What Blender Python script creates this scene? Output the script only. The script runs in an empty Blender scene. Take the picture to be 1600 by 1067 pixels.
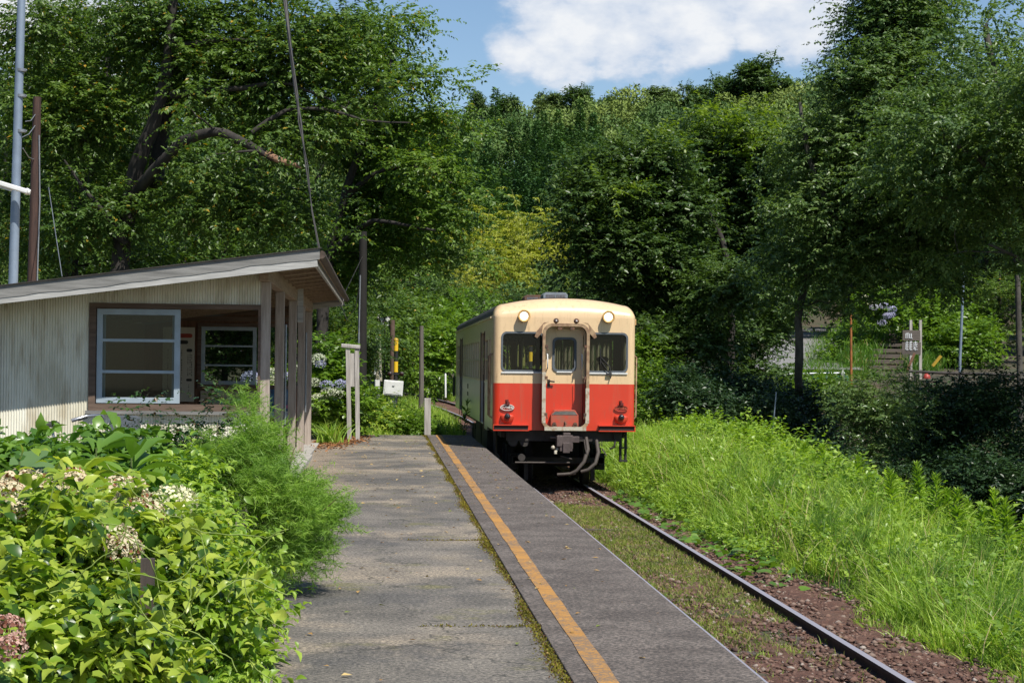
import bpy, math, random
import numpy as np
from mathutils import Vector, Matrix
from mathutils.geometry import tessellate_polygon

C = bpy.context.scene.collection
SC = bpy.context.scene
R = math.radians
rng = np.random.default_rng(7)
random.seed(7)

# ------------------------------------------------------------------ camera, sky, sun, exposure
FPX, CX, CY, EYE = 3030.0, 800.0, 533.5, 1.63
YAW, PITCH, ROLL = math.atan(.0659), math.atan(.01172), math.atan(.0105)
CAMR = Matrix.Rotation(-YAW, 3, 'Z') @ Matrix.Rotation(R(90) + PITCH, 3, 'X') @ Matrix.Rotation(ROLL, 3, 'Z')
cd = bpy.data.cameras.new('camera')
cam = bpy.data.objects.new('camera', cd)
C.objects.link(cam)
cam.matrix_world = Matrix.Translation((0, 0, EYE)) @ CAMR.to_4x4()
cd.sensor_width = 36
cd.lens = FPX / 1600 * 36
cd.clip_start = .1
cd.clip_end = 3000
SC.camera = cam
SUN = Vector((.33, -.60, 1)).normalized()
sl = bpy.data.lights.new('sun', 'SUN')
sl.energy = 5.0
sl.angle = R(.5)
sl.color = (1, .95, .87)
so = bpy.data.objects.new('sun', sl)
C.objects.link(so)
so.rotation_euler = SUN.to_track_quat('Z', 'Y').to_euler()
SC.view_settings.view_transform = 'Standard'
SC.view_settings.look = 'None'
SC.view_settings.exposure = .38
SC.view_settings.gamma = 1
SC.cycles.max_bounces = 7
SC.cycles.diffuse_bounces = 3
SC.cycles.glossy_bounces = 3
SC.cycles.transmission_bounces = 4
SC.cycles.transparent_max_bounces = 12
SC.cycles.use_denoising = True


def ray(px, py):
    return CAMR @ Vector(((px - CX) / FPX, -(py - CY) / FPX, -1))


def P(px, py, Y):
    "the point that lies Y metres along the track and is seen at a pixel of the photograph"
    d = ray(px, py)
    return Vector((0, 0, EYE)) + d * (Y / d.y)


def proj(p):
    q = CAMR.transposed() @ (Vector(p) - Vector((0, 0, EYE)))
    return CX + FPX * q.x / -q.z, CY - FPX * q.y / -q.z


w = bpy.data.worlds.new("World")
SC.world = w
w.use_nodes = True
nt = w.node_tree
for n in list(nt.nodes):
    nt.nodes.remove(n)


def mknode(nt, typ, **kw):
    n = nt.nodes.new(typ)
    for k, v in kw.items():
        if k.startswith('i_'):
            n.inputs[k[2:].replace('_', ' ')].default_value = v
        else:
            setattr(n, k, v)
    return n


def mathn(nt, op, a, b=None, clamp=False):
    n = nt.nodes.new('ShaderNodeMath')
    n.operation = op
    n.use_clamp = clamp
    for i, v in enumerate((a, b)):
        if v is None:
            continue
        if isinstance(v, (int, float)):
            n.inputs[i].default_value = v
        else:
            nt.links.new(v, n.inputs[i])
    return n.outputs[0]


sky = mknode(nt, 'ShaderNodeTexSky', sky_type='NISHITA', sun_disc=False)
sky.sun_elevation = math.asin(SUN.z)
sky.sun_rotation = math.atan2(SUN.x, SUN.y)
sky.air_density = 1.0
sky.dust_density = .15
sky.ozone_density = 4.0
bgs = mknode(nt, 'ShaderNodeBackground', i_Strength=.088)
nt.links.new(sky.outputs[0], bgs.inputs[0])
tc = mknode(nt, 'ShaderNodeTexCoord')


def cloudblob(px, py, rad, soft):
    d = ray(px, py).normalized()
    dn = mknode(nt, 'ShaderNodeVectorMath', operation='DISTANCE')
    nt.links.new(tc.outputs['Generated'], dn.inputs[0])
    dn.inputs[1].default_value = d
    mr = mknode(nt, 'ShaderNodeMapRange', interpolation_type='SMOOTHSTEP')
    nt.links.new(dn.outputs['Value'], mr.inputs[0])
    mr.inputs[1].default_value = rad
    mr.inputs[2].default_value = rad + soft
    mr.inputs[3].default_value = 1
    mr.inputs[4].default_value = 0
    return mr.outputs[0]


blobs = [cloudblob(880, 48, .014, .030), cloudblob(985, 30, .018, .032), cloudblob(1090, 50, .006, .030),
         cloudblob(810, 78, .002, .026), cloudblob(1230, 5, .018, .030), cloudblob(1010, -70, .04, .05),
         cloudblob(80, -10, .03, .05)]
m = blobs[0]
for b in blobs[1:]:
    m = mathn(nt, 'MAXIMUM', m, b)
mp = mknode(nt, 'ShaderNodeMapping')
mp.inputs['Scale'].default_value = (1, 1, 1.7)
nt.links.new(tc.outputs['Generated'], mp.inputs[0])
nz = mknode(nt, 'ShaderNodeTexNoise', i_Scale=34.0, i_Detail=9.0, i_Roughness=.56)
nt.links.new(mp.outputs[0], nz.inputs['Vector'])
nz2 = mknode(nt, 'ShaderNodeTexNoise', i_Scale=4.0, i_Detail=6.0, i_Roughness=.6)
nt.links.new(mp.outputs[0], nz2.inputs['Vector'])
# general cloudiness of the rest of the sky plus the bank above the hill
den = mathn(nt, 'ADD', mathn(nt, 'MULTIPLY', m, .95), mathn(nt, 'MULTIPLY', mathn(nt, 'SUBTRACT', nz.outputs[0], .5), 1.7))
wide = mathn(nt, 'MULTIPLY', mathn(nt, 'SUBTRACT', nz2.outputs[0], .5), 1.2)
den = mathn(nt, 'ADD', den, wide)
cm = mknode(nt, 'ShaderNodeMapRange', interpolation_type='SMOOTHSTEP')
nt.links.new(den, cm.inputs[0])
cm.inputs[1].default_value = .27
cm.inputs[2].default_value = .78
cm.inputs[4].default_value = .97
cr = mknode(nt, 'ShaderNodeMix', data_type='RGBA')
gv = mknode(nt, 'ShaderNodeMapRange')
nt.links.new(mathn(nt, 'ADD', mathn(nt, 'MULTIPLY', den, .55), mathn(nt, 'MULTIPLY', nz.outputs[0], .6)), gv.inputs[0])
gv.inputs[1].default_value = .30
gv.inputs[2].default_value = .95
nt.links.new(gv.outputs[0], cr.inputs[0])
cr.inputs[6].default_value = (.42, .54, .74, 1)
cr.inputs[7].default_value = (.88, .90, .93, 1)
bgc = mknode(nt, 'ShaderNodeBackground', i_Strength=.78)
nt.links.new(cr.outputs[2], bgc.inputs[0])
mx = mknode(nt, 'ShaderNodeMixShader')
nt.links.new(cm.outputs[0], mx.inputs[0])
nt.links.new(bgs.outputs[0], mx.inputs[1])
nt.links.new(bgc.outputs[0], mx.inputs[2])
wo = mknode(nt, 'ShaderNodeOutputWorld')
nt.links.new(mx.outputs[0], wo.inputs[0])

# ------------------------------------------------------------------ objects
def empty(name, loc, rz=0):
    o = bpy.data.objects.new(name, None)
    o.empty_display_size = .2
    o.location = loc
    o.rotation_euler = (0, 0, rz)
    C.objects.link(o)
    return o


def tag(o, label=None, cat=None, group=None, kind=None):
    if label:
        o['label'] = label
    if cat:
        o['category'] = cat
    if group:
        o['group'] = group
    if kind:
        o['kind'] = kind
    return o


def thing(name, loc, label, cat, group=None, rz=0):
    return tag(empty(name, loc, rz), label, cat, group)


def copy_tree(o, parent=None):
    c = o.copy()
    C.objects.link(c)
    if parent:
        c.parent = parent
    for ch in o.children:
        copy_tree(ch, c)
    return c


def link(name, me, mat, parent=None, loc=None):
    o = bpy.data.objects.new(name, me)
    if mat:
        me.materials.append(mat)
    C.objects.link(o)
    if parent:
        o.parent = parent
    if loc is not None:
        o.location = loc
    return o


class MB:
    "collects shapes, then links them as one mesh object"

    def __init__(s, off=(0, 0, 0)):
        s.v, s.f, s.sm = [], [], []
        s.off = Vector(off)

    def add(s, vs, fs, smooth=False, mat=None):
        n = len(s.v)
        for v in vs:
            v = Vector(v)
            if mat is not None:
                v = mat @ v
            s.v.append(v - s.off)
        for f in fs:
            s.f.append([i + n for i in f])
            s.sm.append(smooth)
        return s

    def box(s, c, size, rot=None, taper=1.0):
        hx, hy, hz = [a / 2 for a in size]
        vs = []
        for z, t in ((-hz, 1), (hz, taper)):
            for x, y in ((-hx, -hy), (hx, -hy), (hx, hy), (-hx, hy)):
                v = Vector((x * t, y * t, z))
                if rot is not None:
                    v = rot @ v
                vs.append(v + Vector(c))
        return s.add(vs, [(0, 3, 2, 1), (4, 5, 6, 7), (0, 1, 5, 4), (1, 2, 6, 5), (2, 3, 7, 6), (3, 0, 4, 7)])

    def bbox(s, a, b):
        a, b = Vector(a), Vector(b)
        return s.box((a + b) / 2, [abs(x) for x in (b - a)])

    def beam(s, p0, p1, w, h):
        "a straight timber from p0 to p1, w wide and h high"
        p0, p1 = Vector(p0), Vector(p1)
        d = p1 - p0
        q = d.to_track_quat('Y', 'Z').to_matrix()
        return s.box((p0 + p1) / 2, (w, d.length, h), q)

    def tube(s, pts, rad, n=8, caps=True, smooth=True):
        pts = [Vector(p) for p in pts]
        if isinstance(rad, (int, float)):
            rad = [rad] * len(pts)
        vs, fs = [], []
        u = None
        for i, p in enumerate(pts):
            d = (pts[min(i + 1, len(pts) - 1)] - pts[max(i - 1, 0)]).normalized()
            if u is None:
                u = d.orthogonal().normalized()
            else:
                u = (u - d * u.dot(d))
                u = u.normalized() if u.length > 1e-6 else d.orthogonal().normalized()
            v = d.cross(u)
            for k in range(n):
                a = 2 * math.pi * k / n
                vs.append(p + (u * math.cos(a) + v * math.sin(a)) * rad[i])
        for i in range(len(pts) - 1):
            for k in range(n):
                k2 = (k + 1) % n
                fs.append((i * n + k, i * n + k2, (i + 1) * n + k2, (i + 1) * n + k))
        s.add(vs, fs, smooth)
        if caps:
            m = len(pts) - 1
            s.add(vs[:n], [tuple(range(n))[::-1]])
            s.add(vs[m * n:], [tuple(range(n))])
        return s

    def cyl(s, p0, p1, r0, r1=None, n=16, caps=True):
        return s.tube([p0, p1], [r0, r0 if r1 is None else r1], n, caps)

    def lathe(s, prof, axis='Z', c=(0, 0, 0), n=24):
        "profile of (radius, along) pairs turned about an axis through c"
        vs, fs = [], []
        for r_, a in prof:
            for k in range(n):
                t = 2 * math.pi * k / n
                x, y = r_ * math.cos(t), r_ * math.sin(t)
                v = {'Z': (x, y, a), 'Y': (x, a, y), 'X': (a, x, y)}[axis]
                vs.append(Vector(v) + Vector(c))
        for i in range(len(prof) - 1):
            for k in range(n):
                k2 = (k + 1) % n
                fs.append((i * n + k, i * n + k2, (i + 1) * n + k2, (i + 1) * n + k))
        return s.add(vs, fs, True)

    def plate(s, outer, holes=(), y0=0., y1=.02, axis='Y', flip=False):
        "flat plate with holes; 2-D loops are (x,z) for axis Y, (y,z) for axis X, (x,y) for axis Z"
        loops = [list(outer)] + [list(h) for h in holes]
        flat = [p for l in loops for p in l]
        tris = tessellate_polygon([[Vector((a, b, 0)) for a, b in l] for l in loops])

        def m(a, b, t):
            return {'Y': (a, t, b), 'X': (t, a, b), 'Z': (a, b, t)}[axis]
        n = len(flat)
        vs = [m(a, b, y0) for a, b in flat] + [m(a, b, y1) for a, b in flat]
        fs = [tuple(t) for t in tris] + [tuple(i + n for i in t[::-1]) for t in tris]
        k = 0
        for l in loops:
            q = len(l)
            for i in range(q):
                j = (i + 1) % q
                fs.append((k + i, k + j, k + j + n, k + i + n))
            k += q
        return s.add(vs, fs)

    def grid(s, fn, nu, nv, smooth=True):
        vs = [fn(i / nu, j / nv) for j in range(nv + 1) for i in range(nu + 1)]
        fs = [(j * (nu + 1) + i, j * (nu + 1) + i + 1, (j + 1) * (nu + 1) + i + 1, (j + 1) * (nu + 1) + i)
              for j in range(nv) for i in range(nu)]
        return s.add(vs, fs, smooth)

    def mesh(s, name):
        me = bpy.data.meshes.new(name)
        me.from_pydata([tuple(v) for v in s.v], [], s.f)
        me.polygons.foreach_set('use_smooth', s.sm)
        me.update()
        return me

    def build(s, name, mat, parent=None, bevel=0, recalc=True):
        me = s.mesh(name)
        if recalc:
            import bmesh
            bm = bmesh.new()
            bm.from_mesh(me)
            bmesh.ops.recalc_face_normals(bm, faces=bm.faces)
            bm.to_mesh(me)
            bm.free()
        o = link(name, me, mat, parent)
        if bevel:
            b = o.modifiers.new('bevel', 'BEVEL')
            b.width = bevel
            b.segments = 2
            b.limit_method = 'ANGLE'
            b.harden_normals = False
        return o


def rrect(x0, z0, x1, z1, r, n=5):
    out = []
    for cx, cz, a0 in ((x1 - r, z1 - r, 0), (x0 + r, z1 - r, 90), (x0 + r, z0 + r, 180), (x1 - r, z0 + r, 270)):
        for k in range(n + 1):
            a = R(a0 + 90 * k / n)
            out.append((cx + r * math.cos(a), cz + r * math.sin(a)))
    return out


def ellipse(cx, cz, rx, rz, n=28):
    return [(cx + rx * math.cos(2 * math.pi * k / n), cz + rz * math.sin(2 * math.pi * k / n)) for k in range(n)]


def npmesh(name, verts, faces, smooth=False):
    "verts (N,3), faces (M,k) numpy arrays -> mesh"
    me = bpy.data.meshes.new(name)
    k = faces.shape[1]
    me.vertices.add(len(verts))
    me.vertices.foreach_set('co', np.ascontiguousarray(verts, dtype=np.float32).ravel())
    me.loops.add(faces.size)
    me.loops.foreach_set('vertex_index', np.ascontiguousarray(faces, dtype=np.int32).ravel())
    me.polygons.add(len(faces))
    me.polygons.foreach_set('loop_start', np.arange(0, faces.size, k, dtype=np.int32))
    if smooth:
        me.polygons.foreach_set('use_smooth', np.ones(len(faces), bool))
    me.update(calc_edges=True)
    return me


def unit(a):
    return a / np.maximum(np.linalg.norm(a, axis=-1, keepdims=True), 1e-9)


T_LEAF = (np.array([(0, 0, 0), (.42, -.25, .07), (1, 0, -.06), (.42, .25, .07)], float), np.array([(0, 1, 2), (0, 2, 3)]))
T_BROAD = (np.array([(0, 0, 0), (.20, .20, .09), (.50, .29, .11), (.78, .16, .0), (1.02, 0, -.26), (.78, -.15, -.02), (.50, -.29, .12),
                     (.20, -.20, .09), (.28, 0, .02), (.62, 0, -.02)], float),
           np.array([(0, 8, 1), (1, 8, 2), (8, 9, 2), (2, 9, 3), (9, 4, 3), (0, 7, 8), (7, 6, 8), (8, 6, 9), (6, 5, 9), (9, 5, 4)]))
T_HEART = (np.array([(0, 0, 0), (-.14, .26, .05), (.12, .42, .05), (.5, .34, .03), (1, 0, -.14), (.5, -.34, .03), (.12, -.42, .05),
                     (-.14, -.26, .05), (.4, 0, .0)], float),
           np.array([(0, 8, 1), (1, 8, 2), (2, 8, 3), (3, 8, 4), (0, 7, 8), (7, 6, 8), (6, 5, 8), (5, 4, 8)]))
T_NEEDLE = (np.array([(0, -.05, 0), (1, 0, -.08), (0, .05, 0)], float), np.array([(0, 1, 2)]))
T_PETALS = (np.array([(0, 0, 0), (.5, .5, .1), (.62, 0, .14), (.5, -.5, .1), (0, -.62, .14), (-.5, -.5, .1), (-.62, 0, .14), (-.5, .5, .1), (0, .62, .14)], float),
            np.array([(0, 3, 2), (0, 2, 1), (0, 1, 8), (0, 8, 7), (0, 7, 6), (0, 6, 5), (0, 5, 4), (0, 4, 3)]))


def leafset(tmpl, o, x, z, s):
    tv, tf = tmpl
    x = unit(x)
    y = unit(np.cross(z, x))
    z = np.cross(x, y)
    s = np.asarray(s, float)
    if s.ndim == 1:
        s = s[:, None].repeat(3, 1)
    v = (o[:, None, :] + tv[None, :, 0, None] * x[:, None, :] * s[:, None, 0:1] + tv[None, :, 1, None] * y[:, None, :] * s[:, None, 1:2]
         + tv[None, :, 2, None] * z[:, None, :] * s[:, None, 2:3])
    n, k = len(o), len(tv)
    f = tf[None] + (np.arange(n) * k)[:, None, None]
    return v.reshape(-1, 3), f.reshape(-1, tf.shape[1])


def cat(sets):
    vs, fs, n = [], [], 0
    for v, f in sets:
        vs.append(v)
        fs.append(f + n)
        n += len(v)
    return np.concatenate(vs), np.concatenate(fs)


UP = np.array([0, 0, 1.])


def sphere_pts(rg, n, power=.45):
    d = unit(rg.normal(size=(n, 3)))
    return d * (rg.random(n) ** power)[:, None]


def sprays(rg, p, d, L, K, leaf, droop=.3, flat=1.2, tmpl=T_LEAF, wide=1.0, jit=.35):
    "leafy twigs: from points p along directions d, K leaves alternating on each"
    n = len(p)
    d = unit(d)
    t = (np.linspace(.12, 1, K)[None] + rg.normal(0, .04, (n, K)))[..., None]
    Ln = (L * rg.uniform(.6, 1.25, n))[:, None, None]
    pos = p[:, None] + d[:, None] * t * Ln - UP * (droop * .35) * t ** 2 * Ln
    side = unit(np.cross(d, UP) + 1e-4)
    sg = np.where(np.arange(K) % 2 == 0, 1., -1.)[None, :, None]
    x = d[:, None] * .55 + side[:, None] * sg - UP * droop + rg.normal(0, jit, (n, K, 3))
    z = UP * flat + d[:, None] * .25 + rg.normal(0, .45, (n, K, 3))
    s = leaf * rg.uniform(.5, 1.25, n * K)
    sc = np.stack([s, s * wide, s], 1)
    return leafset(tmpl, pos.reshape(-1, 3), x.reshape(-1, 3), z.reshape(-1, 3), sc)


def blades(rg, base, h, wd, lean, seg=3):
    "grass blades: bases (n,3), heights, widths, lean vectors (n,3 horizontal)"
    n = len(base)
    t = np.linspace(0, 1, seg + 1)
    a = rg.uniform(0, 2 * math.pi, n)
    sd = np.stack([np.cos(a), np.sin(a), np.zeros(n)], 1)
    vs = []
    for ti in t:
        c = base + UP * (h * (ti - .28 * ti ** 3 * np.linalg.norm(lean, axis=1)))[:, None] + lean * (h * ti ** 2)[:, None]
        wv = (wd * (1 - ti ** 1.6) * .5 + wd * .03)[:, None] * sd
        vs += [c - wv, c + wv]
    v = np.stack(vs, 1)
    k = 2 * (seg + 1)
    tf = np.array([(2 * i, 2 * i + 1, 2 * i + 3, 2 * i + 2) for i in range(seg)])
    f = tf[None] + (np.arange(n) * k)[:, None, None]
    return v.reshape(-1, 3), f.reshape(-1, 4)


# ------------------------------------------------------------------ materials
def newmat(name):
    m = bpy.data.materials.new(name)
    m.use_nodes = True
    nt = m.node_tree
    for n in list(nt.nodes):
        nt.nodes.remove(n)
    out = nt.nodes.new('ShaderNodeOutputMaterial')
    bs = nt.nodes.new('ShaderNodeBsdfPrincipled')
    nt.links.new(bs.outputs[0], out.inputs[0])
    return m, nt, bs, out


def ramp(nt, fac, stops):
    r = nt.nodes.new('ShaderNodeValToRGB')
    while len(r.color_ramp.elements) < len(stops):
        r.color_ramp.elements.new(.5)
    for e, (p, c) in zip(r.color_ramp.elements, stops):
        e.position = p
        e.color = (*c, 1)
    nt.links.new(fac, r.inputs[0])
    return r.outputs[0]


def noise(nt, scale, detail=5., rough=.55, vec=None, coord='Object', stretch=None):
    n = nt.nodes.new('ShaderNodeTexNoise')
    n.inputs['Scale'].default_value = scale
    n.inputs['Detail'].default_value = detail
    n.inputs['Roughness'].default_value = rough
    if vec is None:
        t = nt.nodes.new('ShaderNodeTexCoord')
        vec = t.outputs[coord]
    if stretch:
        mp = nt.nodes.new('ShaderNodeMapping')
        mp.inputs['Scale'].default_value = stretch
        nt.links.new(vec, mp.inputs[0])
        vec = mp.outputs[0]
    nt.links.new(vec, n.inputs['Vector'])
    return n.outputs[0]


def mixc(nt, fac, a, b, mode='MIX'):
    n = nt.nodes.new('ShaderNodeMix')
    n.data_type = 'RGBA'
    n.blend_type = mode
    for sock, v in ((n.inputs[0], fac), (n.inputs[6], a), (n.inputs[7], b)):
        if isinstance(v, (int, float)):
            sock.default_value = v
        elif isinstance(v, tuple):
            sock.default_value = (*v, 1)
        else:
            nt.links.new(v, sock)
    return n.outputs[2]


def maprange(nt, v, a, b, c=0., d=1.):
    n = nt.nodes.new('ShaderNodeMapRange')
    nt.links.new(v, n.inputs[0])
    for i, x in enumerate((a, b, c, d)):
        n.inputs[i + 1].default_value = x
    return n.outputs[0]


def bump(nt, bs, h, strength=.4, dist=.01):
    b = nt.nodes.new('ShaderNodeBump')
    b.inputs['Strength'].default_value = strength
    b.inputs['Distance'].default_value = dist
    nt.links.new(h, b.inputs['Height'])
    nt.links.new(b.outputs[0], bs.inputs['Normal'])


def m_leaf(name, a, b, odd=None, oddp=.04, trans=.3, rough=.42, spec=.5, tcol=None, clump=.35, tint=None):
    "leaf surface: each leaf its own tint between a and b, a few of colour odd; thin, so some light passes"
    m, nt, bs, out = newmat(name)
    g = nt.nodes.new('ShaderNodeNewGeometry')
    stops = [(0, a), (.9, b)]
    if odd:
        stops = [(0, odd), (oddp, odd), (oddp + .01, a), (1, b)]
    col = ramp(nt, g.outputs['Random Per Island'], stops)
    nf = noise(nt, clump, 2., .5, vec=g.outputs['Position'])
    col = mixc(nt, 1., col, ramp(nt, nf, [(.3, (.72, .78, .8)), (.7, (1.22, 1.14, .95))]), 'MULTIPLY')
    if tint:        # each tree its own kind and so its own green
        at = nt.nodes.new('ShaderNodeAttribute')
        at.attribute_name = 'tree_tint'
        col = mixc(nt, 1., col, ramp(nt, at.outputs['Fac'], tint), 'MULTIPLY')
    nt.links.new(col, bs.inputs['Base Color'])
    bs.inputs['Roughness'].default_value = rough
    bs.inputs['Specular IOR Level'].default_value = spec
    tr = nt.nodes.new('ShaderNodeBsdfTranslucent')
    tcm = mixc(nt, 1., col, tcol or (1.5, 1.6, .55), 'MULTIPLY')
    nt.links.new(tcm, tr.inputs[0])
    mxs = nt.nodes.new('ShaderNodeMixShader')
    mxs.inputs[0].default_value = trans
    nt.links.new(bs.outputs[0], mxs.inputs[1])
    nt.links.new(tr.outputs[0], mxs.inputs[2])
    nt.links.new(mxs.outputs[0], out.inputs[0])
    return m


def m_plain(name, col, rough=.6, metal=0., var=.15, scale=8., bumpy=0., stretch=None, spec=.5, col2=None, lo=.35, hi=.65, detail=6.):
    m, nt, bs, out = newmat(name)
    nf = noise(nt, scale, detail, .6, stretch=stretch)
    c2 = col2 or tuple(max(0, x * (1 - var * 2)) for x in col)
    nt.links.new(ramp(nt, nf, [(lo, c2), (hi, col)]), bs.inputs['Base Color'])
    bs.inputs['Roughness'].default_value = rough
    bs.inputs['Metallic'].default_value = metal
    bs.inputs['Specular IOR Level'].default_value = spec
    if bumpy:
        bump(nt, bs, nf, bumpy, .01)
    return m


def m_wood(name, a, b, scale=3., axis='Z', rough=.8, paint=None, paintamt=.5):
    st = {'Z': (9, 9, .7), 'Y': (9, .7, 9), 'X': (.7, 9, 9)}[axis]
    m, nt, bs, out = newmat(name)
    nf = noise(nt, scale, 8., .65, stretch=st)
    col = ramp(nt, nf, [(.3, a), (.7, b)])
    if paint:
        pf = noise(nt, 2.2, 8., .7, stretch=tuple(x * .3 + .4 for x in st))
        col = mixc(nt, maprange(nt, pf, paintamt - .04, paintamt + .05), col, paint)
    nt.links.new(col, bs.inputs['Base Color'])
    bs.inputs['Roughness'].default_value = rough
    bump(nt, bs, nf, .35, .006)
    return m


def m_bark(name, a, b):
    m, nt, bs, out = newmat(name)
    nf = noise(nt, 5., 8., .7, coord='Object', stretch=(1, 1, .5))
    nt.links.new(ramp(nt, nf, [(.3, a), (.7, b)]), bs.inputs['Base Color'])
    bs.inputs['Roughness'].default_value = .9
    bump(nt, bs, nf, .8, .03)
    return m


def m_glass(name, tint=(.85, .9, .88), dirt=.06, fres=1.):
    "thin window glass: mirror-like at grazing, clear otherwise"
    m, nt, bs, out = newmat(name)
    nt.nodes.remove(bs)
    gl = nt.nodes.new('ShaderNodeBsdfGlossy')
    gl.inputs['Roughness'].default_value = .03
    gl.inputs[0].default_value = (.95, .95, .95, 1)
    tr = nt.nodes.new('ShaderNodeBsdfTransparent')
    tr.inputs[0].default_value = (*tint, 1)
    df = nt.nodes.new('ShaderNodeBsdfDiffuse')
    df.inputs[0].default_value = (.4, .42, .38, 1)
    fr = nt.nodes.new('ShaderNodeFresnel')
    fr.inputs[0].default_value = 1.45
    f2 = mathn(nt, 'MULTIPLY', fr.outputs[0], fres, True)
    a = nt.nodes.new('ShaderNodeMixShader')
    a.inputs[0].default_value = dirt
    nt.links.new(tr.outputs[0], a.inputs[1])
    nt.links.new(df.outputs[0], a.inputs[2])
    b = nt.nodes.new('ShaderNodeMixShader')
    nt.links.new(f2, b.inputs[0])
    nt.links.new(a.outputs[0], b.inputs[1])
    nt.links.new(gl.outputs[0], b.inputs[2])
    nt.links.new(b.outputs[0], out.inputs[0])
    return m


M = {}
M['black'] = m_plain('black_iron', (.03, .028, .026), .6, 0, .2, 12, .2)
M['under'] = m_plain('grimy_underframe', (.045, .038, .033), .75, 0, .25, 6, .3)
M['rust'] = m_plain('rusty_iron', (.16, .075, .04), .85, 0, .3, 9, .4, col2=(.07, .045, .035))
M['steel'] = m_plain('grey_steel', (.32, .34, .36), .45, .6, .15, 6)
M['galv'] = m_plain('galvanised_pole', (.24, .30, .38), .5, .3, .12, 3)
M['white'] = m_plain('white_paint', (.72, .73, .72), .5, 0, .08, 5)
M['concrete'] = m_plain('concrete', (.42, .40, .36), .9, 0, .18, 9, .3)
M['glass'] = m_glass('window_glass', (.50, .56, .53), .008, .55)
M['rubber'] = m_plain('grey_rubber', (.10, .115, .13), .6, 0, .1, 9)
M['yellow'] = m_plain('yellow_paint', (.42, .27, .02), .5, 0, .1, 7)
M['red'] = m_plain('red_plastic', (.36, .045, .03), .5, 0, .1, 7)
M['greenp'] = m_plain('green_netting', (.10, .34, .24), .7, 0, .25, 9)
M['orange_rust'] = m_plain('rusty_orange_pole', (.36, .13, .035), .8, 0, .25, 8)
M['bark'] = m_bark('cherry_bark', (.013, .011, .010), (.050, .043, .037))
M['bark2'] = m_bark('grey_bark', (.03, .027, .022), (.11, .10, .085))
M['deadwood'] = m_bark('bare_dead_wood', (.10, .05, .03), (.34, .20, .12))
M['stem'] = m_plain('green_stem', (.10, .14, .035), .6, 0, .2, 9)
M['cherry'] = m_leaf('cherry_leaf', (.045, .100, .020), (.135, .215, .045), (.40, .26, .03), .010, .34, .42, clump=.3)
M['cherry2'] = m_leaf('back_cherry_leaf', (.065, .140, .022), (.175, .270, .050), (.40, .28, .03), .012, .38, .42, clump=.3)
M['oak'] = m_leaf('dark_leaf', (.034, .076, .022), (.095, .160, .044), None, 0, .30, .42, clump=.35)
M['zelkova'] = m_leaf('grey_green_leaf', (.066, .130, .040), (.165, .245, .085), None, 0, .34, .42, clump=.3)
M['lit'] = m_leaf('young_leaf', (.08, .15, .012), (.20, .28, .03), None, 0, .4, .4)
M['bamboo'] = m_leaf('bamboo_leaf', (.19, .25, .018), (.42, .43, .05), None, 0, .35, .45, clump=.25)
M['evergreen'] = m_leaf('evergreen_leaf', (.012, .034, .010), (.038, .080, .024), None, 0, .15, .42, clump=.5)  # darkened copy of the bush leaf; the hollow's shade is in its colour
M['cedar'] = m_leaf('cedar_needles', (.060, .138, .044), (.088, .178, .054), None, 0, .08, .6, .3, clump=.06, tint=[(0, (.6, .7, .7)), (1, (1.25, 1.15, 1.))])
M['hill'] = m_leaf('hill_leaf', (.105, .175, .054), (.14, .215, .068), None, 0, .05, .55, .25, clump=.14, tint=[(0, (.36, .46, .42)), (.3, (.55, .66, .52)), (.6, (.85, .92, .75)), (.85, (1.15, 1.05, .8)), (1, (1.35, 1.15, .75))])
M['crestleaf'] = m_leaf('crest_leaf', (.07, .125, .038), (.15, .215, .065), None, 0, .12, .5, .3, clump=.14)
M['vine'] = m_leaf('vine_leaf', (.075, .155, .016), (.16, .27, .03), None, 0, .34, .38, clump=.6)
M['bushleaf'] = m_leaf('bright_bush_leaf', (.15, .26, .022), (.40, .48, .085), (.04, .10, .014), .16, .34, .36, clump=1.2)
M['broad'] = m_leaf('broad_leaf', (.065, .155, .022), (.15, .27, .045), None, 0, .3, .33, clump=2.)
M['grey_broad'] = m_leaf('blue_green_leaf', (.085, .16, .055), (.14, .24, .085), None, 0, .25, .5, clump=2.)
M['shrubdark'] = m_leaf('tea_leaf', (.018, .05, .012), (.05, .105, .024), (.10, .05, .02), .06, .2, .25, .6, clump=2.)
M['feather'] = m_leaf('feathery_leaf', (.115, .235, .030), (.235, .38, .065), None, 0, .35, .5, .3, clump=2.)
M['grass'] = m_leaf('grass_blade', (.165, .315, .028), (.39, .53, .10), (.42, .40, .13), .04, .38, .45, .35, clump=.9)
M['grassdark'] = m_leaf('dark_grass_blade', (.05, .13, .012), (.11, .22, .025), (.30, .28, .10), .05, .35, .45, .35, clump=1.)
M['dry'] = m_leaf('short_dry_grass', (.12, .18, .03), (.25, .30, .07), (.40, .34, .17), .13, .3, .6, .2, clump=2.)
M['weed'] = m_leaf('weed_leaf', (.13, .25, .025), (.31, .44, .07), None, 0, .36, .42, clump=1.)
M['pinnate'] = m_leaf('pale_pinnate_leaf', (.07, .13, .045), (.15, .22, .08), None, 0, .28, .3, clump=1.)
M['florets'] = m_leaf('faded_florets', (.62, .50, .36), (.80, .74, .56), (.30, .12, .07), .16, .25, .6, .2, tcol=(1, 1, .9))
M['florets2'] = m_leaf('green_white_florets', (.60, .62, .40), (.82, .80, .62), None, 0, .25, .6, .2, tcol=(1, 1, .9))
M['florets3'] = m_leaf('lilac_florets', (.45, .42, .68), (.68, .66, .82), None, 0, .25, .6, .2, tcol=(1, 1, 1))
M['florets4'] = m_leaf('pink_florets', (.55, .28, .24), (.78, .55, .46), (.22, .08, .05), .3, .25, .6, .2, tcol=(1, 1, .9))
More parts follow.
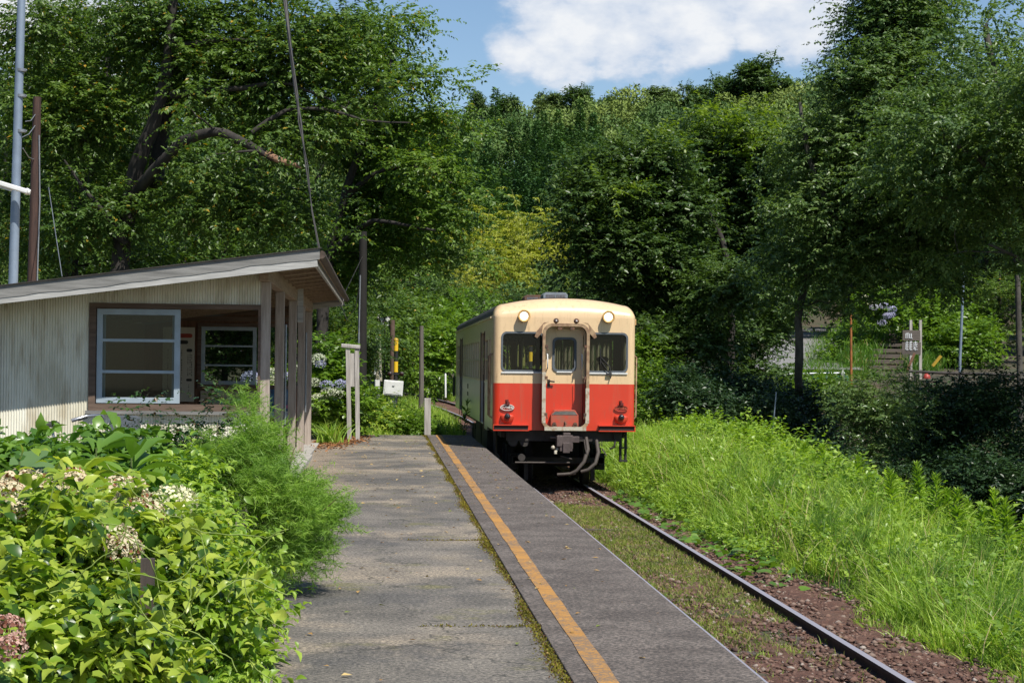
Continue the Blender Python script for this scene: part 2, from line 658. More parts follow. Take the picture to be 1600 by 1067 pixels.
M['litter'] = m_leaf('fallen_leaf', (.30, .15, .04), (.55, .42, .20), (.16, .20, .05), .15, .1, .7, .2, tcol=(1, 1, 1))
M['litter2'] = m_leaf('brown_litter', (.16, .065, .025), (.34, .17, .08), None, 0, .05, .8, .2, tcol=(1, 1, 1))

# ------------------------------------------------------------------ ground, platform, track
def sstep(x, a, b):
    t = np.clip((x - a) / (b - a), 0, 1)
    return t * t * (3 - 2 * t)


# track centre line and train front, solved from where the two front corners show
TXC, TYF = 3.40, 37.2
for _ in range(60):
    l, r_ = proj((TXC - 1.375, TYF, 1.2)), proj((TXC + 1.375, TYF, 1.2))
    wd_, mid = r_[0] - l[0], (r_[0] + l[0]) / 2
    TYF *= wd_ / 222.0
    TXC += (881.5 - mid) / 81
RAILZ = -.765
BALZ = -.885


def track_x(Y):
    Y = np.asarray(Y, float)
    return TXC - np.where(Y > 60, (Y - 60) ** 2 / 340., 0)


def height(X, Y):
    X, Y = np.asarray(X, float), np.asarray(Y, float)
    rise = sstep(Y, 45, 62) * .55 + sstep(Y, 60, 100) * .6
    left = -.06 - .55 * sstep(Y, 44.2, 47) * (1 - sstep(X, -6, -3)) * 0 + .12 * sstep(-X, 6, 14)
    tx = track_x(Y)
    bed = BALZ + rise * .9
    bank = -.98 + .72 * sstep(Y, 14, 37) + rise * .8
    rav = -2.4 + 1.6 * sstep(Y, 48, 66) + sstep(Y, 58, 68) * 2.0
    h = np.where(X < -1.2, left + rise * .6, bed)
    u = X - tx
    h = np.where((X >= -1.2) & (u < -1.0), left + (bed - left) * sstep(u, -4.2, -1.6) + rise * .15, h)
    h = np.where(u > 1.1, bed + (bank - bed) * sstep(u, 1.1, 2.4), h)
    h = np.where(u > 3.6, bank + (rav - bank) * sstep(u, 3.6, 6.6), h)
    # ground beyond the stream climbs to the road
    far = 1.25 + (np.clip(Y, 0, 112) - 66) * .055
    h = np.where((X > 9) & (Y > 58), h + (np.maximum(far, 1.25) - h) * sstep(Y, 58, 66) * sstep(X, 9, 14), h)
    hill = 21.8 * (1 - (1 - np.clip((Y - 126) / 128, 0, 1)) ** 1.3) * (1 + np.clip(X, -70, 60) * .0042) + np.where(X > 9, 0, 2.4) * sstep(Y, 104, 150)
    return h + hill


def axis(parts):
    return np.unique(np.concatenate([np.arange(a, b, s) for a, b, s in parts]))


ax = axis([(-400, -60, 40), (-60, -8, 3), (-8, 14, .35), (14, 40, 1.2), (40, 120, 4), (120, 401, 40)])
ay = axis([(-60, 0, 6), (0, 60, .5), (60, 120, 1.2), (120, 270, 4), (270, 901, 60)])
GX, GY = np.meshgrid(ax, ay)
GZ = height(GX, GY)
GZ = GZ + rng.normal(0, .018, GZ.shape)
inplat = (GX > -1.9) & (GX < 2.05) & (GY < 45.0)
GZ = np.where(inplat, np.minimum(GZ, -.9), GZ)
idx = np.arange(GX.size).reshape(GX.shape)
fs = np.stack([idx[:-1, :-1], idx[:-1, 1:], idx[1:, 1:], idx[1:, :-1]], -1).reshape(-1, 4)
mg, nt, bs, out = newmat('ground_soil')
nf = noise(nt, .9, 7., .6)
n2 = noise(nt, 9., 6., .7)
col = ramp(nt, nf, [(.35, (.030, .045, .014)), (.5, (.06, .055, .03)), (.7, (.075, .05, .03))])
col = mixc(nt, 1., col, ramp(nt, n2, [(.3, (.6, .6, .6)), (.7, (1.3, 1.3, 1.3))]), 'MULTIPLY')
nt.links.new(col, bs.inputs['Base Color'])
bs.inputs['Roughness'].default_value = .95
bump(nt, bs, n2, .6, .04)
tag(link('ground', npmesh('ground', np.stack([GX, GY, GZ], -1).reshape(-1, 3), fs, True), mg), kind='structure')

# ballast bed: reddish brown earth and stone
mbal, nt, bs, out = newmat('ballast_earth')
nf = noise(nt, 1.3, 7., .6)
n2 = noise(nt, 22., 6., .75)
col = ramp(nt, nf, [(.3, (.080, .038, .026)), (.5, (.140, .066, .044)), (.7, (.155, .092, .066))])
col = mixc(nt, 1., col, ramp(nt, n2, [(.3, (.45, .45, .45)), (.7, (1.4, 1.4, 1.4))]), 'MULTIPLY')
nt.links.new(col, bs.inputs['Base Color'])
bs.inputs['Roughness'].default_value = .95
bump(nt, bs, n2, .9, .05)
by = np.concatenate([np.arange(0, 60, .3), np.arange(60, 150, 1.)])
bu = np.array([-1.6, -1.42, -1.2, -.9, -.565, -.3, 0, .3, .565, .8, 1.05, 1.3, 1.45, 1.7])
BX = track_x(by)[:, None] + bu[None]
BY = np.repeat(by[:, None], len(bu), 1)
BZ = height(track_x(by), by)[:, None] + np.array([-.5, -.02, .02, .03, .03, .02, .03, .02, .03, .04, .05, .04, .02, -.6])[None] + rng.normal(0, .014, BX.shape)
ib = np.arange(BX.size).reshape(BX.shape)
fs = np.stack([ib[:-1, :-1], ib[:-1, 1:], ib[1:, 1:], ib[1:, :-1]], -1).reshape(-1, 4)
tag(link('track_bed', npmesh('track_bed', np.stack([BX, BY, BZ], -1).reshape(-1, 3), fs, True), mbal), kind='structure')

# loose stones on it
ns = 30000
yy = 9 + 36 * rng.random(ns) ** 1.5
uu = np.where(rng.random(ns) < .62, rng.uniform(-1.35, .5, ns), rng.uniform(.62, 1.6, ns))
oc = np.array([(1, 0, 0), (-1, 0, 0), (0, 1, 0), (0, -1, 0), (0, 0, 1), (0, 0, -1), (.62, .62, .45), (-.62, -.6, .5)], float)
of = np.array([(0, 6, 4), (0, 2, 6), (2, 4, 6), (2, 1, 4), (1, 7, 4), (1, 3, 7), (3, 4, 7), (3, 0, 4), (2, 0, 5), (1, 2, 5), (3, 1, 5), (0, 3, 5)])
sz = .010 + .036 * rng.random(ns) ** 3.2
vv = oc[None] * rng.uniform(.55, 1.25, (ns, 8, 3)) * sz[:, None, None] * np.array([1.15, 1, .62])
an = rng.uniform(0, 6.28, ns)
ca, sa = np.cos(an)[:, None], np.sin(an)[:, None]
vx = vv[..., 0] * ca - vv[..., 1] * sa
vy = vv[..., 0] * sa + vv[..., 1] * ca
zz = height(track_x(yy), yy) + .035 + .016 * (uu > .6)
vv = np.stack([vx + (track_x(yy) + uu)[:, None], vy + yy[:, None], vv[..., 2] + zz[:, None]], -1)
m, nt, bs, out = newmat('ballast_stone')
g = nt.nodes.new('ShaderNodeNewGeometry')
nt.links.new(ramp(nt, g.outputs['Random Per Island'], [(0, (.05, .03, .023)), (.35, (.12, .064, .046)), (.75, (.165, .095, .068)), (.95, (.20, .15, .12)), (1, (.32, .28, .24))]), bs.inputs['Base Color'])
bs.inputs['Roughness'].default_value = .9
tag(link('ballast_stones', npmesh('ballast_stones', vv.reshape(-1, 3), (of[None] + (np.arange(ns) * 8)[:, None, None]).reshape(-1, 3)), m),
    'loose reddish brown stones scattered between and beside the rails', 'gravel', kind='stuff')

# sleepers half buried
msl = m_wood('sleeper_wood', (.035, .028, .024), (.11, .09, .075), 3, 'X')
slp = MB().box((0, 0, 0), (2.0, .2, .14))
sme = slp.mesh('sleeper')
first = None
for k in range(28):
    Y = 10.1 + k * .95
    if first is None:
        o = link('sleeper', sme, msl)
        first = o
    else:
        o = first.copy()
        C.objects.link(o)
    o.location = (TXC, Y, BALZ - .052 + rng.normal(0, .012))
    o.rotation_euler = (rng.normal(0, .01), 0, rng.normal(0, .02))
    tag(o, 'dark weathered wooden sleeper half buried in the red ballast between the rails', 'sleeper', 'buried sleepers across the track')

# rails
mrail, nt, bs, out = newmat('rail_steel')
g = nt.nodes.new('ShaderNodeNewGeometry')
sx = nt.nodes.new('ShaderNodeSeparateXYZ')
nt.links.new(g.outputs['Normal'], sx.inputs[0])
nf = noise(nt, 6, 6, .6)
col = mixc(nt, maprange(nt, sx.outputs[2], .8, .95), ramp(nt, nf, [(.3, (.035, .022, .018)), (.7, (.085, .05, .038))]), (.46, .44, .50))  # polished head, with a pale violet sheen put into its colour
nt.links.new(col, bs.inputs['Base Color'])
nt.links.new(maprange(nt, sx.outputs[2], .8, .95, .85, .42), bs.inputs['Roughness'])
nt.links.new(maprange(nt, sx.outputs[2], .8, .95, 0, .45), bs.inputs['Metallic'])
prof = [(-.032, 0), (.032, 0), (.033, -.03), (.009, -.042), (.009, -.11), (.055, -.125), (.055, -.135), (-.055, -.135), (-.055, -.125), (-.009, -.11), (-.009, -.042), (-.033, -.03)]
for sgn, lab in ((1, 'right steel rail with a dark shiny top beside the tall grass'), (-1, 'left steel rail close under the platform edge')):
    b = MB()
    ry = np.concatenate([np.arange(0, 60, 6), np.arange(60, 150, 2)])
    vs = [(float(track_x(Y)) + sgn * .565 + a, Y, RAILZ + (float(height(track_x(Y), Y)) - BALZ) + c) for Y in ry for a, c in prof]
    n = len(prof)
    b.add(vs, [(i * n + k, i * n + (k + 1) % n, (i + 1) * n + (k + 1) % n, (i + 1) * n + k) for i in range(len(ry) - 1) for k in range(n)])
    tag(b.build('rail', mrail), lab, 'rail', 'rails of the single track')

# platform: rough tarmac field, a joint, and the concrete edge strip
PE = 1.985          # platform edge towards the track
PJ = .99            # joint between tarmac and edge strip
PEND = 44.0
mtar, nt, bs, out = newmat('worn_tarmac')
t = nt.nodes.new('ShaderNodeTexCoord')
n1 = noise(nt, .42, 8., .6)
n2 = noise(nt, 38., 5., .85)
n3 = noise(nt, 1.3, 7., .6)
n4 = noise(nt, .5, 8., .66, stretch=(1, .7, 1))
col = ramp(nt, n3, [(.38, (.090, .084, .074)), (.5, (.124, .114, .099)), (.62, (.158, .145, .124))])
col = mixc(nt, maprange(nt, n1, .50, .60, 0, .8), col, (.25, .212, .160))
col = mixc(nt, maprange(nt, n4, .51, .58, 0, .75), col, (.066, .065, .064))
mossf = noise(nt, 1.1, 8., .7)
dist = nt.nodes.new('ShaderNodeTexVoronoi')
dist.feature = 'DISTANCE_TO_EDGE'
dist.inputs['Scale'].default_value = .42
wob = nt.nodes.new('ShaderNodeVectorMath')
wob.operation = 'ADD'
nzv = nt.nodes.new('ShaderNodeTexNoise')
nzv.inputs['Scale'].default_value = 2.5
nzv.inputs['Detail'].default_value = 6
nt.links.new(t.outputs['Object'], nzv.inputs['Vector'])
nt.links.new(t.outputs['Object'], wob.inputs[0])
nt.links.new(nzv.outputs['Color'], wob.inputs[1])
nt.links.new(wob.outputs[0], dist.inputs['Vector'])
col = mixc(nt, maprange(nt, dist.outputs['Distance'], .002, .007, .75, 0), col, (.03, .03, .025))
col = mixc(nt, maprange(nt, mossf, .57, .66, 0, .6), col, (.13, .125, .04))
sp = nt.nodes.new('ShaderNodeSeparateXYZ')
nt.links.new(t.outputs['Object'], sp.inputs[0])
sand = mathn(nt, 'ADD', mathn(nt, 'MULTIPLY', sp.outputs[0], -1.), mathn(nt, 'MULTIPLY', mathn(nt, 'SUBTRACT', n3, .5), 2.6))
col = mixc(nt, maprange(nt, sand, .45, .95, 0, .6), col, (.235, .190, .140))
col = mixc(nt, 1., col, ramp(nt, n2, [(.41, (.45, .45, .45)), (.5, (1., 1., 1.)), (.60, (2.2, 2.1, 2.0))]), 'MULTIPLY')
nt.links.new(col, bs.inputs['Base Color'])
bs.inputs['Roughness'].default_value = .88
bump(nt, bs, n2, .7, .012)
mcon, nt, bs, out = newmat('dark_edge_concrete')
n2 = noise(nt, 42., 5., .85)
n3 = noise(nt, 1.7, 7., .6)
col = ramp(nt, n3, [(.40, (.074, .063, .055)), (.60, (.112, .097, .085))])
col = mixc(nt, 1., col, ramp(nt, n2, [(.41, (.48, .48, .48)), (.5, (1., 1., 1.)), (.60, (2.2, 2.1, 2.05))]), 'MULTIPLY')
nt.links.new(col, bs.inputs['Base Color'])
bs.inputs['Roughness'].default_value = .9
bump(nt, bs, n2, .7, .012)


def strip(x0f, x1f, z, y0, y1, n, dz=0):
    b = MB()
    ys = np.linspace(y0, y1, n)
    vs = []
    for Y in ys:
        vs += [(x0f(Y), Y, z), (x1f(Y), Y, z)]
    b.add(vs, [(2 * i, 2 * i + 1, 2 * i + 3, 2 * i + 2) for i in range(n - 1)])
    return b


b = MB().bbox((-1.9, -8, -1.2), (PJ - .012, PEND, 0))
tag(b.build('platform', mtar), 'worn grey tarmac platform surface with dark patches beside the shelter', 'platform', kind='structure')
b = MB().bbox((PJ, -8, -.16), (PE, PEND + .15, .006)).bbox((PJ, -8, -1.2), (PE - .05, PEND + .1, -.165))
tag(b.build('platform_edge', mcon, bevel=.006), 'dark rough concrete platform edge along the track', 'platform edge', kind='structure')
mline, nt, bs, out = newmat('worn_orange_paint')
n2 = noise(nt, 42., 6., .75)
n3 = noise(nt, 5., 6., .6)
wear = mathn(nt, 'ADD', mathn(nt, 'MULTIPLY', n2, .6), mathn(nt, 'MULTIPLY', noise(nt, 1.4, 6., .65), .4))
col = ramp(nt, n3, [(.3, (.34, .165, .035)), (.7, (.46, .235, .055))])
nt.links.new(mixc(nt, maprange(nt, wear, .46, .50, .12, 1), (.16, .12, .085), col), bs.inputs['Base Color'])
bs.inputs['Roughness'].default_value = .8
bump(nt, bs, n2, .5, .01)
r2 = np.random.default_rng(3)
jt = {}


def jit(Y, k):
    return .003 * math.sin(Y * 2.3 + k) + .002 * math.sin(Y * 5.1 + 2 * k)


b = strip(lambda Y: 1.09 + .0022 * Y + jit(Y, 0), lambda Y: 1.195 + .0026 * Y + jit(Y, 2), .0105, -7, PEND, 500)
tag(b.build('platform_line', mline), 'faded orange safety line painted along the platform edge', 'painted line', kind='structure')
# moss growing in the joint
nm = 60000
my = 5 + 39 * rng.random(nm) ** 1.3
dens = .5 + .5 * np.sin(my * 1.9) * np.sin(my * .73 + 1)
keep = rng.random(nm) < .12 + .88 * dens ** 1.5
my = my[keep]
mxx = PJ - .015 - np.abs(rng.normal(0, .032, len(my))) * (.5 + dens[keep])
cr_ = rng.random(len(my)) < .03
cy_ = np.array((12.05, 17.9))[rng.integers(0, 2, len(my))]
mxx = np.where(cr_, PJ - .75 * rng.random(len(my)) ** 1.8, mxx)
my = np.where(cr_, cy_ + .012 * np.sin(mxx * 23) + rng.normal(0, .012, len(my)), my)
mo = np.stack([mxx, my, np.full(len(my), .002)], 1)
v, f = leafset(T_LEAF, mo, rng.normal(size=(len(my), 3)) + UP * .2, rng.normal(0, .5, (len(my), 3)) + UP, rng.uniform(.008, .024, len(my)))
M['moss'] = m_leaf('moss', (.10, .095, .012), (.24, .21, .03), (.12, .06, .03), .25, .2, .8, .2)
tag(link('joint_moss', npmesh('joint_moss', v, f), M['moss']), 'yellow green moss growing along the joint of the platform', 'moss', kind='stuff')
# litter on the platform
nl = 900
lx, ly = rng.uniform(-1.4, PE - .05, nl), 9.5 + 34.5 * rng.random(nl) ** .62
lo = np.stack([lx, ly, np.full(nl, .013)], 1)
v, f = leafset(T_LEAF, lo, rng.normal(size=(nl, 3)) * (1, 1, .05), UP + rng.normal(0, .25, (nl, 3)), rng.uniform(.015, .07, nl))
tag(link('fallen_leaves', npmesh('fallen_leaves', v, f), M['litter']), 'small yellow and brown fallen leaves scattered over the platform', 'fallen leaves', kind='stuff')
nl = 1500
ly = rng.normal(39.6, 1.6, nl)
lx = -1.0 + rng.normal(0, .22, nl) + (ly - 38) * .10
lo = np.stack([lx, ly, rng.uniform(.01, .05, nl)], 1)
ok = (lx < -.25) & (ly < 43.8)
v, f = leafset(T_LEAF, lo[ok], rng.normal(size=(ok.sum(), 3)) * (1, 1, .2), UP + rng.normal(0, .5, (ok.sum(), 3)), rng.uniform(.04, .09, ok.sum()))
tag(link('leaf_litter', npmesh('leaf_litter', v, f), M['litter2']), 'brown leaf litter gathered at the far left edge of the platform', 'leaf litter', kind='stuff')

# ------------------------------------------------------------------ waiting shelter
SX0, SX1, SY0, SY1 = -4.64, -1.45, 23.75, 37.5
SLOPE = .132


def roofz(X):
    return 2.93 + (X + .78) * SLOPE


m, nt, bs, out = newmat('pale_corrugated_sheet')
nf = noise(nt, 1.6, 7., .65, stretch=(1.6, 1.6, .5))
n2 = noise(nt, 5., 6., .6, stretch=(2, 2, .3))
col = ramp(nt, nf, [(.35, (.54, .50, .38)), (.5, (.68, .65, .53)), (.7, (.76, .74, .63))])
col = mixc(nt, maprange(nt, n2, .54, .66, 0, .55), col, (.36, .29, .18))
nt.links.new(col, bs.inputs['Base Color'])
bs.inputs['Roughness'].default_value = .55
M['corr'] = m
M['brown'] = m_wood('brown_stained_timber', (.085, .04, .022), (.20, .10, .06), 3, 'Z')
M['brownh'] = m_wood('brown_stained_rail', (.065, .04, .028), (.155, .105, .075), 3, 'X')
M['post'] = m_wood('pinkish_weathered_post', (.25, .20, .162), (.46, .39, .33), 3, 'Z')
M['beam'] = m_wood('pale_weathered_beam', (.20, .14, .095), (.36, .27, .19), 3, 'Y')
M['fascia'] = m_wood('peeling_grey_fascia', (.12, .118, .110), (.26, .255, .24), 3, 'X', paint=None)
M['fascia2'] = m_wood('bare_pale_fascia', (.27, .265, .25), (.47, .465, .44), 3, 'X')
M['greywood'] = m_wood('silvery_old_wood', (.22, .20, .18), (.50, .47, .43), 3, 'Z')
M['sash'] = m_plain('blue_grey_sash_paint', (.34, .41, .46), .5, 0, .1, 4)
M['inner'] = m_wood('dark_inner_boarding', (.10, .068, .042), (.21, .15, .095), 2, 'Z')
M['soffit'] = m_plain('aged_roof_sheet', (.52, .41, .26), .7, 0, .2, 3, stretch=(.5, 3, 1), col2=(.34, .26, .16))

sh = thing('waiting_shelter', (SX1, (SY0 + SY1) / 2, 0), 'pale corrugated waiting shelter with lean-to roof and timber posts beside the platform', 'shelter')
SO = tuple(sh.location)


def corr_wall(y, x0, x1, z0f, z1f, per=.032, amp=.0065, out_dir=-1):
    b = MB(SO)
    n = int((x1 - x0) / per * 6)
    vs = []
    for i in range(n + 1):
        X = x0 + (x1 - x0) * i / n
        Y = y + out_dir * amp * math.sin(2 * math.pi * X / per)
        vs += [(X, Y, z0f(X)), (X, Y, z1f(X))]
    b.add(vs, [(2 * i, 2 * i + 2, 2 * i + 3, 2 * i + 1) for i in range(n)], True)
    return b


WX0, WX1, WZ0, WZ1 = -3.53, -1.50, 1.05, 2.29
wall = corr_wall(SY0, SX0, WX0 + .02, lambda X: 0, lambda X: roofz(X) - .09)
b2 = corr_wall(SY0, WX0 + .02, SX1 - .05, lambda X: WZ1 - .02, lambda X: roofz(X) - .09)
b3 = corr_wall(SY0, WX0 + .02, SX1 - .05, lambda X: 0, lambda X: WZ0 + .02)
for q in (b2, b3):
    n = len(wall.v)
    wall.v += q.v
    wall.f += [[i + n for i in f] for f in q.f]
    wall.sm += q.sm
wall.build('wall', M['corr'], sh, recalc=False)['label'] = 'pale vertical corrugated end wall facing the camera'
# inner boarding behind it, back wall and far wall
b = MB(SO)
b.plate([(SX0 + .02, 0), (SX1 - .02, 0), (SX1 - .02, roofz(SX1) - .12), (SX0 + .02, roofz(SX0) - .12)],
        [[(WX0, WZ0), (WX1 - .02, WZ0), (WX1 - .02, WZ1), (WX0, WZ1)]], SY0 + .03, SY0 + .06)
b.build('inner_lining', M['inner'], sh)
b = MB(SO).bbox((SX0, SY0 + .05, 0), (SX0 + .06, SY1, roofz(SX0) - .1))
b.build('back_wall', M['inner'], sh)
FX0, FX1, FZ0, FZ1 = -3.52, -1.62, 1.16, 2.31
b = MB(SO).plate([(SX0, 0), (SX1, 0), (SX1, roofz(SX1) - .12), (SX0, roofz(SX0) - .12)],
                 [[(FX0, FZ0), (FX1, FZ0), (FX1, FZ1), (FX0, FZ1)]], SY1, SY1 + .08)
b.build('far_wall', M['brown'], sh)
b = MB(SO)
for x0, x1, z in ((SX0 + .1, -1.6, 2.40), (SX0 + .1, -1.6, 2.52), (SX0 + .1, -1.6, 2.64)):
    b.bbox((x0, SY1 - .03, z), (x1, SY1 - .002, z + .09))
b.build('far_wall_boards', M['brownh'], sh)
b = MB(SO).bbox((-4.9, SY1 - .5, .40), (-1.7, SY1 - .1, .46)).bbox((SX0 + .1, SY0 + 1, .40), (SX0 + .5, SY1 - .6, .46))
for y in (26, 29, 32, 35):
    b.bbox((SX0 + .12, y, 0), (SX0 + .46, y + .06, .398))
b.build('bench', M['brownh'], sh)
b = MB(SO).bbox((-3.5, SY1 - .04, .62), (-1.7, SY1 - .004, 1.06))
b.build('lower_panel', m_plain('faded_lower_panel', (.42, .36, .27), .7, 0, .15, 4), sh)


def sash(x0, x1, z0, z1, y, name='sash', fr=.07):
    t = MB(SO)
    t.plate([(x0, z0), (x1, z0), (x1, z1), (x0, z1)],
            [[(x0 + fr, z0 + (z1 - z0) * k / 3 + (fr if k == 0 else .018)), (x1 - fr, z0 + (z1 - z0) * k / 3 + (fr if k == 0 else .018)),
              (x1 - fr, z0 + (z1 - z0) * (k + 1) / 3 - (fr if k == 2 else .018)), (x0 + fr, z0 + (z1 - z0) * (k + 1) / 3 - (fr if k == 2 else .018))] for k in range(3)],
            y, y + .035)
    o = t.build(name, M['sash'], wn, bevel=.003)
    g_ = MB(SO).add([(x0 + fr / 2, y + .018, z0 + fr / 2), (x1 - fr / 2, y + .018, z0 + fr / 2), (x1 - fr / 2, y + .018, z1 - fr / 2), (x0 + fr / 2, y + .018, z1 - fr / 2)], [(0, 1, 2, 3)])
    g_.build('pane', M['glass'], wn)
    return o


# near window: brown frame, sash slid to the left so that the right half is open
b = MB(SO)
b.plate([(WX0 - .03, WZ0 - .03), (WX1 + .0, WZ0 - .03), (WX1 + .0, WZ1 + .03), (WX0 - .03, WZ1 + .03)],
        [[(WX0 + .05, WZ0 + .05), (WX1 - .03, WZ0 + .05), (WX1 - .03, WZ1 - .03), (WX0 + .05, WZ1 - .03)]], SY0 - .035, SY0 + .10)
wn = b.build('window', M['brownh'], sh)
wn['label'] = 'brown framed end window with its sash slid open'
sash(WX0 + .06, -2.47, WZ0 + .06, WZ1 - .04, SY0 - .01)
sash(WX0 + .09, -2.50, WZ0 + .06, WZ1 - .04, SY0 + .035)
MB(SO).bbox((WX0 - .06, SY0 - .075, WZ0 - .07), (WX1 + .02, SY0 + .06, WZ0 - .032)).build('sill', M['fascia'], wn)
# far window
b = MB(SO)
b.plate([(FX0 - .05, FZ0 - .05), (FX1 + .05, FZ0 - .05), (FX1 + .05, FZ1 + .05), (FX0 - .05, FZ1 + .05)],
        [[(FX0 + .02, FZ0 + .02), (FX1 - .02, FZ0 + .02), (FX1 - .02, FZ1 - .02), (FX0 + .02, FZ1 - .02)]], SY1 - .03, SY1 + .10)
wn = b.build('window', M['brownh'], sh)
wn['label'] = 'far end window with one grey sash'
sash(FX0 + .02, -2.45, FZ0 + .02, FZ1 - .02, SY1 + .02)

# roof: corrugated sheet, fascia boards, gutter
ry0, ry1, rx0, rx1 = 22.95, 38.6, -5.4, -.80
b = MB(SO)
n = int((ry1 - ry0) / .105 * 6)
for dz, flip in ((0, 0), (-.012, 1)):
    vs = []
    for i in range(n + 1):
        Y = ry0 + .03 + (ry1 - ry0 - .06) * i / n
        d = .019 * math.sin(2 * math.pi * Y / .105) + dz
        vs += [(rx0, Y, roofz(rx0) + d), (rx1, Y, roofz(rx1) + d)]
    b.add(vs, [(2 * i, 2 * i + 1, 2 * i + 3, 2 * i + 2) if not flip else (2 * i, 2 * i + 2, 2 * i + 3, 2 * i + 1) for i in range(n)], True)
roof = b.build('roof', M['soffit'], sh, recalc=False)
for y in (ry0, ry1):
    b = MB(SO)
    vs = []
    for i in range(41):
        X = rx0 + (rx1 + .03 - rx0) * i / 40
        mid = .105 + .006 * math.sin(X * 5.1) + .005 * math.sin(X * 13) - .012 * sstep(X, -2.6, -2.4) - .012 * sstep(X, -1.8, -1.6)
        vs += [(X, y, roofz(X) + .035), (X, y, roofz(X) - mid), (X, y + .03, roofz(X) + .035), (X, y + .03, roofz(X) - mid)]
    b.add(vs, [(4 * i, 4 * i + 1, 4 * i + 5, 4 * i + 4) for i in range(40)] + [(4 * i + 2, 4 * i + 6, 4 * i + 7, 4 * i + 3) for i in range(40)]
          + [(4 * i + 1, 4 * i + 3, 4 * i + 7, 4 * i + 5) for i in range(40)] + [(0, 1, 3, 2), (160, 162, 163, 161)])
    b.build('fascia', M['fascia'], roof)
    b = MB(SO).beam((rx0, y + .032, roofz(rx0) - .095), (rx1, y + .032, roofz(rx1) - .095), .05, .15)
    b.build('barge_board', M['fascia2'], roof)
    b = MB(SO).beam((rx0, y + .012, roofz(rx0) + .042), (rx1 + .05, y + .012, roofz(rx1 + .05) + .042), .07, .012)
    b.build('edge_strip', M['under'], roof)
b = MB(SO)
for i in range(13):
    a0 = math.pi + math.pi * i / 12
b.tube([(rx1 + .05, ry0 + .02, roofz(rx1) - .03), (rx1 + .05, (ry0 + ry1) / 2, roofz(rx1) - .045), (rx1 + .05, ry1, roofz(rx1) - .05)], .05, 10)
b.build('gutter', m_plain('old_gutter', (.11, .075, .055), .8, 0, .3, 6, .2), roof)
b = MB(SO).bbox((rx1 - .06, ry0 + .04, roofz(rx1) - .13), (rx1 - .03, ry1 - .04, roofz(rx1) - .03))
b.build('eave_board', M['fascia2'], roof)
b = MB(SO)
y = ry0 + .06
while y < ry1 - .06:
    for xa, xb in ((SX1 + .07, rx1 - .07), (SX0 + .1, SX1 - .07)):
        b.beam((xa, y, roofz(xa) - .036), (xb, y, roofz(xb) - .036), .062, .012)
    y += .104
b.build('soffit_slats', m_wood('aged_soffit_slat', (.24, .17, .10), (.42, .33, .21), 3, 'X'), roof)
# beam, posts and braces along the open side
b = MB(SO).bbox((SX1 - .06, SY0 - .35, 2.60), (SX1 + .06, SY1 + .3, 2.80))
b.build('beam', M['beam'], sh, bevel=.008)
b = MB(SO)
for y in np.arange(23.6, 38, 1.15):
    b.beam((SX0, y, roofz(SX0) - .055), (rx1 - .1, y, roofz(rx1 - .1) - .055), .05, .06)
b.build('rafters', M['beam'], sh)
for k, y in enumerate((SY0 + .06, 27.1, 30.9, 34.2, SY1)):
    MB(SO).box((SX1, y, 1.31), (.125, .115, 2.58)).build('post', M['post'], sh, bevel=.006)
    if k in (0, 1, 3):
        MB(SO).beam((SX1 + .02, y + .07, 1.75), (SX1 + .03, y + .45, 2.6), .03, .045).build('brace', M['beam'], sh)
for y in (27.2, 34.3):
    MB(SO).tube([(SX1 + .075, y + .08, .75), (SX1 + .075, y + .08, 2.15)], .017, 8).build('conduit', M['steel'], sh)
MB(SO).bbox((SX1 + .07, 30.96, 2.26), (SX1 + .16, 31.0, 2.84)).build('blank_board', M['fascia2'], sh)
b = MB(SO).bbox((SX1 - .16, 23.6, -.1), (SX1 + .26, 33.0, .07)).bbox((SX1 - .16, 33.0, -.1), (SX1 + .20, 38.2, .05))
b.build('foundation', M['concrete'], sh, bevel=.01)
b = MB(SO).tube([(-5.15, SY0 - .16, 2.10), (-4.9, SY0 - .16, 2.06), (-4.74, SY0 - .16, 1.97), (-4.69, SY0 - .13, 1.82), (-4.69, SY0 - .13, 1.2), (-4.66, SY0 - .1, .8), (-4.68, SY0 - .13, .1)], .05, 12)
b.build('downpipe', M['rust'], sh)
# notice board with rows of small marks, hanging on the far wall
nb = thing('notice_board', (-3.95, SY1 - .08, .8), 'white notice board with a red heading on the far inside wall of the shelter', 'notice board')
NO = tuple(nb.location)
MB(NO).bbox((-4.22, SY1 - .09, .85), (-3.62, SY1 - .06, 2.27)).build('panel', m_plain('yellowed_board', (.52, .48, .40), .6, 0, .06, 3), nb)
MB(NO).plate(rrect(-4.06, 2.07, -3.66, 2.15, .038), (), SY1 - .094, SY1 - .0905).build('red_heading', m_plain('heading_red', (.38, .05, .03), .6), nb)
MB(NO).plate(rrect(-3.98, 1.95, -3.74, 2.02, .033), (), SY1 - .094, SY1 - .0905).build('dark_heading', M['black'], nb)
b = MB(NO)
rr = np.random.default_rng(5)
for cx, z0, z1 in ((-4.12, 1.05, 1.85), (-3.90, 1.0, 1.85), (-3.86, 1.0, 1.85), (-3.74, 1.35, 1.78), (-3.70, 1.35, 1.78), (-3.67, 1.35, 1.78), (-3.72, .92, 1.2)):
    z = z1
    while z > z0:
        s = rr.uniform(.012, .02)
        if rr.random() < .82:
            b.bbox((cx - s / 2, SY1 - .0935, z - s), (cx + s / 2, SY1 - .0905, z))
        z -= .032
b.plate(rrect(-3.77, 1.80, -3.66, 1.86, .025), (), SY1 - .0935, SY1 - .0905)
b.plate(rrect(-3.77, 1.24, -3.66, 1.29, .022), (), SY1 - .0935, SY1 - .0905)
b.build('lettering', M['black'], nb)
ps = thing('poster', (-2.05, SY1 - .06, .5), 'blue poster low on the far shelter wall seen between the posts', 'poster')
NO = tuple(ps.location)
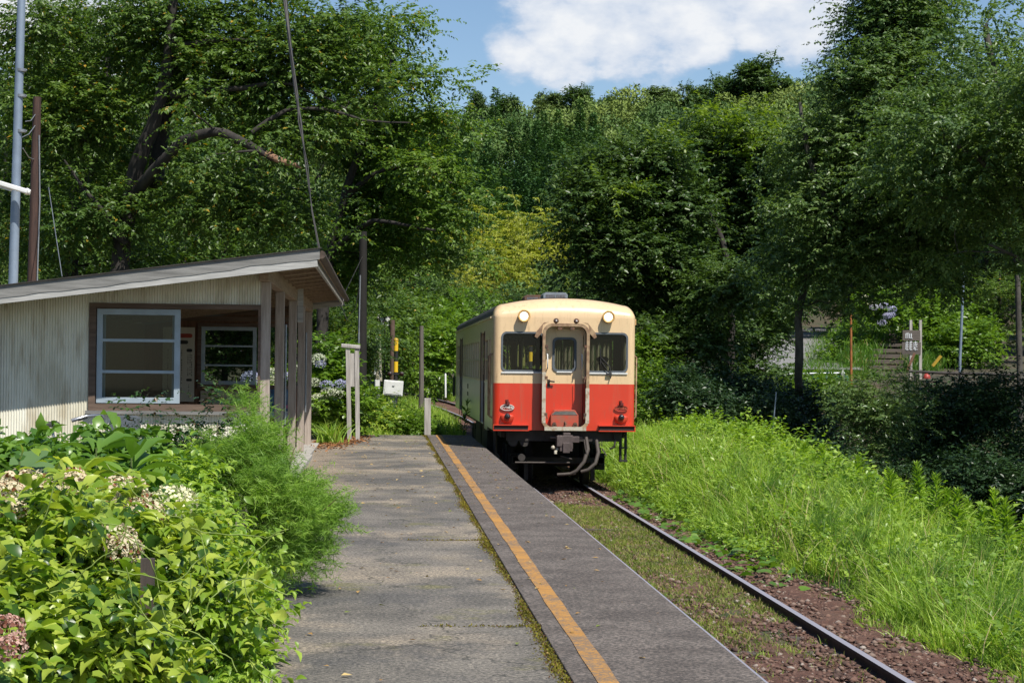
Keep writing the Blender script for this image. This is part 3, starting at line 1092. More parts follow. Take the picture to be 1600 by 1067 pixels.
MB(NO).bbox((-2.28, SY1 - .045, .55), (-1.72, SY1 - .041, 1.10)).build('sheet', m_plain('poster_blue', (.03, .16, .30), .5, 0, .3, 5, col2=(.02, .05, .12)), ps)
MB(NO).bbox((-2.26, SY1 - .049, .57), (-1.74, SY1 - .046, .68)).build('pale_strip', m_plain('poster_pale', (.5, .55, .6), .5), ps)
MB(NO).bbox((-1.95, SY1 - .049, .74), (-1.78, SY1 - .046, .80)).build('pink_strip', m_plain('poster_pink', (.5, .06, .22), .5), ps)

# ------------------------------------------------------------------ poles, posts and signs
def pole_pts(a, b, Y, Yb=None):
    return P(a[0], a[1], Y), P(b[0], b[1], Yb or Y)


Y = 28.5
t0, t1 = P(38, -150, Y), P(17, 560, Y)
base = Vector((t1.x - .02, Y, 0))
lp = thing('lamp_post', base, 'tall blue grey steel lamp post leaning behind the left of the shelter', 'lamp post')
MB(base).tube([base, t1, t0], [.075, .072, .055], 14).build('pole', M['galv'], lp)
b = MB(base)
for py in (110, 150, 205):
    q = P(33, py, Y)
    b.tube([q + Vector((-.075, 0, 0)), q + Vector((.085, 0, 0))], .012, 6).tube([q - Vector((0, 0, .02)), q + Vector((0, 0, .02))], .074, 14)
b.build('clamps', M['steel'], lp)
lh = MB(base)
a, c = P(-62, 268, Y - .25), P(44, 300, Y - .25)
d = (c - a).normalized()
lh.beam(a, c, .15, .07)
lh.tube([c - d * .03, c + d * .03], [.055, .04], 8)
lh.build('lamp_housing', M['white'], lp, bevel=.02)
MB(base).beam(a + d * .2 + Vector((0, 0, -.05)), c - d * .25 + Vector((0, 0, -.05)), .07, .035).build('tube_cover', m_plain('lamp_cover', (.6, .62, .6), .3), lp)
Y = 30.5
t0, t1 = P(58, 152, Y), P(50, 470, Y)
base = Vector((t1.x - .01, Y, 0))
wp = thing('wooden_pole', base, 'dark brown wooden pole with a cut top and wires beside the steel lamp post', 'utility pole')
MB(base).tube([base, t1, t0], [.088, .082, .062], 12).build('pole', m_wood('creosoted_pole', (.022, .012, .009), (.075, .038, .028), 3, 'Z'), wp)
b = MB(base)
b.tube([t0 + Vector((.05, -.06, -.6)), t0 + Vector((.075, -.07, -1.6)), t1 + Vector((.09, -.07, .4)), t1 + Vector((.09, -.07, -.5))], .012, 6)
b.build('conduit', M['steel'], wp)
b = MB(base)
for q0, q1 in ((P(56, 178, Y), P(40, 190, Y - 1)), (P(56, 195, Y), P(34, 215, Y - 1)), (P(54, 250, Y), P(36, 232, Y - 1))):
    b.tube([q0, (q0 + q1) / 2 - Vector((0, 0, .05)), q1], .008, 5)
b.build('wires', M['steel'], wp)
b = MB(base)
b.tube([P(76, 293, Y - .4), P(97, 432, 27)], .006, 5)
b.build('guy_wire', M['steel'], wp)
# cable hanging to the shelter roof corner
hc = MB()
pts = [P(436, -160, 25.5), P(446, 0, 25), P(452, 60, 24.6), P(463, 150, 24.3), P(470, 190, 24), P(478, 260, 23.6), P(488, 330, 23.2), P(500, 391, 22.97)]
hc.tube(pts, [.028, .026, .023, .02, .016, .010, .008, .008], 7)
tw = [p + Vector((.03 * math.cos(i * 2.4), -.02, .0)) for i, p in enumerate(pts)]
hc.tube(tw, [.012, .012, .012, .011, .008, .006, .005, .005], 5)
tag(hc.build('hanging_cable', M['black']), 'thick dark cable hanging from the trees down to the shelter roof corner', 'cable')
# dark utility pole beyond the shelter
Y = 46.5
t1, t0 = P(565, 625, Y), P(567.5, 362, Y)
base = Vector((t1.x, Y, -.3))
up = thing('utility_pole', base, 'dark round utility pole with a pale conduit beyond the shelter', 'utility pole')
MB(base).tube([base, t1, t0], [.135, .12, .09], 14).build('pole', m_plain('blackened_pole', (.014, .012, .010), .85, 0, .2, 6), up)
MB(base).tube([base + Vector((-.13, -.08, 0)), P(560, 600, Y - .1), P(561, 520, Y - .1)], .024, 8).tube([P(561, 520, Y - .1), P(563, 430, Y - .1)], .018, 6).build('conduit', M['steel'], up)
b = MB(base)
b.tube([P(561, 450, Y - .1), P(556, 480, Y), P(542, 500, Y), P(530, 470, Y)], .012, 5).tube([P(567, 400, Y), P(540, 455, Y - 3), P(520, 460, Y - 6)], .01, 5)
b.build('wires', M['black'], up)
# empty sign frame of two grey timbers
Y = 40.3
bl, br = P(546, 690, Y), P(560, 690, Y)
base = Vector(((bl.x + br.x) / 2, Y, 0))
sf = thing('sign_frame', base, 'weathered grey wooden sign frame of two posts and a cap standing empty by the platform', 'sign frame')
for px0, px1 in ((546, 543.5), (559, 557.5)):
    a, c = P(px0, 690, Y), P(px1, 545, Y)
    a.z = 0
    MB(base).beam(a, c, .1, .09).build('post', M['greywood'], sf, bevel=.006)
MB(base).bbox((P(545, 580, Y).x, Y - .03, P(552, 604, Y).z), (P(557.5, 580, Y).x, Y + .03, P(552, 552, Y).z)).build('panel', M['greywood'], sf)
MB(base).beam(P(533, 540, Y), P(563, 542.5, Y), .16, .085).build('cap', M['greywood'], sf, bevel=.02)
# fence post at the platform end
Y = 44.7
a, c = P(668, 682, Y), P(668, 622, Y)
base = Vector((a.x, Y, -.2))
fp = MB().beam((a.x, Y, -.2), c, .17, .15)
o = fp.build('fence_post', M['greywood'], None, bevel=.01)
tag(o, 'short thick grey wooden post at the far end of the platform', 'post')
def m_bands(name, a, b_, per):
    m, nt, bs, out = newmat(name)
    t = nt.nodes.new('ShaderNodeTexCoord')
    q = nt.nodes.new('ShaderNodeSeparateXYZ')
    nt.links.new(t.outputs['Object'], q.inputs[0])
    f = mathn(nt, 'GREATER_THAN', mathn(nt, 'FRACT', mathn(nt, 'MULTIPLY', mathn(nt, 'ADD', q.outputs[2], 50), 1 / per / 2)), .5)
    nt.links.new(mixc(nt, f, b_, a), bs.inputs['Base Color'])
    bs.inputs['Roughness'].default_value = .5
    return m


# level crossing things beyond
Y = 68.
b0 = P(590, 618, Y)
base = Vector((b0.x, Y, float(height(b0.x, Y))))
cb = thing('crossing_barrier', base, 'raised level crossing barrier pole with black and white bands', 'barrier')
MB(base).tube([P(592, 596, Y), P(590.5, 520, Y), P(592.5, 470, Y)], [.12, .09, .035], 10).build('arm', m_plain('barrier_arm', (.50, .46, .34), .7, 0, .2, 4), cb)
MB(base).beam(P(585.8, 585, Y - .12), P(590.8, 489, Y - .12), .05, .06).build('banded_rod', m_bands('white_black_bands', (.75, .75, .73), (.03, .03, .03), .56), cb)
MB(base).box(P(589, 600, Y - .1), (.18, .2, .3)).build('counterweight_box', M['white'], cb)
MB(base).tube([base, P(592, 596, Y)], .06, 8).tube([P(592.5, 560, Y - .1), P(593.5, 612, Y - .1)], .015, 6).build('stand', M['steel'], cb)
Y = 67.
base = Vector((P(601, 560, Y).x, Y, float(height(P(601, 560, Y).x, Y))))
ck = thing('checker_sign', base, 'small black sign with four white diamonds on a thin stand left of the crossing signal', 'sign')
c0 = P(601, 502.5, Y)
MB(base).box(c0, (.40, .02, .36)).build('panel', M['black'], ck)
b = MB(base)
for dx, dz in ((-.10, .085), (.10, .085), (-.10, -.085), (.10, -.085)):
    b.plate([(c0.x + dx - .09, c0.z + dz), (c0.x + dx, c0.z + dz - .08), (c0.x + dx + .09, c0.z + dz), (c0.x + dx, c0.z + dz + .08)], (), Y - .016, Y - .0105)
b.build('diamonds', M['white'], ck)
MB(base).tube([base, (base.x, Y + .03, c0.z + .1)], .025, 8).build('stand', M['black'], ck)


def crossing_signal(px, ytop, ybot, Y, label, k=1.):
    base = Vector((P(px, 570, Y).x, Y, float(height(P(px, 570, Y).x, Y)) - .05))
    s = thing('crossing_signal', base, label, 'crossing signal', 'yellow and black level crossing signals')
    zt = P(px, ytop, Y).z
    MB(base).cyl((base.x, Y, base.z), (base.x, Y, zt), .075 * k, n=12).build('banded_post', m_bands('yellow_black_bands', (.75, .47, .02), (.02, .02, .02), .36), s)
    MB(base).lathe([(0, zt + .07), (.05, zt + .06), (.085, zt), (.085, zt - .02)], c=(base.x, Y, 0), n=12).build('cap', M['yellow'], s)
    zz = base.z + (zt - base.z) * .55
    for dx in (-.2, .2):
        l_ = MB(base).lathe([(0, -.05), (.07, -.05), (.07, .0), (.085, .0), (.085, .05), (0, .05)], 'Y', (base.x + dx, Y - .1, zz), 14).build('lamp', M['black'], s)
        MB(base).lathe([(0, -.062), (.05, -.055), (.055, -.05)], 'Y', (base.x + dx, Y - .1, zz), 14).build('lens', m_plain('dull_red_lens', (.03, .008, .01), .25), l_)
    MB(base).beam((base.x - .2, Y - .06, zz), (base.x + .2, Y - .06, zz), .05, .05).build('lamp_bar', M['black'], s)
    return s


crossing_signal(618.5, 531, 596, 66., 'yellow and black banded crossing signal post standing left of the track beyond the platform')
crossing_signal(829, 540, 600, 74., 'yellow and black banded crossing signal post behind the train')
Y = 66.6
a, c = P(613.5, 592, Y), P(613, 500, Y)
base = Vector((a.x, Y, float(height(a.x, Y))))
o = MB().tube([base, a, c], [.11, .105, .085], 10).build('brown_pole', m_plain('rust_brown_pole', (.12, .075, .055), .8, 0, .2, 5))
tag(o, 'short rust brown pole just left of the yellow crossing post', 'pole')
Y = 60.
c0 = P(614.5, 606, Y)
base = Vector((c0.x, Y, c0.z - .4))
cbx = thing('equipment_cabinet', base, 'plain white equipment cabinet tilted in the bushes below the crossing post', 'cabinet')
MB(base).box(c0, (.60, .4, .46), Matrix.Rotation(R(4), 3, 'Y')).build('body', M['white'], cbx, bevel=.015)
MB(base).box((c0.x, c0.y - .205, c0.z), (.52, .02, .38), Matrix.Rotation(R(4), 3, 'Y')).build('door', M['white'], cbx, bevel=.004)
MB(base).box((c0.x, c0.y, c0.z - .5), (.2, .2, .6)).build('foot', M['steel'], cbx)
MB(base).box((c0.x + .0, c0.y - .22, c0.z + .06), (.07, .02, .03)).build('handle', M['steel'], cbx)
Y = 70.
a, c = P(658.5, 592, Y), P(658.5, 509, Y)
o = MB().tube([Vector((a.x, Y, -.3)), a, c], [.10, .09, .075], 10).build('wooden_pole', m_wood('grey_pole_wood', (.07, .06, .05), (.17, .15, .13), 3, 'Z'))
tag(o, 'short bare grey wooden pole in front of the green bank left of the train', 'pole')
Y = 72.
a, c = P(696.5, 600, Y), P(696, 583, Y)
o = MB().tube([Vector((a.x, Y, a.z - .5)), c - Vector((0, 0, .05)), c], [.035, .035, .012], 8).build('marker_stake', M['white'])
tag(o, 'small white marker stake in the grass left of the train', 'stake')

# ------------------------------------------------------------------ far side of the stream: road, steps and signs
mroad = m_plain('grey_road', (.22, .215, .21), .9, 0, .1, 2., .2)


def ribbon(name, pts, wd, mat, lift=.02):
    b = MB()
    vs = []
    for i, p in enumerate(pts):
        d = (pts[min(i + 1, len(pts) - 1)] - pts[max(i - 1, 0)])
        s = Vector((d.y, -d.x, 0)).normalized() * wd[i] / 2
        vs += [p - s + Vector((0, 0, lift)), p + s + Vector((0, 0, lift))]
    b.add(vs, [(2 * i, 2 * i + 1, 2 * i + 3, 2 * i + 2) for i in range(len(pts) - 1)])
    return b.build(name, mat)


rp = [P(1205, 583, 69), P(1240, 581, 69.5), P(1290, 580, 70), P(1350, 586, 70)]
tag(ribbon('road', rp, [3] * 4, mroad), kind='structure')
rp = [P(1258, 578, 70), P(1254, 556, 80), P(1262, 536, 92), P(1280, 521, 108), P(1310, 512, 120)]
tag(ribbon('side_road', rp, [4.2, 3.6, 3.4, 3.3, 3.2], mroad, .03), kind='structure')
Y0, Y1 = 69., 79.
b0, b1 = P(1372, 602, Y0), P(1420, 500, Y1)
STEP0, STEP1 = b0.copy(), b1.copy()
ws = thing('wooden_steps', b0, 'flight of weathered log steps climbing the bank beyond the stream', 'steps')
ms = m_wood('old_step_log', (.045, .035, .028), (.13, .105, .085), 3, 'X')
n = 13
for k in range(n):
    t = k / (n - 1)
    p = b0.lerp(b1, t)
    MB(b0).beam(p + Vector((-1.0 + .25 * t, 0, 0)), p + Vector((1.0 - .25 * t, 0, 0)), .16, .12).build('step', ms, ws)
MB(b0).add([b0 + Vector((-1.3, 0, -.12)), b0 + Vector((1.3, 0, -.12)), b1 + Vector((1.0, .2, -.1)), b1 + Vector((-1.0, .2, -.1))], [(0, 1, 2, 3)]).build('earth_ramp', mg, ws)
Y = 66.5
c0 = P(1424, 533, Y)
base = Vector((c0.x, Y, P(0, 592, Y).z))
sg = thing('painted_sign', base, 'dark wooden sign with white painted characters in front of the log steps', 'sign')
MB(base).box(P(1424, 524, Y), (.62, .03, .36)).box(P(1424, 544, Y), (.66, .03, .42)).build('board', m_wood('sign_board', (.06, .05, .045), (.13, .11, .09), 3, 'X'), sg)
for px0, px1 in ((1423, 1423), (1438, 1438)):
    MB(base).beam(P(px0, 602, Y + .05), P(px1, 500, Y + .05), .09, .09).build('post', M['greywood'], sg)
MB(base).beam(P(1429, 552, Y - .1), P(1418, 578, Y - .4), .06, .06).build('prop', M['brown'], sg)
b = MB(base)


def stroke(ax_, az, bx, bz, wd=1.3):
    a, c = P(ax_, az, Y - .03), P(bx, bz, Y - .03)
    b.beam(a, c, .012, wd / 45.)


for x in (1415.5, 1418.5, 1421.3, 1424):
    stroke(x, 521, x, 528.5, 1.2)
for x0, x1, z in ((1415, 1417.5, 521), (1417.5, 1420, 520.7), (1422, 1426, 528.5)):
    stroke(x0, z, x1, z, .8)
for x0, w2 in ((1415, 4.6), (1421, 4.4), (1427.5, 6)):
    for z in (535, 538.5, 542, 546):
        stroke(x0, z, x0 + w2, z - .2, .9)
    stroke(x0 + w2 / 2, 533, x0 + w2 / 2, 547.5, 1.)
    stroke(x0 + .4, 536, x0 + .2, 546.5, .8)
stroke(1428, 545, 1433, 537, 1.2)
b.build('lettering', m_plain('sign_white', (.75, .78, .8), .6), sg)
Y = 62.
for px0, py0, px1, py1, rad, mat, nm, lab, Y in (
        (1330, 606, 1329.5, 490, .045, 'orange_rust', 'orange_pole', 'thin rusty orange pole standing before the bank of the log steps', 62.),
        (1500, 560, 1506, 425, .05, 'galv', 'grey_pole', 'slim blue grey pole on the wooded bank right of the log steps', 66.),
        (1594, 610, 1590, 430, .10, 'bark2', 'concrete_pole', 'pale mottled concrete pole near the right edge of the photo', 60.),
        (1203, 722, 1213, 612, .018, 'galv', 'thin_stake', 'thin leaning grey stake in the dark hollow behind the grass bank', 44.)):
    a, c = P(px0, py0, Y), P(px1, py1, Y)
    a2 = Vector((a.x, a.y, a.z - 1.0))
    o = MB().tube([a2, a, c], [rad, rad, rad * .85], 10).build(nm, M[mat])
    tag(o, lab, 'pole')
Y = 63.
b = MB()
nf_ = thing('road_netting', P(1275, 598, Y), 'strip of green netting on a low rail along the roadside above the stream', 'netting')
NO = tuple(nf_.location)
MB(NO).grid(lambda u, v: P(1245 + 80 * u, 587 + 8 * v + 1.2 * math.sin(u * 19), Y) + Vector((0, .08 * math.sin(u * 30), 0)), 40, 3).build('net', M['greenp'], nf_)
MB(NO).tube([P(1180, 587, Y), P(1250, 584, Y), P(1320, 583, Y)], .04, 8).build('rail', M['steel'], nf_)
for px in (1190, 1250, 1318):
    MB(NO).tube([P(px, 610, Y), P(px, 582, Y)], .04, 8).build('stake', M['steel'], nf_)
MB(NO).tube([P(1316, 588, Y - .1), P(1315.5, 578, Y - .1)], .05, 8).build('white_cap', M['white'], nf_)
# yellow brace and red marker
tag(MB().beam(P(1457, 572, 65), P(1470, 556, 65), .09, .09).build('yellow_brace', M['yellow']), 'slanting yellow brace beside the dark bank right of the sign', 'brace')
c0 = P(1448, 589, 63)
rm = thing('red_marker', c0, 'small rounded red marker on the roadside under the painted sign', 'marker')
MB(c0).lathe([(0, .12), (.07, .10), (.12, .02), (.125, -.05)], c=c0, n=16).build('cap', M['red'], rm)
MB(c0).tube([c0 + Vector((0, 0, -.05)), c0 + Vector((0, 0, -.7))], .035, 8).build('stand', M['steel'], rm)
# guard rail along the dark part of the road
b = MB()
b.tube([P(1420, 580, 64.5), P(1480, 583, 64.5), P(1620, 586, 64.5)], .05, 6)
for px in (1430, 1500, 1570):
    b.tube([P(px, 581, 64.5), P(px, 606, 64.5)], .04, 6)
tag(b.build('guard_rail', M['under']), 'grey guard rail along the shaded road at the right', 'guard rail')

# ------------------------------------------------------------------ the railcar
def m_livery(name, cream, red, zsplit, rough=.32, coat=.3):
    m, nt, bs, out = newmat(name)
    t = nt.nodes.new('ShaderNodeTexCoord')
    s = nt.nodes.new('ShaderNodeSeparateXYZ')
    nt.links.new(t.outputs['Object'], s.inputs[0])
    f = mathn(nt, 'GREATER_THAN', s.outputs[2], zsplit)
    nf = noise(nt, 1.6, 6., .6)
    n2 = noise(nt, 6., 8., .7, stretch=(2.5, 2.5, .4))
    a = ramp(nt, nf, [(.3, tuple(x * .9 for x in red)), (.7, red)])
    b = ramp(nt, nf, [(.3, tuple(x * .93 for x in cream)), (.7, cream)])
    col = mixc(nt, f, a, b)
    col = mixc(nt, maprange(nt, n2, .54, .66, 0, .30), col, (.20, .11, .07))
    n3 = noise(nt, 14., 8., .8)
    col = mixc(nt, maprange(nt, n3, .60, .68, 0, .6), col, (.16, .09, .06))
    n4 = noise(nt, 3., 6., .65, stretch=(2.2, 2.2, .22))
    col = mixc(nt, maprange(nt, n4, .54, .68, 0, .16), col, (.30, .19, .11))
    nt.links.new(col, bs.inputs['Base Color'])
    bs.inputs['Roughness'].default_value = rough
    bs.inputs['Coat Weight'].default_value = coat
    bs.inputs['Coat Roughness'].default_value = .12
    return m


CREAM, RED = (.72, .52, .30), (.60, .042, .016)
ZS = 2.03
M['livery'] = m_livery('cream_and_red_livery', CREAM, RED, ZS)
M['livery_side'] = m_livery('weathered_glare_livery', (.66, .52, .34), (.60, .58, .53), ZS, .32, .25)  # pale lower half paints glare over the red, besides the dirt streaks
M['roofpaint'] = m_plain('dark_roof_paint', (.045, .045, .05), .6, 0, .2, 5)
M['gangway'] = m_plain('rusty_gangway', (.36, .25, .145), .75, 0, .2, 7, .2, col2=(.22, .13, .075), lo=.40, hi=.56)
M['gangway_lo'] = m_plain('chipped_gangway', (.46, .42, .33), .75, 0, .2, 11, .2, col2=(.33, .24, .16), lo=.38, hi=.50)
M['trimdark'] = m_plain('dark_recess', (.02, .016, .014), .8)
M['cabpaint'] = m_plain('cab_interior', (.05, .07, .06), .7, 0, .1, 4)
M['seat'] = m_plain('seat_cloth', (.08, .10, .16), .9, 0, .1, 5)
M['tyre'] = m_plain('wheel_steel', (.06, .05, .045), .6, .2, .2, 8)
lampm, nt, bs, out = newmat('headlamp_glow')
bs.inputs['Base Color'].default_value = (.9, .88, .8, 1)
bs.inputs['Emission Color'].default_value = (1, .88, .62, 1)
bs.inputs['Emission Strength'].default_value = 1.15
bs.inputs['Roughness'].default_value = .15
M['headlamp'] = lampm

train = thing('railcar', (TXC, TYF, RAILZ), 'old cream and red diesel railcar standing at the platform with both headlamps lit', 'train')
HW, LEN = 1.375, 19.5


def roof_profile(x):
    "roof height over rail at offset x"
    a = abs(x)
    if a <= 1.17:
        return 3.69 - .125 * (a / 1.17) ** 2.2
    t = min(1, (a - 1.17) / (HW - 1.17))
    return 3.33 + (3.565 - 3.33) * max(0, 1 - t ** 2.1) ** .5


RC = .13
bodyZ0, GUT = 1.13, 3.30
winL = rrect(-1.205, 2.275, -.43, 3.0, .09)
winR = rrect(.43, 2.275, 1.205, 3.0, .09)
dhole = rrect(-.37, 1.17, .37, 3.10, .16)
front = MB()
front.plate([(-HW + RC, bodyZ0), (HW - RC, bodyZ0), (HW - RC, GUT), (-HW + RC, GUT)], [winL, dhole, winR], 0, .05)
for s in (-1, 1):
    front.grid(lambda u, v, s=s: (s * (HW - RC + RC * math.sin(u * math.pi / 2)), RC - RC * math.cos(u * math.pi / 2), bodyZ0 + (GUT - bodyZ0) * v), 7, 1)


def dome(u, v):
    x = HW * math.sin((u - .5) * math.pi) if True else 0
    ph = v * math.pi / 2
    zt = roof_profile(x)
    zb = GUT
    D = .50
    y = D * (1 - math.cos(ph))
    z = zb + (zt - zb) * math.sin(ph) ** .9
    k = max(0, abs(x) - (HW - RC)) / RC
    y = y + RC * (1 - math.sqrt(max(0, 1 - k * k))) * (1 - v)
    return (x, y, z)


front.grid(dome, 44, 12)
front.build('front_end', M['livery'], train, recalc=False)['label'] = 'flat cream and red front end with rounded roof edge'
# rear end
rear = MB()
rear.plate([(-HW, bodyZ0), (HW, bodyZ0), (HW, GUT)] + [(x, roof_profile(x)) for x in np.linspace(HW, -HW, 25)] + [(-HW, GUT)], [winL, rrect(-.24, 2.2, .24, 2.95, .06), winR], LEN - .05, LEN)
rear.build('rear_end', M['livery'], train)
# sides
WZ0s, WZ1s = 2.06, 2.90
wins = [(.95, 1.45), (1.95, 2.95)] + [(5.55 + 1.13 * k, 6.38 + 1.13 * k) for k in range(8)] + [(16.55, 17.55), (18.05, 18.55)]
doors = [(3.25, 4.75), (14.75, 16.05)]
for s in (-1, 1):
    holes = [rrect(a, WZ0s, b, WZ1s, .05, 3) for a, b in wins] + [rrect(a, bodyZ0 + .02, b, 3.05, .03, 2) for a, b in doors]
    b = MB()
    x0, x1 = (s * HW, s * (HW - .05))
    b.plate([(RC, bodyZ0), (LEN, bodyZ0), (LEN, GUT + .04), (RC, GUT + .04)], holes, x0, x1, 'X')
    side = b.build('side_wall', M['livery_side'], train)
    b = MB()
    b.bbox((s * (HW + .002), .5, GUT - .01), (s * (HW + .04), LEN, GUT + .02)).bbox((s * (HW + .002), RC + .1, ZS - .02), (s * (HW + .012), 3.2, ZS + .02))
    b.build('gutter_strip', M['livery_side'], side)
    for a, c in wins:
        f = MB().plate(rrect(a - .03, WZ0s - .03, c + .03, WZ1s + .03, .06, 3), [rrect(a + .015, WZ0s + .015, c - .015, WZ1s - .015, .04, 3)], s * (HW + .006), s * (HW - .03), 'X')
        f.bbox((s * (HW - .012), a, 2.47), (s * (HW + .004), c, 2.50))
        wo_ = f.build('side_window', M['livery_side'], train)
        MB().add([(s * (HW - .02), a, WZ0s), (s * (HW - .02), c, WZ0s), (s * (HW - .02), c, WZ1s), (s * (HW - .02), a, WZ1s)], [(0, 1, 2, 3)]).build('pane', M['glass'], wo_)
    for a, c in doors:
        d = MB()
        for q0, q1 in ((a, (a + c) / 2 - .005), ((a + c) / 2 + .005, c)):
            d.plate([(q0 + .02, bodyZ0 - .12), (q1 - .02, bodyZ0 - .12), (q1 - .02, 3.04), (q0 + .02, 3.04)], [rrect(q0 + .14, 2.1, q1 - .14, 2.85, .06, 3)], s * (HW - .07), s * (HW - .11), 'X')
        dd = d.build('side_door', M['livery_side'], train)
        MB().add([(s * (HW - .09), a + .1, 2.05), (s * (HW - .09), c - .1, 2.05), (s * (HW - .09), c - .1, 2.9), (s * (HW - .09), a + .1, 2.9)], [(0, 1, 2, 3)]).build('pane', M['glass'], dd)
        g_ = MB()
        for q in (a, c):
            g_.bbox((s * (HW + .001), q - .05, bodyZ0 - .12), (s * (HW + .014), q + .05, 3.08))
        g_.build('door_edge', M['rust'], dd)
    b = MB()
    for y in (.25, .80):
        b.tube([(s * HW, y, 1.35), (s * (HW + .05), y, 1.4), (s * (HW + .05), y, 2.55), (s * HW, y, 2.6)], .016, 8)
    b.build('side_handrail', M['gangway'], train)
# car number in faded dark marks on the side
b = MB()
for z, h in ((1.78, .12), (1.60, .10), (1.40, .06)):
    b.bbox((-HW - .004, 10.9, z), (-HW - .001, 11.5, z + h))
b.build('side_marks', M['black'], train)
# roof
rf = MB()
rf.grid(lambda u, v: (HW * math.sin((u - .5) * math.pi) * 1.0, .42 + (LEN - .42) * v, roof_profile(HW * math.sin((u - .5) * math.pi)) + .006), 40, 30)
roofp = rf.build('roof', M['roofpaint'], train, recalc=False)
for y, x, wd, hh, ln in ((1.9, -.02, .50, .20, .7), (5.2, -.10, .62, .26, .8), (8.5, 0, .5, .24, .7), (12, 0, .5, .24, .7), (15.5, 0, .5, .24, .7)):
    v = MB().plate([(x - wd / 2, 3.66), (x + wd / 2, 3.66), (x + wd / 2, 3.66 + hh - .05), (x + wd / 2 - .05, 3.66 + hh), (x - wd / 2 + .05, 3.66 + hh), (x - wd / 2, 3.66 + hh - .05)], (), y, y + ln)
    vo = v.build('roof_vent', M['steel'] if y < 3 else M['rust'], roofp, bevel=.006)
    f = MB().plate(rrect(x - wd / 2 + .05, 3.67, x - .012, 3.66 + hh - .05, .01, 1), (), y - .006, y - .001).plate(rrect(x + .012, 3.67, x + wd / 2 - .05, 3.66 + hh - .05, .01, 1), (), y - .006, y - .001)
    f.build('vent_grille', m_plain('vent_louvre', (.15, .14, .15), .6, 0, .3, 30), vo)
# front windows
for wl, nm in ((winL, 'left front window in a grey rubber surround'), (winR, 'right front window with a wiper')):
    xs = [p[0] for p in wl]
    f = MB().plate(rrect(min(xs) - .024, 2.25, max(xs) + .024, 3.024, .108), [rrect(min(xs) + .012, 2.287, max(xs) - .012, 2.988, .08)], -.014, .03)
    fo = f.build('front_window', M['rubber'], train)
    fo['label'] = nm
    MB().plate(rrect(min(xs) - .018, 2.225, max(xs) + .018, 2.252, .01, 2), (), -.024, -.0145).build('lower_trim', M['white'], fo)
    MB().add([(min(xs) + .005, .012, 2.28), (max(xs) - .005, .012, 2.28), (max(xs) - .005, .012, 2.995), (min(xs) + .005, .012, 2.995)], [(0, 1, 2, 3)]).build('pane', M['glass'], fo)
b = MB()
b.tube([(1.02 - .12, -.05, 2.24), (.86, -.05, 2.38), (.69, -.045, 2.55), (.69, -.04, 2.70)], .011, 6).tube([(.84, -.05, 2.27), (.70, -.05, 2.47)], .009, 6)
b.tube([(.69, -.038, 2.40), (.69, -.038, 2.72)], .013, 6).box((.86, -.03, 2.22), (.10, .05, .05)).tube([(.90, -.05, 2.2), (.88, -.06, 2.14)], .012, 6)
b.build('wiper', M['black'], train)
# headlamps
for x in (-.80, .83):
    h = MB().lathe([(.105, .02), (.118, -.10), (.122, -.13), (.112, -.145), (.095, -.135), (.088, -.11)], 'Y', (x, 0, 3.325), 26)
    ho = h.build('headlamp', m_plain('glow_tinted_housing', (.70, .42, .14), .4), train, recalc=False)  # housing tinted orange for the lit lamp's glow on its rim
    MB().lathe([(0, -.128), (.04, -.124), (.082, -.112)], 'Y', (x, 0, 3.325), 26).build('lens', M['headlamp'], ho)
# gangway
gw = MB().plate(rrect(-.452, 1.14, .452, 3.185, .20, 7), [rrect(-.395, 1.205, .395, 3.128, .15, 7)], -.30, -.245)
go = gw.build('gangway_frame', M['gangway'], train, bevel=.008)
MB().plate(rrect(-.445, 1.148, .445, 2.05, .12, 5)[0:0] or [(-.456, 1.136), (.456, 1.136), (.456, 2.02), (-.456, 2.02)],
           [[(-.388, 1.222), (.388, 1.222), (.388, 2.021 - .0015), (-.388, 2.021 - .0015)]], -.3035, -.3015) if False else None
MB().plate([(-.40, 1.137), (.40, 1.137), (.40, 1.212), (-.40, 1.212)], (), -.305, -.302).plate([(-.4545, 1.28), (-.383, 1.28), (-.383, 2.25), (-.4545, 2.25)], (), -.305, -.302).plate([(.383, 1.28), (.4545, 1.28), (.4545, 1.95), (.383, 1.95)], (), -.305, -.302).build('worn_paint', M['gangway_lo'], go)
MB().plate(rrect(-.43, 1.16, .43, 3.165, .19, 7), [rrect(-.405, 1.185, .405, 3.14, .17, 7)], -.245, .0).build('bellows', m_plain('dark_bellows', (.09, .06, .045), .85, 0, .2, 20), go)
for s in (-1, 1):
    MB().plate([(s * .44, 3.16), (s * .33, 3.21), (s * .42, 3.20), (s * .56, 3.03), (s * .60, 2.93), (s * .55, 2.90), (s * .46, 3.00)], (), -.20, -.17).build('hood_flap', M['gangway'], go)
    b = MB()
    for z in (1.45, 2.15, 2.75):
        b.box((s * .375, -.27, z), (.05, .09, .05)).tube([(s * .37, -.3, z), (s * .35, -.31, z - .09)], .012, 6)
    b.build('latch', M['rust'], go)
b = MB()
for x in (-.12, .12):
    b.box((x, -.26, 3.09), (.08, .06, .05))
b.build('top_clips', M['rust'], go)
for x in (-.195, .195):
    l_ = MB().lathe([(0, -.10), (.03, -.10), (.05, -.085), (.05, .0), (0, .0)], 'Y', (x, -.22, 3.235), 14).build('marker_lamp', M['rust'], train)
    MB().lathe([(0, -.106), (.012, -.104), (.014, -.1)], 'Y', (x, -.22, 3.235), 10).build('lens', M['white'], l_)
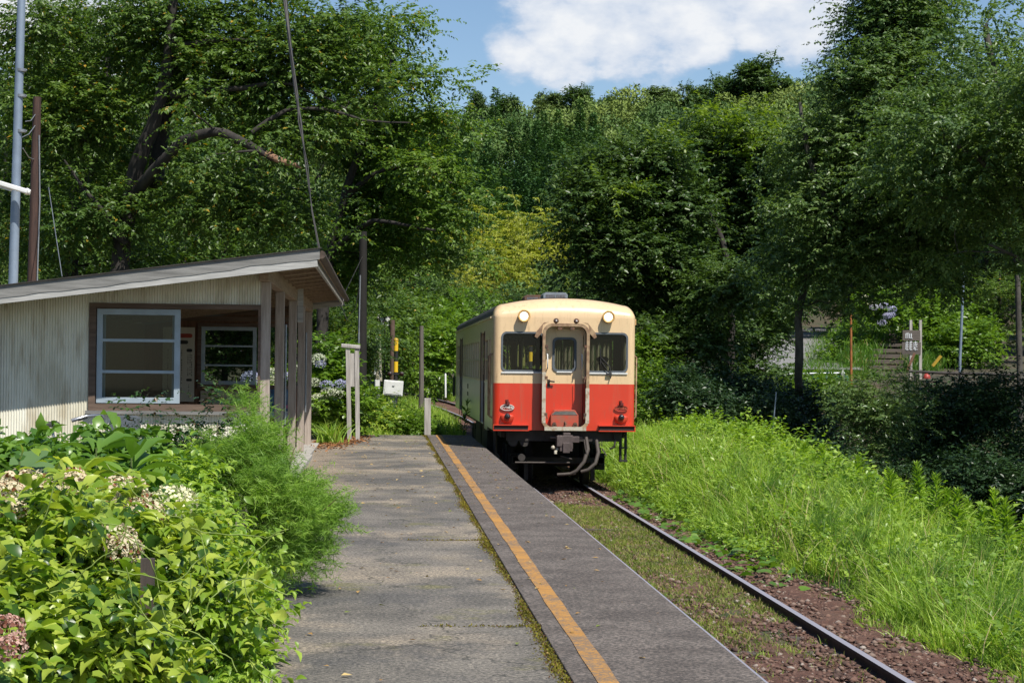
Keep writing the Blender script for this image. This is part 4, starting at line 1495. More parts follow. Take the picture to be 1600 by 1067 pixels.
# gangway door
d = MB().plate([(-.36, 1.18), (.36, 1.18), (.36, 3.09), (-.36, 3.09)], [rrect(-.205, 2.285, .205, 2.895, .08)], .05, .09)
do = d.build('end_door', M['livery'], train)
do['label'] = 'cream and red end door inside the gangway frame'
MB().plate(rrect(-.235, 2.255, .235, 2.925, .10), [rrect(-.19, 2.30, .19, 2.88, .07)], .03, .06).build('window_surround', M['rubber'], do)
MB().plate(rrect(-.15, 2.245, .15, 2.268, .01, 2), (), .02, .0295).build('lower_trim', M['white'], do)
MB().add([(-.2, .07, 2.29), (.2, .07, 2.29), (.2, .07, 2.89), (-.2, .07, 2.89)], [(0, 1, 2, 3)]).build('pane', M['glass'], do)
b = MB()
b.tube([(-.30, .05, 2.08), (-.30, -.01, 2.08), (-.19, -.01, 2.065)], .016, 8).bbox((-.325, .035, 1.96), (-.275, .049, 2.11))
b.build('handle', M['black'], do)
b = MB()
for s in (-1, 1):
    b.tube([(s * .335, .05, 2.31), (s * .335, -.06, 2.33), (s * .335, -.06, 2.58), (s * .335, .05, 2.60)], .013, 8)
b.build('handrail', M['white'], do)
MB().bbox((.17, .03, 1.62), (.20, .048, 2.0)).build('raised_strip', M['livery'], do)
b = MB().plate([(-.27, 1.20), (.27, 1.20), (.27, 1.42), (.20, 1.53), (-.20, 1.53), (-.27, 1.42)], (), -.13, .045)
fo = b.build('foot_plate', m_plain('worn_red_plate', (.45, .06, .03), .7, 0, .2, 9, .2, col2=(.30, .10, .06)), do, bevel=.015)
MB().plate([(-.25, 1.435), (.25, 1.435), (.185, 1.50), (-.185, 1.50)], (), -.135, -.1305).build('bare_patch', m_plain('bare_metal', (.20, .19, .17), .6, .3, .2, 10), fo)
b = MB()
for x in (-.2, .2):
    b.cyl((x, -.13, 1.26), (x, -.20, 1.26), .035, n=10).box((x, -.16, 1.22), (.09, .08, .05))
b.tube([(0, -.13, 1.30), (.02, -.19, 1.26), (0, -.18, 1.21)], .014, 6)
b.build('hinges', M['rust'], fo)
# lower front: emblem, lamp, ledge
m_em = m_plain('emblem_white', (.75, .72, .66), .5)
for s, lab in ((-1, 'white rimmed'), (1, 'red painted')):
    x, zc = s * 1.10, 1.565
    em = MB().plate(ellipse(x, zc, .135, .062), [ellipse(x, zc, .122, .050)], -.035, -.02)
    eo = em.build('emblem', m_em if s < 0 else m_plain('emblem_red', (.50, .06, .03), .5), train)
    MB().plate(ellipse(x, zc, .128, .056), (), -.019, -.005).build('field', m_plain('emblem_field', (.30, .03, .02), .6), eo)
    cu = bpy.data.curves.new('lettering', 'FONT')
    cu.body = '小湊鐵道'
    cu.size = .058
    cu.align_x = 'CENTER'
    cu.align_y = 'CENTER'
    cu.extrude = .003
    cu.offset = .0008
    cu.resolution_u = 2
    to = bpy.data.objects.new('text_source', cu)
    C.objects.link(to)
    bpy.context.view_layer.update()
    tm = bpy.data.meshes.new_from_object(to.evaluated_get(bpy.context.evaluated_depsgraph_get()))
    bpy.data.objects.remove(to)
    tm.materials.clear()
    tm.transform(Matrix.Translation((x, -.024, zc)) @ Matrix.Rotation(R(90), 4, 'X'))
    link('lettering', tm, m_em if s < 0 else m_plain('emblem_red_letter', (.55, .12, .06), .5), eo)
    b = MB().tube([(x - .02, -.02, 1.635), (x - .02, -.06, 1.66), (x - .03, -.06, 1.71)], .018, 6).box((x + .01, -.03, 1.645), (.07, .05, .05)).box((x, -.015, 1.68), (.05, .02, .07))
    b.build('lamp_bracket', m_plain('dark_red_bracket', (.16, .02, .015), .6), train)
    t = MB().lathe([(0, -.10), (.06, -.10), (.115, -.085), (.13, -.055), (.13, 0)], 'Y', (x, 0, 1.385), 24)
    for i, v in enumerate(t.v):
        if v.z > 1.405:
            v.z = 1.405 + (v.z - 1.405) * .25
    tl = t.build('tail_lamp', m_plain('tail_housing_red', (.55, .05, .02), .5), train)
    MB().lathe([(.058, -.09), (.056, -.12), (.04, -.145), (.02, -.155), (0, -.158)], 'Y', (x, 0, 1.395), 18).build('lens', m_plain('dark_lens', (.03, .03, .035), .12), tl)
    xa, xb = (-1.372, -.68) if s < 0 else (.66, 1.372)
    b = MB().bbox((xa, -.13, 1.222), (xb, -.002, 1.240)).bbox((xa, -.13, 1.120), (xb, -.002, 1.138))
    b.plate([(xa if s < 0 else xb, 1.138), (xa + .001 if s < 0 else xb - .02, 1.138), (xa + .02 if s < 0 else xb - .02, 1.222), (xa if s < 0 else xb, 1.222)], (), -.12, -.01)
    so_ = b.build('step_ledge', M['livery'], train)
    MB().bbox((xa + .02, -.10, 1.139), (xb - .02, -.004, 1.221)).build('dark_gap', M['trimdark'], so_)
# coupler, hoses and underframe
b = MB().box((0, -.05, .92), (.30, .5, .26)).box((0, -.38, .90), (.24, .26, .30)).box((.0, -.5, .82), (.13, .10, .20)).box((-.13, -.46, .94), (.10, .12, .20)).box((.02, -.36, 1.07), (.14, .16, .06))
b.tube([(-.28, -.2, 1.0), (.34, -.2, 1.0)], .025, 8).box((.20, -.28, .97), (.14, .05, .12))
b.build('coupler', m_plain('coupler_iron', (.095, .07, .065), .7, 0, .2, 9, .3), train, bevel=.012)
b = MB().tube([(-.16, -.42, .80), (-.2, -.46, .74), (-.20, -.46, .70)], .03, 8)
b.lathe([(0, .04), (.04, .02), (.045, -.02), (0, -.045)], 'Z', (-.24, -.42, .82), 10)
b.build('coupler_cap', M['gangway_lo'], train)
M['hose'] = m_plain('grey_brown_hose', (.065, .052, .043), .7, 0, .1, 10)
for pts in ([(.42, -.12, 1.0), (.44, -.28, .78), (.36, -.36, .55), (.22, -.38, .38), (.10, -.36, .32)],
            [(.62, -.12, .95), (.64, -.28, .72), (.58, -.36, .52), (.44, -.38, .40), (.30, -.36, .36)]):
    MB().tube(pts, [.034, .04, .036, .034, .03], 10).build('brake_hose', M['hose'], train)
b = MB().tube([(-.15, -.34, .30), (0, -.36, .31), (.2, -.36, .33)], .03, 8).tube([(-.1, -.40, .66), (.12, -.4, .60)], .012, 6).tube([(-.95, -.2, .52), (.1, -.2, .52)], .018, 6)
b.tube([(.36, -.3, .97), (.38, -.35, .80), (.42, -.34, .66)], .012, 6).tube([(.72, -.2, .8), (.80, -.25, .66)], .012, 6)
b.build('pipes', M['hose'], train)
b = MB()
b.bbox((-1.2, .25, .98), (1.2, LEN - .2, 1.125))
b.bbox((-1.1, .1, .92), (1.1, .25, 1.125))
for y0, y1, x0, x1, z in ((5.2, 7.5, -1.2, -.3, .45), (5.4, 8.2, .3, 1.2, .4), (9, 11.5, -1.15, -.2, .42), (9.2, 12, .2, 1.15, .5)):
    b.bbox((x0, y0, z), (x1, y1, .979))
for x, z, r_ in ((-.97, .90, .09), (-.75, .90, .09), (-.80, .60, .07)):
    b.cyl((x, .12, z), (x, .5, z), r_, n=14)
b.tube([(.95, .1, 1.1), (1.0, .0, .95), (.98, .0, .82), (.9, .05, .78)], .02, 6)
b.build('underframe', M['under'], train)
for yb in (2.6, 16.6):
    bg = MB()
    for s in (-1, 1):
        bg.bbox((s * .80, yb - 1.5, .42), (s * .92, yb + 1.5, .58)).bbox((s * .78, yb - .35, .35), (s * .95, yb + .35, .75))
        for yy_ in (-1.0, 1.0):
            bg.bbox((s * .78, yb + yy_ - .18, .30), (s * .96, yb + yy_ + .18, .62))
            bg.cyl((s * .86, yb + yy_ + .32, .40), (s * .86, yb + yy_ + .32, .72), .08, n=10)
        bg.bbox((s * .62, yb - 1.75, .12), (s * .70, yb - 1.6, .5))
    bg.bbox((-.8, yb - .2, .45), (.8, yb + .2, .8)).bbox((-.9, yb - 1.5, .45), (.9, yb - 1.38, .56))
    bo = bg.build('bogie', M['under'], train)
    for yy_ in (-1.0, 1.0):
        wz = MB()
        for s in (-1, 1):
            wz.lathe([(0, s * .49), (.36, s * .49), (.445, s * .50), (.445, s * .525), (.43, s * .53), (.425, s * .64), (.34, s * .63), (.10, s * .60), (.10, s * .70), (0, s * .70)], 'X', (0, yb + yy_, .43), 28)
        wz.cyl((-.5, yb + yy_, .43), (.5, yb + yy_, .43), .07, n=12)
        wz.build('wheelset', M['tyre'], bo)
b = MB()
for x in (1.12, 1.22):
    b.tube([(x, .18, 1.12), (x, .18, .52)], .028, 8)
for z in (.55, .8):
    b.box((1.17, .15, z), (.16, .14, .03))
b.build('step_ladder', M['black'], train)
b = MB().tube([(-1.26, .9, 1.12), (-1.26, .9, .5)], .028, 8).tube([(-1.26, 1.3, 1.12), (-1.26, 1.3, .5)], .028, 8).box((-1.26, 1.1, .55), (.14, .45, .03))
b.build('step_ladder', M['black'], train)
MB().plate([(-1.4, 19.2), (-1.4, 19.4), (-1.46, 19.4), (-1.46, 19.2)], (), 1.45, 2.0, 'Z').build('rear_side_box', M['black'], train)
MB().box((HW + .03, .45, 3.24), (.06, .12, .12)).build('side_lamp', m_plain('side_lamp_cream', (.6, .36, .15), .5), train, bevel=.01)
# interior
b = MB()
b.bbox((-HW + .06, .1, 1.16), (HW - .06, LEN - .1, 1.2))
b.build('floor', m_plain('car_floor', (.10, .08, .06), .8), train)
b = MB()
b.grid(lambda u, v: ((-1.3 + 2.6 * u), .3 + (LEN - .4) * v, 3.22 + .12 * math.sin(u * math.pi)), 10, 2)
b.build('ceiling', m_plain('car_ceiling', (.12, .12, .11), .7), train)
for y, nm in ((1.75, 0), (LEN - 1.75, 1)):
    MB().plate([(-HW + .06, 1.2), (HW - .06, 1.2), (HW - .06, 3.3), (-HW + .06, 3.3)], [rrect(-1.15, 2.1, -.42, 2.92, .04, 2), rrect(-.34, 1.22, .34, 3.05, .03, 2), rrect(.42, 2.1, 1.15, 2.92, .04, 2)], y, y + .04).build('cab_partition', M['cabpaint'], train)
for s in (-1, 1):
    b = MB()
    for y0, y1 in ((5.2, 14.3), (16.4, 17.6), (1.95, 3.0)):
        b.bbox((s * 1.3, y0, 1.2), (s * .85, y1, 1.62)).bbox((s * 1.3, y0, 1.62), (s * 1.18, y1, 2.03))
    b.build('bench_seat', M['seat'], train, bevel=.03)
b = MB().bbox((.45, .15, 1.2), (1.25, .55, 2.12)).bbox((.55, .2, 2.12), (.8, .5, 2.2)).cyl((.6, .45, 2.2), (.6, .45, 2.28), .05, n=10).bbox((-1.25, .15, 1.2), (-.5, .4, 2.0))
b.build('control_desk', M['cabpaint'], train, bevel=.015)
b = MB()
for y in (3.2, 4.8, 8, 11, 14.6):
    b.tube([(-.6, y, 1.2), (-.6, y, 3.25)], .018, 8)
b.build('grab_pole', M['steel'], train)
b = MB().bbox((.62, 1.05, 1.2), (1.12, 1.45, 1.68)).bbox((.62, 1.42, 1.68), (1.12, 1.5, 2.25))
b.build('driver_seat', M['seat'], train, bevel=.03)

# driver: one skinned figure, seated
def skin_person(name, verts, edges, radii, mat, parent, root=0, sub=2):
    me = bpy.data.meshes.new(name)
    me.from_pydata(verts, edges, [])
    o = link(name, me, None, parent)
    mo = o.modifiers.new('skin', 'SKIN')
    mo.use_smooth_shade = True
    ms_ = o.modifiers.new('sub', 'SUBSURF')
    ms_.levels = ms_.render_levels = sub
    for i, r_ in enumerate(radii):
        sv = me.skin_vertices[0].data[i]
        sv.radius = r_ if isinstance(r_, tuple) else (r_, r_)
        sv.use_root = (i == root)
    bpy.context.view_layer.update()
    m2 = bpy.data.meshes.new_from_object(o.evaluated_get(bpy.context.evaluated_depsgraph_get()))
    o.modifiers.clear()
    o.data = m2
    m2.materials.clear()
    m2.materials.append(mat)
    return o


dp = Vector((TXC + .87, TYF + 1.22, RAILZ + 1.70))
pr = thing('person', dp, 'driver in dark uniform and cap seated behind the right front window of the railcar', 'person')
V = [(0, 0, 0), (0, .02, .22), (0, 0, .45), (0, -.01, .54), (0, -.02, .64), (0, -.03, .72), (0, -.02, .80),
     (-.19, 0, .44), (-.25, -.12, .22), (-.20, -.38, .26), (.19, 0, .44), (.25, -.12, .22), (.20, -.38, .26),
     (-.10, -.05, -.02), (-.14, -.45, .0), (-.14, -.5, -.42), (.10, -.05, -.02), (.14, -.45, .0), (.14, -.5, -.42)]
E = [(0, 1), (1, 2), (2, 3), (3, 4), (4, 5), (5, 6), (2, 7), (7, 8), (8, 9), (2, 10), (10, 11), (11, 12), (0, 13), (13, 14), (14, 15), (0, 16), (16, 17), (17, 18)]
RD = [.15, .14, .15, .055, .075, .095, .06, .07, .05, .038, .07, .05, .038, .09, .07, .05, .09, .07, .05]
m, nt, bs, out = newmat('uniform_and_skin')
t = nt.nodes.new('ShaderNodeTexCoord')
sxyz = nt.nodes.new('ShaderNodeSeparateXYZ')
nt.links.new(t.outputs['Object'], sxyz.inputs[0])
nt.links.new(mixc(nt, mathn(nt, 'GREATER_THAN', sxyz.outputs[2], .55), (.03, .035, .06), (.45, .27, .19)), bs.inputs['Base Color'])
bs.inputs['Roughness'].default_value = .7
skin_person('body', V, E, RD, m, pr)
MB().lathe([(0, .87), (.08, .86), (.125, .83), (.12, .79), (.10, .76)], c=(0, -.02, 0), n=20).plate(ellipse(0, -.13, .085, .07), (), .755, .77, 'Z').build('cap', m_plain('navy_cap', (.02, .025, .05), .7), pr)
sk = m_plain('skin', (.45, .27, .19), .5, 0, .03)
for s in (-1, 1):
    b = MB().box((s * .19, -.42, .26), (.075, .09, .035))
    for k in range(4):
        b.tube([(s * .19 + (k - 1.5) * .019, -.46, .265), (s * .19 + (k - 1.5) * .02, -.51 - .004 * (k % 3), .262), (s * .19 + (k - 1.5) * .018, -.525, .235)], [.0095, .009, .007], 6)
    b.tube([(s * .155, -.41, .262), (s * .135, -.45, .26), (s * .14, -.475, .25)], [.012, .010, .008], 6)
    b.build('hand', sk, pr, bevel=.008)
b = MB()
b.tube([(0, -.118, .715), (0, -.136, .69), (0, -.128, .68)], [.008, .013, .010], 8)
for s in (-1, 1):
    b.tube([(s * .096, -.02, .72), (s * .108, -.015, .70), (s * .098, -.02, .675)], [.012, .014, .008], 6)
b.build('nose_and_ears', sk, pr)
b = MB()
for s in (-1, 1):
    b.lathe([(0, -.012), (.008, -.009), (.012, 0)], 'Y', (s * .035, -.108, .722), 8)
b.bbox((-.025, -.118, .648), (.025, -.108, .654))
b.build('eyes_and_mouth', M['black'], pr)

# ------------------------------------------------------------------ vegetation
def lobe(px, py, Y, rpx, rpy, ry=None, wt=1.):
    s = FPX / Y
    c = P(px, py, Y)
    rx, rz = rpx / s, rpy / s
    return (np.array(c), np.array((rx, ry if ry else (rx + rz) * .55, rz)), wt)


def clumps(rg, lobes, n, power=.42):
    vol = np.array([l[2] * (l[1][0] * l[1][2]) for l in lobes])
    cnt = np.maximum(1, np.round(n * vol / vol.sum()).astype(int))
    cs, outd = [], []
    for (c, r_, _), k in zip(lobes, cnt):
        q = sphere_pts(rg, k, power)
        cs.append(c + q * r_)
        outd.append(q)
    return np.concatenate(cs), np.concatenate(outd)


def crown_mesh(name, rg, lobes, n, S, K, leaf, L, cr=.8, cflat=.42, droop=.3, flat=1.2, tmpl=T_LEAF, wide=1., power=.42, off=(0, 0, 0), jit=.35, outw=.8, marg=.75):
    mh, mv = marg * (cr + .45 * L), marg * (cr * cflat + .25 * L)      # how far the leaves reach beyond a clump's middle
    lobes = [(c, np.maximum(r_ * .3, r_ - np.array((mh, mh, mv))), w_) for c, r_, w_ in lobes]
    cs, od = clumps(rg, lobes, n, power)
    q = sphere_pts(rg, len(cs) * S, .5)
    cc = np.repeat(cs, S, 0)
    oo = np.repeat(od, S, 0)
    crr = cr * np.repeat(rg.uniform(.6, 1.3, len(cs)), S)[:, None]
    p = cc + q * crr * np.array([1, 1, cflat])
    d = q * np.array([1, 1, .35]) * .9 + oo * outw * np.array([1, 1, .5]) + rg.normal(0, .35, p.shape) + UP * .08
    v, f = sprays(rg, p, d, L, K, leaf, droop, flat, tmpl, wide, jit)
    return npmesh(name, v - np.array(off), f, True), cs


def branches(rg, base, limbs, targets, off, rmin=.012, k_rad=.55, wob=.1, sides=7, lift=.25):
    "tubes for trunk and limbs, and a branch from the nearest wood to every leaf clump"
    b = MB(off)
    nodes, rads = [], []
    for pts, r0, r1 in limbs:
        pts = [Vector(p) for p in pts]
        sm = []
        for i in range(len(pts) - 1):
            p0, p1, p2, p3 = pts[max(i - 1, 0)], pts[i], pts[i + 1], pts[min(i + 2, len(pts) - 1)]
            m = max(2, int((p2 - p1).length / .35))
            for j in range(m):
                t = j / m
                q = .5 * ((2 * p1) + (-p0 + p2) * t + (2 * p0 - 5 * p1 + 4 * p2 - p3) * t * t + (-p0 + 3 * p1 - 3 * p2 + p3) * t ** 3)
                sm.append(q + Vector(rg.normal(0, .012, 3)))
        sm.append(pts[-1])
        n = len(sm)
        rr = [r0 + (r1 - r0) * i / (n - 1) for i in range(n)]
        rr = [a * (1 + .06 * math.sin(i * 1.7)) for i, a in enumerate(rr)]
        b.tube(sm, rr, sides + 3)
        nodes += [tuple(p) for p in sm[n // 5:]]
        rads += rr[n // 5:]
    nodes, rads = list(nodes), list(rads)
    bp = np.array(base)
    order = np.argsort(np.linalg.norm(targets - bp, axis=1))
    N = np.array(nodes)
    RR = np.array(rads)
    for ti in order:
        t = targets[ti]
        dv = N - t
        dist = np.linalg.norm(dv, axis=1) + np.maximum(0, dv[:, 2]) * .6
        i = int(np.argmin(dist))
        p0 = N[i]
        ln = float(np.linalg.norm(t - p0))
        if ln < .15:
            continue
        r0 = max(rmin, min(RR[i] * .75, rmin + .016 * ln))
        m = 5
        pts = []
        for j in range(m + 1):
            u = j / m
            q = p0 + (t - p0) * u + UP * (lift * ln * u * (1 - u)) + (rg.normal(0, wob * ln * .35, 3) if 0 < j < m else 0)
            pts.append(Vector(q))
        rr = [r0 + (rmin * .5 - r0) * j / m for j in range(m + 1)]
        b.tube(pts, rr, 5, caps=False)
        N = np.concatenate([N, np.array([tuple(x) for x in pts[1:]])])
        RR = np.concatenate([RR, np.array(rr[1:])])
    return b


def make_tree(name, label, cat_, group, base, limbs, lobes, leafm, barkm, seed, n=120, S=22, K=20, leaf=.11, L=.7, second=None, trunk='trunk', crown='crown', bk=None, **kw):
    rg = np.random.default_rng(seed)
    base = Vector(base)
    t = thing(name, base, label, cat_, group)
    me, cs = crown_mesh(name + '_' + crown, rg, lobes, n, S, K, leaf, L, off=base, **kw)
    link(crown, me, leafm, t)
    if second:
        lb2, m2, n2, nm2 = second
        me2, c2 = crown_mesh(name + '_' + nm2, rg, lb2, n2, S, K, leaf, L, off=base, **kw)
        link(nm2, me2, m2, t)
        cs = np.concatenate([cs, c2])
    bk = bk or {}
    if len(cs) > 260:
        cs = cs[rg.permutation(len(cs))[:260]]
    branches(rg, base, limbs, cs, base, **bk).build(trunk, barkm, t, recalc=False)
    return t


# --- the cherry trees at the left
Y = 43.
b0 = Vector(P(190, 560, Y))
b0.z = 0
limbs = [([b0, P(188, 420, Y), P(200, 330, Y), P(214, 260, Y - .2), P(238, 200, Y - .5), P(258, 130, Y - .8), P(268, 40, Y - 1), P(270, -40, Y - 1.2)], .30, .09),
         ([P(212, 300, Y - .1), P(245, 262, Y - .8), P(285, 222, Y - 1.4), P(335, 207, Y - 1.9), P(372, 218, Y - 2.2), P(405, 236, Y - 2.4), P(440, 252, Y - 2.5)], .135, .07),
         ([P(270, 75, Y - .9), P(310, 68, Y - 1.1), P(360, 62, Y - 1.2), P(420, 66, Y - 1.3), P(470, 76, Y - 1.4)], .085, .015),
         ([P(270, 150, Y - .8), P(320, 142, Y - 1.2), P(380, 138, Y - 1.5), P(430, 128, Y - 1.7), P(480, 140, Y - 1.8), P(540, 170, Y - 1.8)], .085, .014),
         ([P(395, 205, Y - 2.0), P(450, 172, Y - 2), P(510, 172, Y - 2), P(570, 188, Y - 2), P(640, 192, Y - 2)], .055, .012),
         ([P(240, 290, Y + .2), P(252, 220, Y + .6), P(262, 170, Y + .5), P(280, 100, Y + .8)], .2, .08),
         ([P(195, 380, Y - .3), P(160, 330, Y - .6), P(135, 300, Y - .8), P(100, 250, Y - 1)], .10, .02)]
L_ = [lobe(250, 50, Y, 130, 95), lobe(110, 170, Y, 125, 95), lobe(330, 120, Y - .5, 120, 80), lobe(450, 90, Y - 1, 120, 90), lobe(540, 40, Y - 1, 90, 70),
      lobe(480, 200, Y - 1.2, 110, 70), lobe(330, 300, Y - .5, 110, 65), lobe(150, 330, Y, 110, 75), lobe(440, 330, Y - .5, 110, 65), lobe(60, 40, Y, 90, 80), lobe(395, 20, Y, 100, 70), lobe(565, 150, Y - 1, 70, 60), lobe(330, 250, Y - 3, 60, 22, .4), lobe(420, 205, Y - 3, 70, 22, .4), lobe(300, 165, Y - 2.6, 60, 20, .4)]
ch = make_tree('cherry_tree', 'large old cherry tree with dark curving limbs behind the shelter', 'tree', 'cherry trees behind the shelter', b0, limbs, L_, M['cherry'], M['bark'], 11,
               n=250, S=24, K=20, leaf=.115, L=.72, cr=.85, droop=.45)
MBs = MB(b0).tube([P(438, 251, Y - 2.5), P(452, 256, Y - 2.55), P(462, 258, Y - 2.6), P(470, 263, Y - 2.6)], [.071, .06, .045, .018], 9)
MBs.tube([P(415, 241, Y - 2.43), P(428, 247, Y - 2.47), P(440, 252, Y - 2.52)], [.078, .076, .073], 9).build('bare_stub', M['deadwood'], ch)
Y = 47.
b0 = Vector(P(118, 560, Y))
b0.z = 0
limbs = [([b0, P(110, 420, Y), P(118, 330, Y), P(120, 220, Y), P(105, 130, Y), P(80, 60, Y), P(55, -10, Y)], .27, .08),
         ([P(165, 165, Y - .6), P(125, 95, Y - 1), P(92, 50, Y - 1.2), P(60, 0, Y - 1.4)], .08, .04),
         ([P(118, 330, Y), P(150, 240, Y - .5), P(165, 150, Y - 1), P(172, 60, Y - 1)], .12, .05)]
L_ = [lobe(60, 130, Y, 110, 90), lobe(150, 60, Y, 110, 80), lobe(30, 270, Y, 90, 80), lobe(160, 240, Y, 90, 80), lobe(90, 380, Y, 110, 60), lobe(230, 200, Y, 70, 80), lobe(220, 400, Y, 90, 50)]
make_tree('cherry_tree', 'smaller leaning cherry tree at the far left behind the two poles', 'tree', 'cherry trees behind the shelter', b0, limbs, L_, M['cherry'], M['bark'], 12,
          n=120, S=22, K=18, leaf=.12, L=.75, cr=.85, droop=.45)
Y = 50.
b0 = Vector(P(500, 590, Y))
b0.z = 0
limbs = [([b0, P(505, 470, Y), P(515, 400, Y), P(535, 320, Y - .4), P(560, 240, Y - .8), P(590, 160, Y - 1), P(615, 80, Y - 1)], .2, .06),
         ([P(515, 400, Y), P(545, 370, Y - .5), P(585, 345, Y - 1.4), P(630, 352, Y - 2), P(680, 360, Y - 2.2)], .09, .03),
         ([P(540, 310, Y - .4), P(590, 270, Y - 1), P(650, 262, Y - 1.6), P(700, 285, Y - 2)], .09, .03)]
L_ = [lobe(622, 35, Y - 1, 62, 30), lobe(630, 128, Y - 1, 75, 34, wt=1.2), lobe(655, 190, Y - 1, 66, 36), lobe(660, 262, Y - 1.5, 72, 40), lobe(680, 338, Y - 1.5, 68, 42), lobe(600, 320, Y, 85, 60), lobe(560, 200, Y, 85, 80),
      lobe(660, 405, Y - 1, 66, 30), lobe(590, 385, Y, 75, 34), lobe(560, 90, Y, 80, 70), lobe(705, 120, Y - 1, 40, 14, 1.), lobe(718, 200, Y - 1.2, 40, 26, 1.), lobe(728, 300, Y - 1.5, 40, 30, 1.), lobe(735, 400, Y - 1, 34, 30, 1.), lobe(525, 410, Y + 1, 60, 50)]
make_tree('cherry_tree', 'bright leafy cherry tree reaching out towards the sky right of the shelter roof', 'tree', 'cherry trees behind the shelter', b0, limbs, L_, M['cherry2'], M['bark'], 13,
          n=190, S=22, K=20, leaf=.125, L=.8, cr=.75, cflat=.34, droop=.5)

# --- big trees at the right
Y = 48.
b0 = Vector(P(1248, 620, Y + 3))
b0.z = -1.4
limbs = [([b0, P(1248, 560, Y), P(1250, 480, Y), P(1275, 400, Y), P(1330, 310, Y), P(1352, 250, Y), P(1345, 160, Y), P(1335, 60, Y)], .13, .06),
         ([P(1345, 400, Y), P(1300, 330, Y - 1), P(1265, 250, Y - 1), P(1250, 160, Y - 1)], .12, .04),
         ([P(1348, 350, Y), P(1400, 280, Y - 1), P(1440, 200, Y - 1.2), P(1450, 120, Y - 1)], .12, .04)]
L_ = [lobe(1385, 45, Y, 85, 62), lobe(1400, -20, Y, 80, 60), lobe(1310, 125, Y, 58, 52), lobe(1400, 140, Y - 1, 105, 75), lobe(1300, 235, Y - .5, 92, 62), lobe(1410, 260, Y - 1.5, 115, 70), lobe(1310, 330, Y - 1, 100, 52), lobe(1420, 360, Y - 1.5, 100, 48),
      lobe(1265, 300, Y, 52, 62), lobe(1330, 410, Y - 1, 92, 36), lobe(1430, 30, Y, 80, 60), lobe(1240, 390, Y, 60, 45), lobe(1230, 470, Y, 46, 34), lobe(1320, 470, Y - 1, 60, 24), lobe(1450, 440, Y - 1.5, 70, 34)]
make_tree('broadleaf_tree', 'tall grey green broadleaf tree with drooping layers above the log steps', 'tree', 'tall trees right of the track', b0, limbs, L_, M['zelkova'], M['bark2'], 21,
          n=330, S=22, K=20, leaf=.12, L=.75, cr=.85, cflat=.3, droop=.5, marg=.45)
Y = 42.
b0 = Vector(P(1650, 700, Y))
b0.z = -1.6
limbs = [([b0, P(1640, 520, Y), P(1620, 400, Y), P(1590, 280, Y), P(1560, 160, Y), P(1540, 40, Y)], .25, .06),
         ([P(1620, 420, Y), P(1580, 398, Y - 1), P(1545, 382, Y - 1.3)], .06, .025),
         ([P(1600, 310, Y), P(1530, 250, Y - 1), P(1480, 220, Y - 1)], .1, .03)]
L_ = [lobe(1530, 40, Y, 90, 70), lobe(1600, 120, Y, 100, 90), lobe(1510, 190, Y - .5, 85, 65), lobe(1590, 270, Y - 1, 90, 62), lobe(1500, 310, Y - .5, 80, 55), lobe(1590, 360, Y - 1, 80, 42), lobe(1480, 390, Y, 75, 34), lobe(1640, 450, Y, 70, 50), lobe(1720, 250, Y, 120, 160), (np.array((14.5, 37., 7.)), np.array((3., 3., 2.2)), 1.), (np.array((17.5, 41., 8.)), np.array((3.4, 3.4, 2.4)), 1.), (np.array((13.2, 42., 6.2)), np.array((2.8, 2.8, 1.6)), 1.), (np.array((19., 36., 9.)), np.array((3., 3., 2.5)), 1.), (np.array((14.5, 44.5, 7.4)), np.array((3., 3., 2.)), 1.), (np.array((17., 47., 8.)), np.array((3., 3., 2.)), 1.)] + [(np.array((x_, y_, 6.9 + .5 * math.sin(x_ + y_))), np.array((2.9, 2.9, 1.7)), 1.) for x_ in (12.6, 15.4, 18.2, 21) for y_ in (34.5, 38, 41.5, 45, 48.5) if 600 + FPX * x_ / y_ > 1490 and not (x_ < 13 and y_ < 40)]  # numeric lobes are unseen crown, added and gapped to set the hollow's shade
make_tree('broadleaf_tree', 'broad layered tree hanging in from the right edge of the photo', 'tree', 'tall trees right of the track', b0, limbs, L_, M['zelkova'], M['bark2'], 22,
          n=760, S=22, K=18, leaf=.125, L=.7, cr=.8, cflat=.3, droop=.5, marg=.45)
Y = 57.
b0 = Vector(P(1140, 620, Y))
b0.z = -.8
limbs = [([b0, P(1142, 540, Y), P(1143, 470, Y), P(1130, 380, Y), P(1090, 310, Y), P(1040, 270, Y), P(1000, 240, Y)], .16, .05),
         ([P(1143, 460, Y), P(1080, 430, Y - 1), P(1000, 410, Y - 1.5), P(920, 390, Y - 1.5)], .1, .03),
         ([P(1090, 310, Y), P(1020, 320, Y - 1), P(950, 310, Y - 1)], .09, .03)]
L_ = [lobe(985, 250, Y, 72, 42), lobe(925, 262, Y, 42, 36), lobe(950, 310, Y - 1, 82, 42), lobe(905, 345, Y - 1, 46, 36), lobe(970, 385, Y - 1, 92, 42), lobe(1050, 330, Y, 75, 62), lobe(1055, 415, Y, 80, 52), lobe(905, 420, Y - .5, 50, 28),
      lobe(985, 450, Y, 70, 36), lobe(1065, 490, Y, 72, 46), lobe(1035, 250, Y, 50, 36), lobe(1030, 530, Y - 2, 60, 40), lobe(1090, 540, Y - 2.5, 60, 44), lobe(1130, 450, Y - 2.5, 60, 50), lobe(1010, 590, Y - 2, 44, 30)]
make_tree('broadleaf_tree', 'dark spreading broadleaf tree rising behind the railcar', 'tree', 'tall trees right of the track', b0, limbs, L_, M['oak'], M['bark'], 23,
          n=300, S=20, K=18, leaf=.15, L=.8, cr=.9, cflat=.35, droop=.3, second=([lobe(1035, 222, Y, 36, 14), lobe(960, 290, Y - 2, 22, 8)], M['lit'], 3, 'young_leaves'))
Y = 61.
